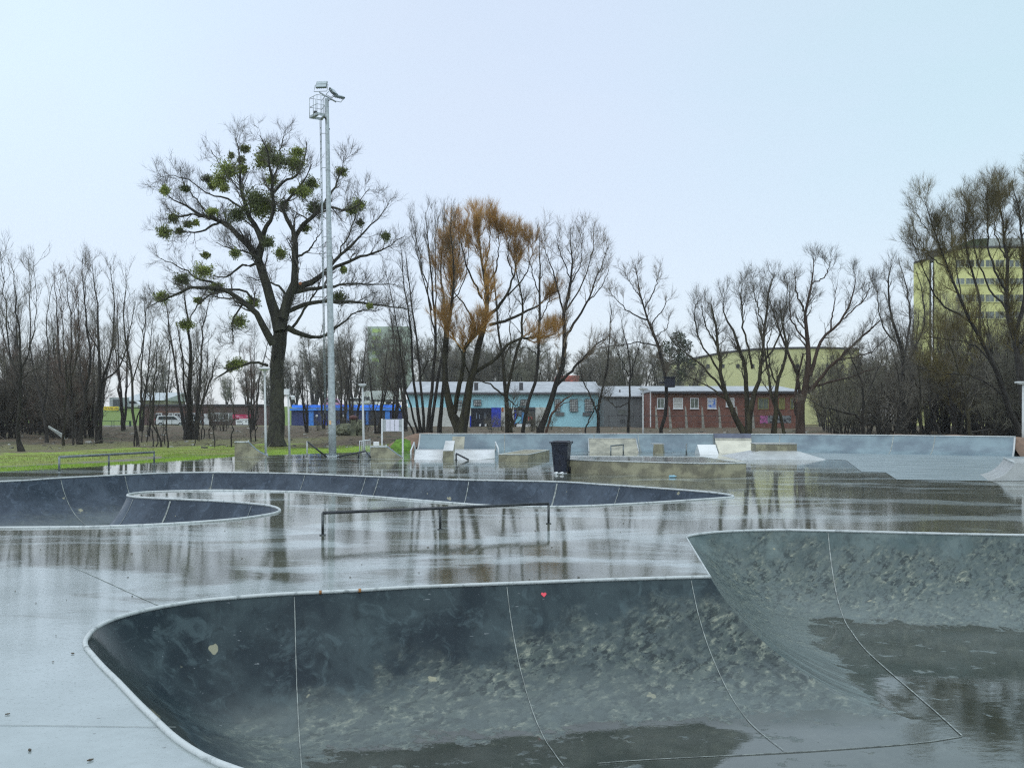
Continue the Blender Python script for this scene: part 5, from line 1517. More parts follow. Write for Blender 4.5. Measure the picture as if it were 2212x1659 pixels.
# ---------------------------------------------------------------- vehicles
M_CARWHITE = mat('white_car_paint', (.62, .65, .65), .25, .05, 2, coat=.5); M_CARDARK = mat('dark_car_paint', (.02, .025, .03), .25, .1, 2, coat=.5)
M_TYRE = mat('tyre', (.012, .012, .013), .8); M_RIM = mat('wheel_rim', (.35, .37, .38), .35, metal=.6)
def car(c, yaw, L_, W_, H_, kind, paint, label, name='parked_car', cat='car'):
    tt = thing(name, c, label, cat)
    M = Matrix.Rotation(yaw, 3, 'Z'); c = V(*c)
    def q(x, y, z): return c + M @ V(x, y, z)
    h = L_ / 2
    if kind == 'van':
        low = [(-h, .32), (-h, .95), (-h + .12, H_ * .56), (h - 1.05, H_ * .56), (h - .15, .82), (h, .62), (h, .32)]
        topc = [(-h + .12, H_ * .57), (-h + .35, H_ * .96), (-h + .7, H_), (h - 1.9, H_), (h - 1.55, H_ * .95), (h - .95, H_ * .57)]
    else:
        low = [(-h, .32), (-h, .85), (-h + .1, H_ * .62), (h - 1.1, H_ * .62), (h - .1, .74), (h, .6), (h, .32)]
        topc = [(-h + .35, H_ * .63), (-h + 1.0, H_ * .98), (-h + 1.5, H_), (h - 2.3, H_), (h - 1.2, H_ * .63)]
    b = MB(); b.prism([q(x, -W_ / 2, z) for x, z in low], M @ V(0, W_, 0), .06); b.build('body', paint, tt)
    b = MB(); b.prism([q(x, -W_ / 2 + .1, z) for x, z in topc], M @ V(0, W_ - .2, 0), .05); b.build('cabin', paint, tt)
    for sy in (-1, 1):
        z0, z1 = H_ * .62, H_ * .92
        y_ = sy * (W_ / 2 - .095)
        b = MB(); b.prism([q(-h + .45, y_, z0), q(-h + .6, y_, z1), q(h - 1.85, y_, z1), q(h - 1.25, y_, z0)], M @ V(0, sy * .012, 0)); b.build('side_window', M_DARKWIN, tt)
        for wx in (-h + .85, h - .85):
            b = MB(); b.cyl(q(wx, sy * (W_ / 2 - .2), .33), q(wx, sy * (W_ / 2 + .015), .33), .33, 18); wh = b.build('wheel', M_TYRE, tt)
            b = MB(); b.cyl(q(wx, sy * (W_ / 2 + .016), .33), q(wx, sy * (W_ / 2 + .03), .33), .2, 14); b.build('rim', M_RIM, wh)
        b = MB(); b.box(q(h - .03, sy * (W_ / 2 - .3), .68), (.1, .3, .14), yaw); b.build('headlight', M_LENS, tt)
        b = MB(); b.box(q(-h + .02, sy * (W_ / 2 - .2), .95), (.08, .16, .4), yaw); b.build('tail_light', M_RED, tt)
    return tt
p = P(371, 920, 146); car((p.x, 146, tz(p.x, 146)), math.radians(8), 4.7, 1.85, 1.72, 'van', M_CARWHITE, 'white people carrier parked before the brown brick building')
p = P(399, 920, 148); car((p.x, 148.6, tz(p.x, 148.6)), math.radians(4), 4.3, 1.75, 1.35, 'car', M_CARDARK, 'dark low car parked right of the white people carrier')
# vehicles up on the embankment road
def truck():
    c = P(868, 877, 224); c.z = tz(c.x, 224)
    tt = thing('lorry', tuple(c), 'white box lorry on the embankment road above the blue garages', 'lorry')
    fk = Facade(223, lambda x, y: (599.4 + x / 7.381, 824.1 + y / 7.381))
    def R_(x0, y0, x1, y1, front, depth, nm, mt, par=None, bev=0.): return fk.rect(x0, y0, x1, y1, front, depth, nm, mt, par or tt, bev)
    b = MB()
    cab = [(1352, 352), (1352, 250), (1368, 168), (1420, 152), (1490, 152), (1490, 352)]
    b.prism([fk.p(x, y) for x, y in cab], (0, 2.3, 0), .06); b.build('cab', M_CARWHITE, tt)
    R_(1382, 238, 1405, 302, .02, .05, 'side_window', M_DARKWIN); R_(1412, 245, 1470, 300, .02, .05, 'side_window', M_DARKWIN)
    R_(1502, 150, 2010, 288, .05, 2.5, 'cargo_box', stained('box_white', (.60, .63, .63), (.42, .46, .47), .5), bev=.03)
    R_(1502, 292, 2080, 322, -.2, 2.0, 'chassis', M_FASCIA)
    R_(1535, 330, 1730, 360, .03, .3, 'side_skirt', M_WHITE)
    R_(2015, 285, 2090, 345, .0, 2.2, 'tail_lift', mat('tail_lift', (.35, .45, .50), .5), None)
    for x in (1498, 1800, 1880):
        p_ = fk.p(x, 358); b = MB(); b.cyl(V(p_.x, 222.9, c.z + .5), V(p_.x, 225.2, c.z + .5), .5, 18); wh = b.build('wheel', M_TYRE, tt)
        b = MB(); b.cyl(V(p_.x, 222.85, c.z + .5), V(p_.x, 222.9, c.z + .5), .28, 12); b.build('rim', M_RIM, wh)
truck()
p = P(722, 877, 222); z_ = tz(p.x, 222)
t3 = car((p.x, 222, z_ - .2), math.radians(2), 5.0, 1.9, 2.3, 'van', mat('pink_van_paint', (.62, .16, .40), .3, .3, .8, (.62, .45, .66)), 'pink and lilac van roof showing above the blue garage roof left of the mast', 'parked_van', 'van')
p = P(752, 872, 223); car((p.x + 2.2, 224.5, tz(p.x, 224) - .1), 0, 5.2, 1.9, 2.4, 'van', M_CARWHITE, 'white van half hidden by the mast above the blue garages', 'parked_van', 'van')
p = P(812, 876, 226); car((p.x - 4, 227, tz(p.x, 226)), 0, 4.4, 1.8, 1.5, 'car', M_CARWHITE, 'white car on the embankment road left of the white box lorry')
p = P(296, 885, 212); car((p.x - 1, 213, tz(p.x, 213)), 0, 4.6, 1.8, 1.75, 'van', M_CARWHITE, 'white vehicle with red tail light on the slope right of the yellow banner', 'parked_van', 'van')

# rubble pile and pillar near the garages
M_RUBBLE = mat('mossy_rubble', (.20, .21, .13), .9, .4, 3, (.09, .10, .07), .6, 12)
def fz(x, y, D): return P(599.4 + x / 7.381, 824.1 + y / 7.381, D)
p = fz(1210, 1000, 70); gz = tz(p.x, 70)
tt = thing('brick_pillar', (p.x, 70, gz), 'narrow old pillar with a reddish cap among rubble right of the mast', 'pillar')
hgt = fz(1210, 600, 70).z
b = MB(); b.box((p.x, 70, (gz + hgt) / 2 - .1), (.42, .42, hgt - gz + .2), .2, taper=(.9, .9), bev=.03); b.build('shaft', M_RUBBLE, tt)
b = MB(); b.ball((p.x, 70, hgt + .1), .34, 2, (1, 1, .62)); b.build('cap', mat('red_brown_cap', (.11, .05, .045), .8, .3), tt)
for k, (x, y, r, lab) in enumerate(((1050, 700, .62, 'largest mossy concrete lump left of the narrow pillar'), (1130, 690, .5, 'mossy concrete lump touching the left of the narrow pillar'), (1300, 640, .34, 'pale concrete lump right of the narrow pillar'))):
    q = fz(x, y, 71); b = MB(); g_ = tz(q.x, 71)
    b.ball((q.x, 71 + k * .3, g_ + (q.z - g_) * .5), r, 3, (1, .9, max(.8, (q.z - g_) / r * .62)))
    for v in b.bm.verts: v.co += Vector(RNG.normal(0, .05, 3))
    tag(b.build('rubble_lump', M_RUBBLE), lab, 'rubble')
# ---------------------------------------------------------------- bare trees
def unit(v): return v / np.maximum(np.linalg.norm(v, axis=-1, keepdims=True), 1e-9)

def grow(p0, d0, L, r0, steps, wander, upw, rg, taper=.75):
    N = len(p0)
    P_ = np.empty((N, steps + 1, 3)); P_[:, 0] = p0
    d = d0.copy()
    st = (L / steps)[:, None]
    for k in range(steps):
        d = unit(d + rg.normal(0, wander, (N, 3)) + np.array([0, 0, 1]) * upw)
        P_[:, k + 1] = P_[:, k] + d * st
    R_ = r0[:, None] * (1 - taper * np.linspace(0, 1, steps + 1)[None])
    return P_, R_

def spawn(pts, rad, dens, ang, lbase, lfall, rr, rmin, rmax, t0, rg, steps, wander, upw, cnt=None):
    N, m, _ = pts.shape
    plen = np.linalg.norm(np.diff(pts, axis=1), axis=2).sum(1)
    n = rg.poisson(np.maximum(plen * dens, .6)) + (1 if cnt is None else cnt)
    pi = np.repeat(np.arange(N), n)
    t_ = t0 + (1 - t0) * rg.random(len(pi)) ** .8
    f = t_ * (m - 1); i = np.minimum(f.astype(int), m - 2); u = (f - i)[:, None]
    a, b = pts[pi, i], pts[pi, i + 1]
    p0 = a * (1 - u) + b * u
    tg = unit(b - a)
    lr = rad[pi, i] * (1 - u[:, 0]) + rad[pi, i + 1] * u[:, 0]
    rv = rg.normal(0, 1, (len(pi), 3))
    pv_ = unit(rv - (rv * tg).sum(1, keepdims=True) * tg)
    an = np.radians(rg.uniform(ang[0], ang[1], len(pi)))[:, None]
    d0 = unit(np.cos(an) * tg + np.sin(an) * pv_)
    L = lbase * (1 - lfall * t_) * rg.uniform(.55, 1.25, len(pi))
    r0 = np.clip(lr * rr, rmin, rmax)
    return grow(p0, d0, L, r0, steps, wander, upw, rg)

def tubes(groups, name, material, parent=None):
    VV, FF = [], []
    off = 0
    for pts, rad, k in groups:
        N, m, _ = pts.shape
        tg = unit(np.gradient(pts, axis=1))
        ref = np.array([.31, .52, .795]) if k < 6 else np.array([0.93, .37, .02])
        u = unit(np.cross(tg, ref)); v = np.cross(tg, u)
        a = np.arange(k) * 2 * math.pi / k
        ring = pts[:, :, None, :] + rad[:, :, None, None] * (np.cos(a)[None, None, :, None] * u[:, :, None, :] + np.sin(a)[None, None, :, None] * v[:, :, None, :])
        VV.append(ring.reshape(-1, 3))
        base = off + (np.arange(N)[:, None, None] * m + np.arange(m - 1)[None, :, None]) * k
        j = np.arange(k)[None, None, :]; j2 = (j + 1) % k
        q = np.stack([base + j, base + j2, base + k + j2, base + k + j], -1).reshape(-1, 4)
        FF.append(q)
        off += N * m * k
    VV = np.concatenate(VV); FF = np.concatenate(FF)
    me = bpy.data.meshes.new(name)
    me.vertices.add(len(VV)); me.vertices.foreach_set('co', VV.astype(np.float32).ravel())
    me.loops.add(FF.size); me.loops.foreach_set('vertex_index', FF.astype(np.int32).ravel())
    me.polygons.add(len(FF)); me.polygons.foreach_set('loop_start', (np.arange(len(FF)) * 4).astype(np.int32))
    me.update(calc_edges=True); me.validate()
    return link_mesh(name, me, material, parent, True)

def bark(name, c1, c2, rnd=.25):
    return mat(name, c2, .9, .3, 1.5, c1, .9, 14, stretch=(3, 3, .6), rnd=rnd)
M_BARK = bark('dark_bark', (.015, .013, .010), (.042, .037, .030))
M_MOSSBARK = bark('mossy_bark', (.019, .016, .010), (.052, .047, .024))
M_OAKBARK = bark('old_tree_bark', (.018, .017, .012), (.050, .050, .030))
def twigm(name, col, rnd=.2): return mat(name, col, .85, .3, .35, None, 0, rnd=rnd)
M_TW = twigm('dark_twigs', (.115, .102, .078))
M_TWRED = twigm('reddish_twigs', (.150, .108, .085))
M_TWOR = twigm('orange_willow_twigs', (.38, .22, .065))
M_TWPINK = twigm('pale_willow_twigs', (.175, .140, .100))
M_TWOL = twigm('olive_willow_twigs', (.150, .122, .040))
M_TWGREY = twigm('grey_brown_twigs', (.155, .142, .112))
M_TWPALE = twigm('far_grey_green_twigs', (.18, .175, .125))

def tree_groups(stems, rg, l1=(1.1, 2.6), l2=(2.2, 1.3), l3=(3.6, .7), ang=(22, 55), up=(.10, .10, .08), t0=.32, wander=.13, tw=.0058, reach=1.0):
    """stems: list of (M,4) arrays x,y,z,r in world space"""
    l1 = (l1[0] * 1.1, l1[1] * .78); l2 = (l2[0] * 1.1, l2[1] * .84); l3 = (l3[0], l3[1] * .9)
    S = np.stack([catmull(s_, 14) for s_ in stems])
    pts, rad = S[:, :, :3], np.maximum(S[:, :, 3], .012)
    pts[:, 1:-1] += rg.normal(0, .035, pts[:, 1:-1].shape)
    p1, r1 = spawn(pts, rad, l1[0], ang, l1[1] * reach, .45, .45, .011, .065, t0, rg, 7, wander, up[0])
    p2, r2 = spawn(p1, r1, l2[0], ang, l2[1] * reach, .35, .55, .0075, .02, .12, rg, 5, wander * 1.2, up[1])
    # shoots that carry on from the stem tips
    p3, r3 = spawn(p2, r2, l3[0] * 3.0, (15, 50), l3[1] * reach, .3, .7, tw * .75, tw * 1.4, .1, rg, 4, wander * 1.2, up[2])
    p2b, r2b = spawn(pts, rad, 1.2, ang, l2[1] * 1.2 * reach, .2, .3, .007, .015, max(.4, t0), rg, 5, wander, up[1])
    p3b, r3b = spawn(p2b, r2b, l3[0] * 2.4, (15, 50), l3[1] * reach, .3, .7, tw * .75, tw * 1.4, .1, rg, 4, wander * 1.2, up[2])
    return [(pts, rad, 9)], [(p1, r1, 5), (p2, r2, 4), (p3, r3, 3), (p2b, r2b, 4), (p3b, r3b, 3)]

def px_stems(stems, D, zf, sc, rg, root=None, spread=.22, rk=1.0):
    out = []
    for s_ in stems:
        n_ = len(s_)
        dd_ = rg.normal(0, 1) * spread
        tot = 0; res = []
        lastp = None; depth = D + (rg.normal(0, .25))
        lastr = 5
        for k, q in enumerate(s_):
            x, y = zf(q[0], q[1]); r = q[2] if len(q) > 2 else lastr * .85
            lastr = r
            if lastp is not None:
                tot += math.hypot(x - lastp[0], y - lastp[1]) * D / F
            lastp = (x, y)
            d_ = depth + dd_ * tot * (1 if k else 0)
            p = P(x, y, d_)
            res.append((p.x, p.y, p.z, r * sc * D / F * rk))
        out.append(res)
    return out

def make_tree(label, stems, D, zf, sc, seed, barkm=None, twm=None, name='bare_tree', group=None, **kw):
    rg = np.random.default_rng(seed)
    rk = kw.pop('rk', .82); spread = kw.pop('spread', .22)
    st = px_stems(stems, D, zf, sc, rg, spread=spread, rk=rk)
    b0 = st[0][0]
    gz = tz(b0[0], b0[1])
    # the stems that start near the ground reach down into it, with a flare
    for s_ in st:
        if s_[0][2] - gz < 1.6:
            f = s_[0]
            s_.insert(0, (f[0] + (f[0] - s_[1][0]) * .05, f[1], gz - .15, f[3] * 1.3))
    tr, cr = tree_groups([np.array(s_) for s_ in st], rg, **kw)
    tt = thing(name, (b0[0], b0[1], gz), label, 'tree', group)
    tubes(tr, 'trunk', barkm or M_BARK, tt); tubes(cr, 'crown', twm or M_TW, tt)
    return tt

Z5 = lambda x, y: ((330 + x / 2.676) / 1.0678, (260 + y / 2.676) / 1.0678)
Z4 = lambda x, y: (x / 3.280, 524.4 + y / 3.280)
ZC = zC; ZR = zR
S5, S4, SC_, SR = 1 / 2.857, 1 / 3.28, 1 / 3.164, 1 / 2.725

# --- the huge old tree with mistletoe
OD = 52.5
oak = [
 [(822, 2045, 58), (826, 1900, 48), (828, 1659, 44), (832, 1500, 43), (845, 1400, 45), (852, 1320, 42), (866, 1250, 36), (893, 1145, 30)],
 [(843, 1350, 38), (815, 1240, 34), (788, 1160, 30), (760, 1050, 28), (722, 950, 27), (690, 870, 22), (620, 790, 19), (560, 720, 16), (480, 665, 13), (370, 640, 10), (280, 590, 7), (190, 540, 4), (110, 480, 2)],
 [(710, 920, 22), (735, 800, 20), (690, 700, 16), (640, 600, 13), (610, 480, 9), (600, 350, 6), (590, 250, 4), (570, 160, 2)],
 [(735, 800, 17), (760, 690, 13), (797, 640, 11), (800, 500, 10), (790, 380, 7), (770, 250, 5), (720, 140, 2)],
 [(800, 500, 8), (880, 420, 8), (950, 390, 6), (1000, 300, 4), (1010, 180, 2)],
 [(798, 420, 6), (830, 330, 5), (850, 220, 4), (870, 120, 2)],
 [(862, 1270, 34), (895, 1140, 29), (940, 1080, 26), (940, 950, 21), (940, 800, 18), (920, 730, 14), (882, 640, 11), (860, 560, 9), (930, 500, 7), (990, 420, 5), (1040, 320, 2)],
 [(938, 790, 15), (980, 700, 13), (1050, 640, 12), (1130, 590, 9), (1250, 600, 6), (1340, 565, 3)],
 [(1050, 640, 10), (1110, 560, 8), (1165, 490, 7), (1220, 380, 4), (1240, 270, 2)],
 [(925, 1105, 22), (1000, 1060, 20), (1080, 1020, 17), (1130, 975, 13), (1200, 900, 10), (1300, 800, 7), (1420, 680, 4), (1520, 560, 2)],
 [(1120, 995, 11), (1260, 920, 10), (1400, 870, 7), (1500, 835, 4), (1600, 770, 2)],
 [(930, 1110, 14), (1040, 1085, 12), (1150, 1080, 9), (1280, 1050, 6), (1420, 1060, 4), (1560, 1060, 2)],
 [(880, 1235, 14), (980, 1190, 14), (1120, 1165, 11), (1300, 1170, 8), (1480, 1190, 5), (1650, 1215, 3)],
 [(890, 1325, 20), (960, 1360, 16), (1060, 1392, 12), (1150, 1355, 9), (1240, 1290, 6), (1330, 1230, 4), (1480, 1210, 2)],
 [(915, 1340, 10), (990, 1230, 7), (1060, 1120, 5), (1100, 1030, 3)],
 [(805, 1430, 26), (740, 1310, 21), (690, 1230, 18), (620, 1170, 16), (520, 1110, 13), (400, 1073, 12), (270, 1085, 9), (180, 1140, 6), (90, 1170, 3), (20, 1210, 2)],
 [(520, 1110, 9), (430, 1050, 8), (330, 1020, 6), (240, 960, 4), (110, 900, 2)],
 [(690, 1165, 7), (600, 1100, 7), (480, 1098, 6), (400, 1140, 5), (330, 1200, 4), (290, 1290, 2)],
 [(620, 1170, 6), (570, 1250, 5), (550, 1330, 4), (560, 1420, 2)],
 [(715, 940, 9), (600, 950, 7), (520, 1010, 5), (420, 1010, 3)],
 [(480, 665, 8), (420, 705, 7), (330, 740, 5), (220, 735, 3), (130, 740, 2)],
 [(370, 640, 7), (230, 635, 6), (150, 680, 3)],
 [(640, 610, 7), (520, 530, 6), (400, 500, 4), (290, 420, 3), (170, 390, 2), (100, 400, 1.5)],
 [(610, 480, 5), (540, 420, 4), (480, 330, 3), (420, 230, 2)],
 [(420, 650, 6), (330, 540, 4), (250, 440, 3), (230, 340, 2)],
 [(940, 900, 8), (1010, 860, 6), (1060, 800, 4), (1100, 720, 2)],
 [(1200, 900, 5), (1290, 700, 4), (1330, 560, 3), (1400, 470, 1.5)],
 [(770, 1560, 9), (690, 1545, 8), (600, 1560, 7), (480, 1620, 5), (430, 1650, 2)],
 [(720, 900, 8), (640, 860, 6), (560, 850, 4), (450, 800, 2)],
 [(900, 1130, 8), (840, 1080, 7), (760, 1040, 4), (640, 1020, 2)],
]
otree = make_tree('huge old bare tree full of green mistletoe clumps behind the floodlight mast', oak, OD, Z5, S5, 3, M_OAKBARK, twigm('old_tree_twigs', (.095, .085, .070), 0), name='mistletoe_tree', rk=1.0, l1=(1.9, 1.95), l2=(3.2, 1.05), l3=(4.8, .68), ang=(25, 62), up=(.10, .12, .12), t0=.25, wander=.16, tw=.0070)
MIST = [(525, 350, 58), (478, 420, 40), (735, 300, 46), (828, 295, 54), (762, 240, 42), (938, 320, 50), (955, 245, 25), (796, 420, 34), (690, 530, 66), (770, 560, 64), (722, 590, 58), (990, 490, 44), (928, 490, 24), (585, 630, 50), (430, 610, 22), (278, 690, 22), (130, 740, 36), (135, 480, 19), (260, 470, 20), (630, 225, 22), (545, 265, 14), (605, 290, 18), (612, 350, 28), (400, 410, 24), (1040, 440, 34), (1330, 572, 34), (1288, 600, 28), (1222, 365, 24), (1060, 590, 44), (1000, 712, 28), (570, 870, 24), (390, 880, 19), (375, 980, 40), (240, 1030, 36), (455, 1080, 31), (115, 1140, 33), (265, 1310, 33), (850, 870, 30), (775, 800, 30), (325, 680, 14), (185, 650, 24), (225, 730, 19), (1340, 680, 15), (1500, 765, 22), (1240, 970, 18), (680, 1170, 33), (590, 1290, 40), (340, 1160, 18), (1210, 1140, 33), (585, 1548, 34), (545, 1570, 24), (1400, 1195, 14), (500, 470, 22), (870, 575, 26), (430, 455, 22)]
M_MIST = [mat('mistletoe_green', (.31, .36, .08), .6, .35, 2.0, (.13, .16, .04), 0, rnd=.3), mat('mistletoe_dark', (.14, .17, .055), .6, .35, 2.0, (.07, .085, .03), 0, rnd=.3)]
rg = np.random.default_rng(21)
for k, (x, y, r) in enumerate(MIST):
    rr = 1.52 * r * S5 * OD / F
    c = np.array(P(*Z5(x, y), OD + rg.normal(0, .8)))
    n_ = int(200 + 2300 * rr)
    d = unit(rg.normal(0, 1, (n_, 3)))
    rad_ = rr * np.minimum(np.abs(rg.normal(0, .48, n_)) + .12, 1.08) * (1 + .25 * np.sin(d[:, 0] * 5 + k) * np.cos(d[:, 2] * 4))
    pos_ = d * rad_[:, None] * np.array([rg.uniform(.8, 1.2), 1, rg.uniform(.7, 1.05)])
    if rr > .8: pos_[:, 2] -= .15 * rr * rg.random(n_)
    ln = .08 + .08 * rg.random(n_)
    ax = unit(d + rg.normal(0, .7, (n_, 3)))
    sd_ = unit(np.cross(ax, rg.normal(0, 1, (n_, 3))))
    a = c + pos_ - ax * ln[:, None] * .6; b_ = c + pos_ + ax * ln[:, None] * .6
    w_ = sd_ * (.020 + .016 * rg.random(n_))[:, None]
    th_ = np.cross(ax, sd_) * .012
    V_ = np.stack([a, c + pos_ + w_, b_, c + pos_ - w_, c + pos_ + th_], 1).reshape(-1, 3)
    o_ = np.arange(n_)[:, None] * 5
    Fc = np.concatenate([o_ + np.array([0, 1, 4]), o_ + np.array([1, 2, 4]), o_ + np.array([2, 3, 4]), o_ + np.array([3, 0, 4])])
    me = bpy.data.meshes.new('mistletoe'); me.from_pydata(V_.tolist(), [], Fc.tolist()); me.update()
    link_mesh('mistletoe', me, M_MIST[0 if k % 5 not in (3,) else 1], otree)
# sawn branch stump
sp_ = P(*Z5(970, 1055), OD - .35); b = MB(); b.cyl(sp_, sp_ + V(.02, -.05, .01), .09, 12); b.build('sawn_cut', mat('fresh_cut_wood', (.50, .20, .09), .8), otree)

# --- the other trees in front, by picture
D45 = 45.8
make_tree('dark slim tree standing nearest at the left edge of the grass', [
 [(155, 1480, 28), (128, 1380, 17), (138, 1240, 14), (140, 1100, 13), (150, 900, 10), (132, 600, 7), (112, 350, 4), (100, 190, 1.5)],
 [(140, 1000, 8), (90, 850, 7), (60, 700, 6), (30, 400, 4), (5, 60, 1.5)],
 [(148, 900, 7), (200, 780, 6), (235, 650, 5), (260, 450, 3), (240, 130, 1.5)],
 [(142, 970, 5), (230, 905, 4), (320, 850, 2)], [(140, 760, 5), (70, 600, 4), (20, 480, 2)], [(140, 1050, 4), (60, 960, 3), (10, 900, 2)]], D45, Z4, S4, 31, twm=M_TWGREY, up=(.16, .16, .14), reach=.8)
make_tree('forked dark tree with two stems opening in a V at the left', [
 [(565, 1385, 20), (530, 1290, 16), (497, 1190, 13), (420, 850, 9), (402, 500, 5), (385, 230, 2)],
 [(570, 1385, 20), (592, 1200, 15), (640, 800, 9), (600, 450, 6), (585, 110, 2)],
 [(520, 1250, 8), (500, 900, 7), (510, 650, 5), (455, 190, 2)], [(600, 1100, 6), (560, 800, 5), (550, 500, 3), (520, 260, 2)]], 55, Z4, S4, 32, twm=M_TWRED, up=(.18, .18, .16), reach=.8)
make_tree('stout double trunked tree left of the grass slope', [
 [(690, 1395, 20), (672, 1250, 16), (705, 1050, 14), (706, 800, 11), (690, 500, 7), (650, 130, 2)],
 [(712, 1395, 17), (712, 1200, 14), (722, 1000, 10), (800, 700, 8), (805, 400, 5), (780, 150, 2)],
 [(720, 1000, 8), (860, 850, 6), (925, 600, 4), (960, 420, 2)], [(700, 760, 6), (620, 600, 5), (600, 300, 3), (640, 150, 1.5)]], 56, Z4, S4, 33, twm=M_TWGREY, up=(.18, .18, .16), reach=.85)
make_tree('slender leaning tree just right of the grass slope', [
 [(978, 1415, 13), (948, 1250, 12), (930, 950, 9), (878, 600, 6), (895, 300, 3), (890, 215, 1.5)],
 [(938, 1000, 6), (1000, 760, 5), (1032, 520, 3), (1020, 420, 1.5)], [(925, 900, 5), (820, 760, 4), (790, 690, 2)], [(960, 1280, 6), (1050, 980, 4), (1110, 700, 2)]], 52, Z4, S4, 34, twm=M_TW, up=(.12, .12, .1), reach=.8)
make_tree('clump of several dark stems rising from one thick base right of the parked cars', [
 [(1350, 1370, 44), (1345, 1290, 34), (1344, 1100, 19), (1352, 800, 13), (1332, 600, 9), (1300, 350, 4), (1290, 280, 2)],
 [(1318, 1330, 22), (1285, 1180, 13), (1245, 900, 9), (1200, 600, 6), (1172, 400, 3)],
 [(1380, 1330, 22), (1402, 1180, 15), (1425, 900, 10), (1440, 600, 6), (1490, 380, 2)],
 [(1340, 1250, 12), (1300, 1000, 8), (1292, 800, 6), (1250, 560, 3)], [(1395, 1250, 10), (1480, 1000, 7), (1530, 820, 4)]], 62, Z4, S4, 35, twm=M_TWGREY, up=(.14, .14, .12), reach=.85)
make_tree('thin crooked tree left of the clump of dark stems', [
 [(1140, 1410, 9), (1110, 1340, 8), (1085, 1280, 8), (1100, 900, 5), (1122, 650, 2)], [(1090, 1150, 4), (1020, 1010, 3), (1000, 900, 2)], [(1095, 1000, 4), (1180, 820, 3), (1210, 700, 2)]], 51, Z4, S4, 36, twm=M_TW, reach=.7)
make_tree('thin straight tree in the gap behind the low rail post', [
 [(1187, 1420, 7), (1185, 1100, 6), (1205, 820, 4), (1190, 560, 2)], [(1186, 1150, 4), (1150, 900, 3), (1140, 700, 1.5)]], 50, Z4, S4, 37, twm=M_TW, reach=.6)
make_tree('dark trunk leaning left behind the discarded board', [
 [(330, 1390, 15), (310, 1240, 13), (265, 1000, 9), (215, 700, 6), (215, 350, 3), (200, 120, 1.5)], [(300, 1200, 8), (340, 900, 6), (330, 600, 4), (370, 300, 2)]], 58, Z4, S4, 38, twm=M_TWGREY, up=(.18, .18, .16), reach=.8)
make_tree('pale barked young tree left of the V shaped tree', [
 [(452, 1440, 12), (450, 1250, 10), (470, 950, 7), (440, 600, 4), (420, 330, 2)], [(455, 1150, 6), (540, 800, 5), (560, 500, 3), (545, 300, 2)]], 53, Z4, S4, 39, barkm=M_MOSSBARK, twm=M_TWRED, up=(.16, .16, .14), reach=.75)

# centre
make_tree('spray of slim upright stems from one base just right of the notice board', [
 [(270, 1530, 16), (222, 1200, 10), (192, 800, 7), (150, 500, 4), (128, 240, 2)],
 [(290, 1530, 14), (272, 1200, 10), (205, 650, 6), (165, 300, 2)],
 [(250, 1530, 10), (170, 1240, 7), (120, 900, 5), (60, 560, 3), (20, 430, 1.5)],
 [(215, 1530, 8), (130, 1360, 6), (60, 1200, 4), (10, 1080, 2)], [(265, 1160, 6), (330, 1040, 5), (420, 1060, 3)]], 64, ZC, SC_, 41, up=(.14, .14, .12), reach=.9)
make_tree('broom shaped tree of close straight stems left of the orange willow', [
 [(315, 1530, 18), (345, 1200, 13), (372, 900, 11), (352, 600, 8), (322, 300, 5), (300, 30, 2)],
 [(340, 1530, 15), (390, 1150, 12), (440, 800, 10), (405, 450, 7), (420, 200, 4), (430, 40, 2)],
 [(395, 1490, 20), (425, 1250, 13), (455, 850, 9), (500, 500, 6), (470, 200, 3), (480, 40, 2)],
 [(370, 900, 7), (300, 500, 5), (240, 220, 3), (215, 60, 1.5)], [(372, 760, 6), (370, 400, 4), (365, 60, 2)],
 [(345, 700, 6), (270, 420, 4), (200, 150, 2)], [(450, 780, 6), (520, 420, 4), (545, 80, 2)],[(440, 700, 6), (570, 480, 4), (600, 120, 2)]], 60, ZC, SC_, 42, up=(.22, .22, .2), reach=.85, ang=(14, 38))
make_tree('big willow with a U shaped fork and an orange brown crown', [
 [(537, 1535, 50), (530, 1490, 46), (492, 1420, 30), (455, 1270, 25), (430, 1050, 20), (452, 800, 15), (485, 650, 10), (482, 400, 6), (455, 190, 2)],
 [(545, 1535, 46), (566, 1430, 34), (590, 1250, 28), (622, 1120, 24), (680, 850, 21), (722, 700, 16), (705, 500, 11), (682, 300, 6), (655, 110, 2)],
 [(500, 1400, 18), (545, 1150, 16), (575, 950, 14), (640, 862, 14), (690, 800, 12)],
 [(640, 1120, 15), (760, 1042, 13), (880, 920, 10), (1000, 888, 8), (1100, 880, 4), (1190, 860, 2)],
 [(722, 745, 14), (850, 600, 9), (905, 450, 6), (935, 240, 2)], [(738, 800, 12), (900, 750, 10), (1050, 680, 7), (1155, 600, 3)],
 [(705, 560, 8), (780, 420, 6), (800, 260, 3), (790, 110, 1.5)], [(690, 620, 8), (600, 450, 6), (560, 300, 4), (530, 130, 2)],
 [(860, 600, 6), (960, 500, 5), (1010, 380, 3), (1030, 260, 1.5)], [(705, 430, 6), (740, 260, 4), (740, 90, 2)], [(620, 760, 7), (560, 650, 5), (440, 480, 3), (420, 280, 2)],
 [(600, 1130, 6), (540, 980, 5), (490, 870, 3), (440, 800, 2)], [(905, 480, 5), (860, 320, 4), (880, 190, 2)]], 57, ZC, SC_, 43, M_MOSSBARK, M_TWOR, l1=(1.5, 2.2), l2=(3.2, 1.25), l3=(15, .80), t0=.60, up=(.18, .18, .16), tw=.0070, name='orange_willow', rk=.95)
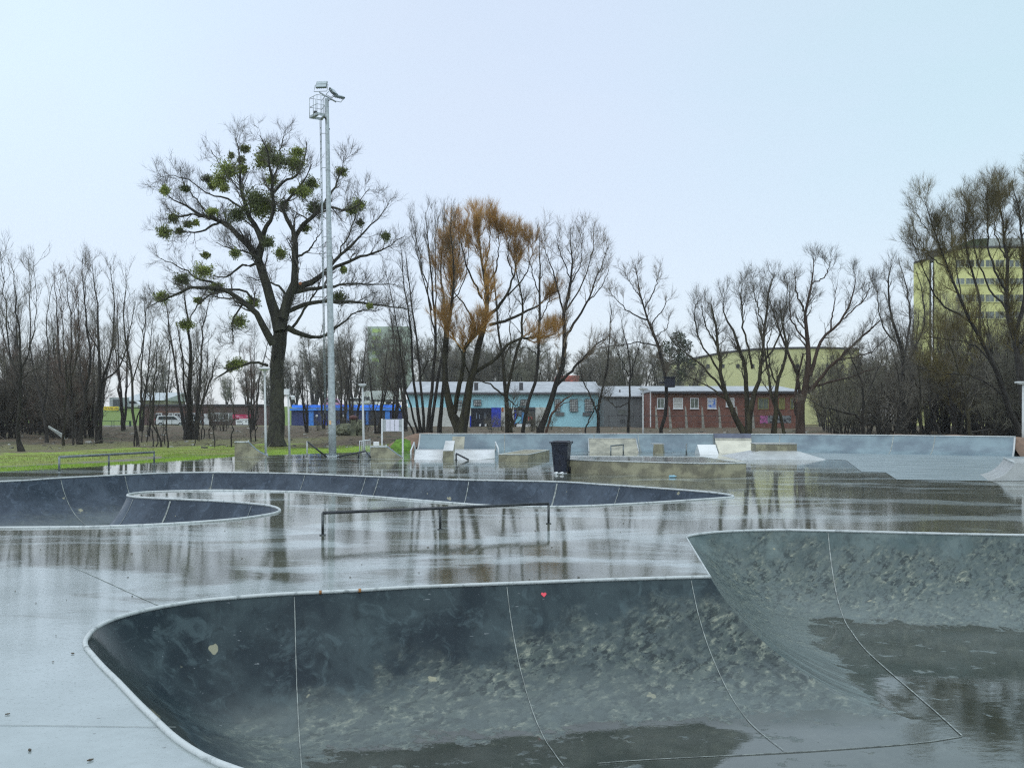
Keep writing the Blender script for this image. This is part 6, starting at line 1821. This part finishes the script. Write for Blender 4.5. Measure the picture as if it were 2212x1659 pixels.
make_tree('slim forked tree right of the orange willow with a snapped stump at its foot', [
 [(868, 1530, 26), (858, 1400, 20), (850, 1270, 18), (836, 1050, 13), (800, 850, 9), (770, 500, 5), (760, 330, 2)],
 [(855, 1280, 14), (882, 1130, 13), (950, 900, 11), (970, 650, 8), (922, 450, 5), (890, 300, 3), (885, 220, 1.5)],
 [(845, 1285, 8), (760, 1220, 7), (680, 1180, 5), (560, 1110, 3), (480, 1080, 2)], [(885, 1530, 16), (888, 1440, 15), (882, 1370, 14)], [(860, 1300, 5), (930, 1360, 4), (985, 1390, 2)],
 [(880, 1000, 5), (880, 800, 4), (870, 600, 2)]], 59, ZC, SC_, 44, M_MOSSBARK, M_TW, reach=.85)
make_tree('slim dark tree bending upright between the workshop doorway and the leaning trunk', [
 [(968, 1535, 17), (1000, 1350, 14), (1058, 1150, 13), (1080, 900, 11), (1082, 600, 9), (1076, 300, 4), (1080, 190, 1.5)],
 [(1078, 800, 5), (1140, 640, 4), (1210, 420, 2)], [(1082, 600, 5), (1030, 440, 4), (1000, 300, 2)], [(1070, 1000, 4), (1000, 960, 3), (940, 970, 2)]], 58, ZC, SC_, 45, twm=M_TWPINK, reach=.8)
make_tree('tall pale twigged tree with a thick trunk leaning right before the blue workshop', [
 [(1080, 1540, 34), (1105, 1450, 26), (1142, 1365, 23), (1220, 1130, 20), (1250, 900, 17), (1250, 720, 14), (1290, 500, 10), (1302, 300, 5), (1290, 140, 2)],
 [(1195, 1215, 13), (1330, 1080, 10), (1450, 950, 7), (1530, 895, 3)], [(1256, 870, 12), (1330, 780, 10), (1420, 600, 7), (1500, 400, 4), (1545, 270, 2)],
 [(1250, 730, 8), (1185, 500, 6), (1125, 300, 3), (1110, 170, 2)], [(1285, 520, 6), (1360, 380, 4), (1370, 200, 2)], [(1262, 700, 7), (1380, 500, 5), (1440, 300, 3), (1450, 210, 1.5)],
 [(1290, 480, 5), (1230, 330, 4), (1190, 180, 2)], [(1400, 640, 5), (1490, 560, 4), (1555, 420, 2)]], 57, ZC, SC_, 46, twm=M_TWPINK, l1=(1.5, 2.0), l2=(2.8, 1.15), l3=(5.2, .7), up=(.14, .13, .06))
make_tree('reddish broken stem leaning against the foot of the thick leaning trunk', [
 [(1125, 1535, 11), (1150, 1430, 10), (1190, 1370, 9), (1260, 1300, 6), (1310, 1265, 2)], [(1190, 1370, 5), (1240, 1340, 4), (1300, 1320, 2)]], 56, ZC, SC_, 47, barkm=bark('reddish_bark', (.06, .035, .025), (.13, .075, .055)), l1=(.5, .8), l2=(1.5, .5), l3=(2, .3), reach=.6)
make_tree('small crossing stems in front of the right end of the blue workshop', [
 [(1475, 1530, 12), (1480, 1400, 11), (1500, 1260, 9), (1545, 1080, 7), (1562, 800, 4), (1560, 640, 2)], [(1478, 1430, 8), (1430, 1290, 6), (1375, 1165, 4), (1340, 1050, 2)], [(1400, 1490, 6), (1460, 1360, 5), (1510, 1270, 3)]], 61, ZC, SC_, 48, twm=M_TWGREY, reach=.85)
make_tree('slim forked tree in front of the grey shed', [
 [(1685, 1530, 13), (1690, 1400, 10), (1692, 1330, 9), (1690, 1000, 6), (1650, 850, 3), (1640, 760, 2)], [(1690, 1200, 6), (1740, 1020, 4), (1780, 860, 2)], [(1690, 1330, 5), (1600, 1360, 4), (1540, 1290, 2)], [(1690, 1150, 5), (1620, 1000, 3), (1590, 900, 2)]], 62, ZC, SC_, 49, twm=M_TWGREY, l3=(5, .7), reach=.9)
lean = make_tree('leaning tree with a fan crown bent left before the red brick building', [
 [(1915, 1535, 16), (1935, 1430, 15), (1950, 1300, 15), (1945, 1200, 14), (1900, 980, 13), (1855, 850, 11), (1822, 770, 9), (1772, 600, 6), (1742, 450, 3), (1732, 385, 1.5)],
 [(1822, 765, 7), (1700, 715, 5), (1600, 620, 3), (1550, 550, 1.5)], [(1880, 940, 6), (1750, 920, 5), (1600, 942, 3), (1490, 950, 2)], [(1800, 690, 5), (1870, 550, 4), (1895, 440, 2)],
 [(1840, 800, 5), (1920, 700, 4), (1950, 600, 2)], [(1775, 620, 4), (1690, 500, 3), (1650, 430, 1.5)], [(1870, 880, 4), (1950, 820, 3), (1960, 720, 1.5)]], 60, ZC, SC_, 50, twm=M_TWPINK, l1=(1.5, 1.5), l2=(3.2, .9), l3=(5.5, .55), up=(.10, .10, .06))
p = P(*ZC(1968, 1193), 59.6)
b = MB(); b.box((p.x, 59.5, p.z), (.62, .4, .62), bev=.03); b.box((p.x - .05, 59.5, p.z + .34), (.8, .5, .06)); b.box((p.x - .4, 59.6, p.z), (.5, .08, .1))
tag(b.build('nest_box', mat('dark_blue_box', (.012, .016, .035), .5)), 'dark box fixed high on the leaning trunk before the red brick building', 'box')

# right
make_tree('spreading mossy tree with many stems before the red brick building', [
 [(565, 1535, 30), (520, 1480, 22), (452, 1330, 17), (412, 1150, 13), (392, 950, 9), (358, 770, 4)],
 [(575, 1500, 22), (562, 1200, 15), (520, 1000, 10), (440, 850, 6), (428, 740, 2)],
 [(580, 1450, 24), (612, 1300, 17), (642, 1190, 13), (672, 900, 9), (700, 700, 5), (735, 580, 2)],
 [(440, 1290, 9), (300, 1130, 7), (200, 1050, 4), (140, 1000, 2)], [(600, 1150, 8), (542, 850, 6), (540, 630, 2)], [(415, 1180, 8), (280, 960, 5), (260, 800, 3), (290, 750, 1.5)],
 [(640, 1150, 8), (760, 960, 6), (800, 800, 4), (810, 640, 2)], [(400, 1030, 6), (320, 880, 4), (300, 770, 2)], [(670, 900, 5), (620, 740, 4), (600, 660, 2)], [(455, 1340, 6), (330, 1250, 5), (200, 1190, 3), (110, 1180, 1.5)]], 58, ZR, SR, 51, M_MOSSBARK, M_TW, l1=(1.8, 1.9), l2=(3.8, 1.1), l3=(5.2, .7), up=(.12, .12, .10))
make_tree('mossy twin stems close left of the spreading open tree', [
 [(725, 1535, 22), (735, 1400, 17), (748, 1250, 13), (800, 1050, 9), (770, 850, 5), (760, 750, 2)], [(790, 1535, 12), (770, 1450, 11), (720, 1330, 10), (690, 1150, 8), (650, 950, 5), (620, 800, 2)], [(745, 1260, 6), (690, 1050, 5), (720, 900, 2)]], 57, ZR, SR, 52, M_MOSSBARK, M_TW, reach=.9)
make_tree('spreading open tree with twisted top branches over the middle of the long ramp', [
 [(882, 1540, 36), (885, 1450, 32), (898, 1340, 27), (928, 1200, 22), (922, 950, 14), (912, 800, 10), (950, 650, 6), (962, 500, 2)],
 [(940, 1190, 14), (1000, 1000, 11), (1120, 870, 8), (1200, 700, 5), (1205, 590, 2)], [(925, 1290, 14), (1050, 1150, 11), (1250, 960, 7), (1360, 860, 3)],
 [(880, 1400, 14), (862, 1180, 11), (790, 1000, 8), (740, 850, 5), (700, 740, 2)], [(930, 1260, 9), (1200, 1190, 6), (1400, 1125, 2)], [(912, 820, 7), (860, 700, 5), (850, 600, 2)],
 [(950, 650, 5), (1030, 600, 4), (1060, 520, 2)], [(1060, 930, 6), (1080, 780, 4), (1100, 650, 2)], [(1130, 860, 5), (1260, 740, 4), (1290, 640, 2)], [(925, 1000, 7), (830, 860, 5), (820, 700, 2)],
 [(860, 1420, 12), (852, 1350, 11), (860, 1240, 9), (900, 1060, 6)], [(1100, 1100, 5), (1280, 1060, 4), (1400, 960, 2)]], 57, ZR, SR, 53, bark('brown_bark', (.035, .022, .015), (.070, .046, .032)), M_TW, l1=(1.8, 1.9), l2=(3.8, 1.1), l3=(5.2, .7), up=(.12, .12, .08))
make_tree('tall leaning willow at the right edge with olive twigs', [
 [(2190, 1570, 25), (2165, 1480, 22), (2112, 1390, 20), (2030, 1150, 15), (1930, 950, 12), (1850, 800, 10), (1750, 550, 7), (1690, 400, 5), (1640, 230, 3), (1615, 160, 2)],
 [(1945, 960, 9), (1930, 700, 9), (1862, 450, 6), (1850, 130, 2)], [(1900, 890, 7), (1700, 750, 6), (1620, 600, 4), (1540, 400, 2)], [(2110, 1330, 7), (1900, 1190, 5), (1700, 1180, 4), (1570, 1130, 2)],
 [(1760, 570, 5), (1640, 480, 4), (1560, 330, 2)], [(1850, 800, 5), (1800, 560, 4), (1760, 260, 2)], [(1690, 400, 4), (1600, 300, 3), (1560, 200, 1.5)], [(2030, 1150, 6), (1900, 1010, 5), (1640, 960, 3)]], 56, ZR, SR, 54, M_BARK, M_TWOL, l1=(2.4, 2.1), l2=(4.4, 1.2), l3=(7.0, .85), up=(.16, .14, .10), name='bare_willow')
make_tree('tallest willow cut off by the right edge', [
 [(2240, 1560, 34), (2190, 1300, 28), (2150, 1000, 22), (2092, 750, 15), (2100, 500, 11), (2072, 300, 7), (2050, 60, 2)],
 [(2150, 930, 14), (2205, 700, 11), (2185, 350, 7), (2130, 50, 2)], [(2100, 700, 8), (2000, 500, 6), (1980, 260, 4), (1990, 60, 2)], [(2180, 1000, 12), (2300, 700, 10), (2290, 300, 6), (2230, 20, 2)],
 [(2095, 800, 8), (1980, 650, 6), (1900, 400, 4), (1900, 200, 2)], [(2185, 400, 5), (2240, 200, 4), (2210, 20, 2)], [(2090, 500, 5), (2030, 330, 4), (2090, 120, 2)]], 57.5, ZR, SR, 55, M_BARK, M_TWOL, l1=(2.4, 2.1), l2=(4.4, 1.2), l3=(7.0, .85), up=(.18, .16, .12), name='bare_willow')
make_tree('dark tree left of the yellow tower block with an upswept crown', [
 [(1500, 1520, 20), (1490, 1250, 15), (1480, 1050, 12), (1420, 850, 8), (1400, 650, 5), (1420, 540, 2)], [(1485, 1100, 9), (1530, 850, 7), (1500, 650, 4), (1460, 500, 2)], [(1480, 1040, 7), (1370, 900, 5), (1340, 760, 3), (1330, 640, 1.5)], [(1495, 1150, 8), (1610, 900, 6), (1600, 700, 4), (1560, 560, 2)]], 66, ZR, SR, 56, M_BARK, M_TWGREY, l1=(1.5, 1.9), l2=(2.8, 1.1), l3=(4.6, .7), up=(.16, .14, .12))
for k, (lab, st) in enumerate((
 ('thin dark stem with a fork standing at the right of the brick building', [[(1250, 1520, 13), (1245, 1420, 11), (1255, 1280, 8), (1200, 1120, 5), (1150, 1020, 2)], [(1250, 1350, 7), (1330, 1180, 5), (1380, 1080, 2)], [(1235, 1440, 8), (1100, 1400, 6), (980, 1360, 3), (920, 1320, 2)]]),
 ('thin upright sapling right of the fallen branch in the right thicket', [[(1455, 1530, 8), (1460, 1400, 7), (1470, 1250, 5), (1440, 1100, 2)], [(1460, 1380, 4), (1420, 1340, 3)]]),
 ('thin pale tree with bare side limbs in the right thicket left of the leaning willow', [[(1880, 1545, 14), (1862, 1400, 12), (1850, 1280, 8), (1790, 1080, 5), (1750, 950, 2)], [(1860, 1340, 7), (1930, 1290, 5), (2000, 1250, 2)], [(1855, 1300, 5), (1880, 1180, 3)]]),
 ('slanting dark sapling in the middle of the right thicket', [[(1705, 1540, 9), (1680, 1450, 8), (1640, 1330, 6), (1640, 1150, 3)], [(1670, 1420, 4), (1720, 1280, 3)]]),
 ('upright sapling with yellowish moss in the right thicket', [[(1590, 1535, 9), (1592, 1350, 7), (1580, 1180, 5), (1600, 1000, 2)], [(1590, 1300, 4), (1540, 1180, 3)]]))):
    make_tree(lab, st, 54 + k, ZR, SR, 60 + k, M_BARK if k not in (2, 4) else M_MOSSBARK, M_TWGREY, l1=(1.2, 1.6), l2=(2.4, 1.0), l3=(3.6, .6), reach=.9)

# --- kinds that are copied
def proto(name, seed, H_, n, barkm, twm, label, cat, spread=.18, rbase=.09, **kw):
    rg = np.random.default_rng(seed)
    st = []
    for k in range(n):
        a = rg.uniform(0, 2 * math.pi); h = H_ * rg.uniform(.72, 1.05); s_ = spread * h * rg.uniform(.5, 1.2)
        dx, dy = math.cos(a) * s_, math.sin(a) * s_
        bx, by = (math.cos(a) * .1 * n ** .5, math.sin(a) * .1 * n ** .5)
        st.append(np.array([(bx, by, -.2, rbase * 1.3), (bx + dx * .15, by + dy * .15, h * .2, rbase), (bx + dx * .45 + rg.normal(0, .12), by + dy * .45 + rg.normal(0, .12), h * .5, rbase * .65), (bx + dx * .8, by + dy * .8, h * .8, rbase * .35), (bx + dx, by + dy, h, rbase * .1)]))
    tr, cr = tree_groups(st, rg, **kw)
    tt = thing(name, (0, 0, 0), label, cat)
    tubes(tr, 'trunk', barkm, tt); tubes(cr, 'crown', twm, tt)
    return tt
def scatter(protos, spots, label, group, rg, smin=.8, smax=1.2):
    used = set()
    for (x, y, s_) in spots:
        k = int(rg.integers(len(protos)))
        pr = protos[k]
        z = tz(x, y); rz_ = rg.uniform(0, 6.28); sc = s_ * rg.uniform(smin, smax)
        if k not in used:
            used.add(k); pr.location = (x, y, z); pr.rotation_euler = (0, 0, rz_); pr.scale = (sc, sc, sc)
            pr['label'] = label; pr['group'] = group
        else:
            dup(pr, (x, y, z), rz_, sc, label, group)
rg = np.random.default_rng(77)
slim = [proto('bare_tree', 100 + k, 11, 1 + (k % 2) + 1, M_BARK, (M_TWGREY, M_TWRED, M_TW)[k % 3], 'bare tree', 'tree', spread=.13, rbase=.10, l1=(1.3, 2.2), l2=(2.2, 1.2), l3=(3.4, .75), up=(.2, .18, .16), t0=.25) for k in range(4)]
sp = []
for k in range(24):
    D = rg.uniform(62, 95); px = rg.uniform(-90, 560)
    if 225 < px < 300 and D < 75: continue
    if 325 < px < 400: continue
    sp.append(((px - CX) / F * D, D, D / 75 * (.84 if px < 310 else .66)))
scatter(slim, sp, 'slender bare tree in the wood at the left', 'slender bare trees of the left wood', rg)
shrub = [proto('bare_shrub', 140 + k, 3.6, 10, M_BARK, (M_TWGREY, M_TWPALE, M_TW, M_TWOL)[k % 4], 'bare shrub', 'shrub', spread=.42, rbase=.03, l1=(2.0, 1.3), l2=(2.8, .8), l3=(4.2, .5), up=(.08, .06, .05), t0=.1, wander=.2) for k in range(4)]
sp = []
for k in range(42):      # right thicket
    D = rg.uniform(63, 88); px = 1760 + 500 * rg.random() ** .85
    sp.append(((px - CX) / F * D, D, rg.uniform(1.0, 1.75) * (1.15 if px > 1900 else .9)))
scatter(shrub, sp, 'tangled bare shrub in the dark thicket behind the right half of the long ramp', 'bare shrubs of the right thicket', rg)
shrub2 = [proto('bare_shrub', 160 + k, 3.4, 9, M_BARK, (M_TWRED, M_TWGREY, M_TW)[k % 3], 'bare shrub', 'shrub', spread=.42, rbase=.028, l1=(2.0, 1.2), l2=(2.6, .8), l3=(4.0, .5), up=(.08, .06, .05), t0=.1, wander=.2) for k in range(3)]
sp = []
for k in range(74):      # undergrowth of the left wood
    px = rg.uniform(-80, 560) if k < 56 else rg.uniform(-60, 235); D = rg.uniform(62, 104)
    if 212 < px <= 300: continue
    elif 300 < px < 418 or (px >= 418 and k % 3): continue
    elif px > 300: D = rg.uniform(88, 104); s_ = rg.uniform(.5, .8) * (1.0 if rg.random() < .5 else .6)
    else: s_ = rg.uniform(.9, 1.5) if k < 56 else rg.uniform(1.4, 2.2)
    sp.append(((px - CX) / F * D, D, s_))
scatter(shrub2, sp, 'low bare shrub growing between the tree trunks at the left', 'bare shrubs of the left wood', rg)
sapl = [proto('bare_sapling', 180 + k, 3.4, 1, M_BARK, M_TW, 'bare sapling', 'sapling', spread=.1, rbase=.03, l1=(1.2, .9), l2=(1.8, .5), l3=(2, .3), up=(.16, .1, .1), t0=.3) for k in range(3)]
sp = []
for k in range(26):
    D = rg.uniform(50, 66); px = rg.uniform(300, 560)
    if 325 < px < 400 and k % 3: continue
    sp.append(((px - CX) / F * D, D, rg.uniform(.6, 1.2)))
scatter(sapl, sp, 'thin bare sapling on the leaf litter between the parked cars and the grass', 'thin saplings on the leaf litter', rg)
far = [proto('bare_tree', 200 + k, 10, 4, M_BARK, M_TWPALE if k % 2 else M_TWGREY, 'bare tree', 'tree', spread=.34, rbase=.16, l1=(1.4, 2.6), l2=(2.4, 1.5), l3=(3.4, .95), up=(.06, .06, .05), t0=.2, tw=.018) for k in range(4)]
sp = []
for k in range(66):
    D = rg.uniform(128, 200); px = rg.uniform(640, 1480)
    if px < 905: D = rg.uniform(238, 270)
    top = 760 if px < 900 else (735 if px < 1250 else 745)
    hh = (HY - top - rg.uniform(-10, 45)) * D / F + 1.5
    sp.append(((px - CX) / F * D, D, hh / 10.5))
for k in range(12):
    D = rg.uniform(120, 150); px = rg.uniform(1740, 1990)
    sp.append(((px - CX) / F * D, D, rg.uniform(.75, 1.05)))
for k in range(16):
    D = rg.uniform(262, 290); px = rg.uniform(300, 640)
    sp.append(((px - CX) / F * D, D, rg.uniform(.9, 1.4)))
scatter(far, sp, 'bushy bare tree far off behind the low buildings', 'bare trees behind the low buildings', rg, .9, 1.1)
near_sh = [proto('bare_shrub', 220 + k, 3.2, 8, M_MOSSBARK, M_TWPALE if k else M_TWGREY, 'bare shrub', 'shrub', spread=.45, rbase=.025, l1=(1.8, 1.2), l2=(2.6, .8), l3=(4.0, .5), up=(.08, .06, .05), t0=.1, wander=.2) for k in range(2)]
sp = []
for k in range(14):
    D = rg.uniform(75, 98); px = rg.uniform(640, 1290)
    sp.append(((px - CX) / F * D, D, rg.uniform(.35, .7)))
scatter(near_sh, sp, 'low bare bush in front of the garages and the workshop', 'low bushes before the garages and workshop', rg)
tall = [proto('bare_tree', 240 + k, 10.5, 3, M_BARK, M_TW, 'bare tree', 'tree', spread=.16, rbase=.10, l1=(1.3, 2.2), l2=(2.3, 1.2), l3=(3.6, .75), up=(.16, .14, .12), t0=.25) for k in range(2)]
sp = [((px - CX) / F * D, D, s_) for px, D, s_ in ((665, 84, .95), (740, 80, 1.0), (765, 90, 1.05), (700, 95, .9), (815, 78, 1.0), (850, 82, 1.12), (880, 88, 1.2))]
scatter(tall, sp, 'dark bare tree behind the mast and the notice board', 'dark bare trees behind the mast', rg)
sp = [((px - CX) / F * D, D, s_) for px, D, s_ in ((1850, 80, .9), (1905, 76, .8), (1960, 84, 1.0), (2040, 78, 1.1), (2090, 88, 1.2), (2150, 82, 1.2), (2200, 90, 1.3), (2010, 92, 1.15), (2000, 74, 1.05), (2070, 70, 1.05), (2120, 74, 1.15), (2185, 72, 1.2))]
tall2 = [proto('bare_tree', 260 + k, 9.5, 4, M_BARK, M_TWOL if k else M_TWGREY, 'bare tree', 'tree', spread=.26, rbase=.10, l1=(1.6, 2.2), l2=(3.6, 1.2), l3=(4.2, .75), up=(.12, .12, .10), t0=.2) for k in range(2)]
scatter(tall2, sp, 'dense dark bare tree rising out of the right thicket', 'dense bare trees in the right thicket', rg)
# ivy-clad tree behind the leaning one
c0 = P(1462, 770, 150)
tt = thing('ivy_tree', (c0.x, 150, tz(c0.x, 150)), 'dark green ivy covered tree left of the pale yellow block', 'tree')
b = MB(); b.tube([V(c0.x, 150, tz(c0.x, 150) - .3), V(c0.x + .3, 150, c0.z + 1)], [.35, .15], 10); b.build('trunk', M_BARK, tt)
n_ = 2600; d = unit(rg.normal(0, 1, (n_, 3))); cl = rg.integers(0, 7, n_)
cen = np.array(c0) + np.array([(0, 0, 0), (-1.6, 0, 1.2), (1.4, .5, 1.6), (.2, -.4, 2.8), (-1.9, 0, -1.6), (1.9, 0, -1.2), (.3, 0, -3)])
pos_ = cen[cl] + d * (1.35 * rg.random((n_, 1)) ** .4)
ax = unit(rg.normal(0, 1, (n_, 3))); sd_ = unit(np.cross(ax, rg.normal(0, 1, (n_, 3))))
V_ = np.stack([pos_ - ax * .2, pos_ + sd_ * .1, pos_ + ax * .2, pos_ - sd_ * .1], 1).reshape(-1, 3)
me = bpy.data.meshes.new('crown'); me.from_pydata(V_.tolist(), [], (np.arange(n_)[:, None] * 4 + np.arange(4)).tolist()); me.update()
link_mesh('crown', me, mat('ivy_leaves', (.035, .055, .018), .7, .4, 1), tt)

# ---------------------------------------------------------------- grass, litter
def blades(name, n, sampler, hmin, hmax, wid, material, seed):
    rg = np.random.default_rng(seed)
    xy = sampler(rg, n); n = len(xy)
    z = terrain_z(xy[:, 0], xy[:, 1]); dd_ = poly_dist(xy); z = z * np.clip(dd_ / 2, 0, 1)
    h = rg.uniform(hmin, hmax, n); a = rg.uniform(0, 6.28, n)
    ux = np.stack([np.cos(a), np.sin(a), np.zeros(n)], 1) * wid
    base = np.column_stack([xy, z]); tip = base + np.column_stack([rg.normal(0, .3, n) * h, rg.normal(0, .3, n) * h, h])
    fw_ = np.stack([-np.sin(a), np.cos(a), np.zeros(n)], 1) * wid * .6
    V_ = np.stack([base - ux, base + ux, base + fw_, tip], 1).reshape(-1, 3)
    o_ = np.arange(n)[:, None] * 4
    Fc = np.concatenate([o_ + np.array([0, 1, 3]), o_ + np.array([1, 2, 3]), o_ + np.array([2, 0, 3])])
    me = bpy.data.meshes.new(name); me.from_pydata(V_.tolist(), [], Fc.tolist()); me.update()
    return link_mesh(name, me, material)
def band(lo, hi, xlo, xhi):
    def f(rg, n):
        x = rg.uniform(xlo, xhi, n * 6); y = rg.uniform(24, 58, n * 6)
        q = np.stack([x, y], 1); ok = (~inside_poly(deck_np, q)); q = q[ok]
        d_ = poly_dist(q); wob = 1.2 * np.sin(q[:, 0] * .9) * np.cos(q[:, 1] * .6)
        q = q[(d_ > lo) & (d_ + wob < hi) & (q[:, 1] > 20)]
        return q[:n]
    return f
M_GR = mat('grass_blades', (.27, .43, .035), .8, .3, 1.5, (.18, .30, .03), 0)
M_GR2 = mat('dry_grass_blades', (.20, .20, .05), .8, .3, 1.5, (.11, .13, .035), 0)
tag(blades('grass', 16000, band(.05, 2.2, -19, -11.5), .03, .09, .008, M_GR, 1), 'short bright green grass along the left edge of the deck', 'grass', kind='stuff')
tag(blades('grass', 9000, band(.05, 6.0, -12.5, -4), .03, .10, .008, M_GR, 2), 'short bright green grass round the foot of the lamp post and the mast', 'grass', kind='stuff')
tag(blades('dry_grass', 9000, band(3.0, 9, -24, -11), .03, .12, .008, M_GR2, 3), 'patchy dry olive grass before the left tree trunks', 'grass', kind='stuff')
rg = np.random.default_rng(5)
b = MB()
for k in range(420):
    D = rg.uniform(50, 104); px = rg.uniform(0, 2212)
    x = (px - CX) / F * D
    if inside_poly(deck_np, np.array([[x, D]]))[0]: continue
    s_ = rg.uniform(.05, .2); b.box((x, D, tz(x, D) + s_ * .2), (s_ * rg.uniform(.7, 2.2), s_, s_ * .7), rg.uniform(0, 3), bev=0)
for v in b.bm.verts: v.co += Vector(rg.normal(0, .02, 3))
tag(b.build('ground_litter', mat('litter_mix', (.42, .42, .38), .8, .5, .8, (.10, .095, .08), 0, thr=(.48, .52))), 'scattered stones and scraps over the leaf litter', 'litter', kind='stuff')
b = MB()
for k in range(700):
    D = rg.uniform(49, 100); px = rg.uniform(-50, 2260); x = (px - CX) / F * D
    if inside_poly(deck_np, np.array([[x, D]]))[0]: continue
    z = tz(x, D); a = rg.uniform(0, 6.28); L_ = rg.uniform(.3, 1.4)
    b.tube([V(x, D, z + .03), V(x + math.cos(a) * L_ * .5, D + math.sin(a) * L_ * .5, z + rg.uniform(.04, .25)), V(x + math.cos(a) * L_, D + math.sin(a) * L_, z + .03)], rg.uniform(.008, .025), 3, cap=False)
tag(b.build('fallen_twigs', M_TWGREY), 'fallen twigs lying all over the leaf litter', 'twigs', kind='stuff')
for lab, (px, py, D, L_, hh) in (('long dark fallen branch on the ground before the right thicket', (1930, 922, 60, 3.4, .35)), ('arched pale fallen branch beside the leaning willow', (2120, 915, 58, 2.6, .8))):
    p = P(px, py, D); g_ = tz(p.x, D)
    b = MB(); b.tube([V(p.x - L_ / 2, D, g_ + .05), V(p.x - L_ * .2, D + .2, g_ + hh * .8), V(p.x + L_ * .2, D, g_ + hh), V(p.x + L_ / 2, D - .2, g_ + .02)], [.09, .08, .06, .03], 7)
    tag(b.build('fallen_branch', M_BARK, None, True), lab, 'branch')

b = MB()
rg = np.random.default_rng(9)
for k in range(110):
    D = 4.6 + 14 * rg.random() ** 1.6; px = rg.uniform(0, 2212); x = (px - CX) / F * D
    q = np.array([[x, D]])
    if inside_poly(B1.loop, q)[0] or inside_poly(B2.loop, q)[0] or not inside_poly(deck_np, q)[0]: continue
    s_ = rg.uniform(.006, .018); a = rg.uniform(0, 6.28)
    dx, dy = math.cos(a) * s_, math.sin(a) * s_
    b.prism([V(x - dx, D - dy, .004), V(x - dy * .5, D + dx * .5, .004), V(x + dx, D + dy, .004), V(x + dy * .5, D - dx * .5, .004)], (0, 0, .004 + .004 * rg.random()))
tag(b.build('fallen_leaves', mat('leaf_bits', (.07, .055, .03), .6, .5, 30)), 'tiny bits of dead leaves and grit on the wet deck', 'leaves', kind='stuff')
# ---------------------------------------------------------------- damp air
m = bpy.data.materials.new('haze'); m.use_nodes = True
t = NT(m.node_tree)
pv_ = t.add('ShaderNodeVolumePrincipled'); pv_.inputs['Color'].default_value = (.90, .92, .92, 1); pv_.inputs['Density'].default_value = .00035; pv_.inputs['Anisotropy'].default_value = .2
o = t.add('ShaderNodeOutputMaterial'); t.t.links.new(pv_.outputs[0], o.inputs['Volume'])
b = MB(); b.box((0, 170, 17.5), (520, 480, 45))
hz = b.build('haze', m); hz['kind'] = 'stuff'; hz['label'] = 'thin damp haze in the air over the whole park'
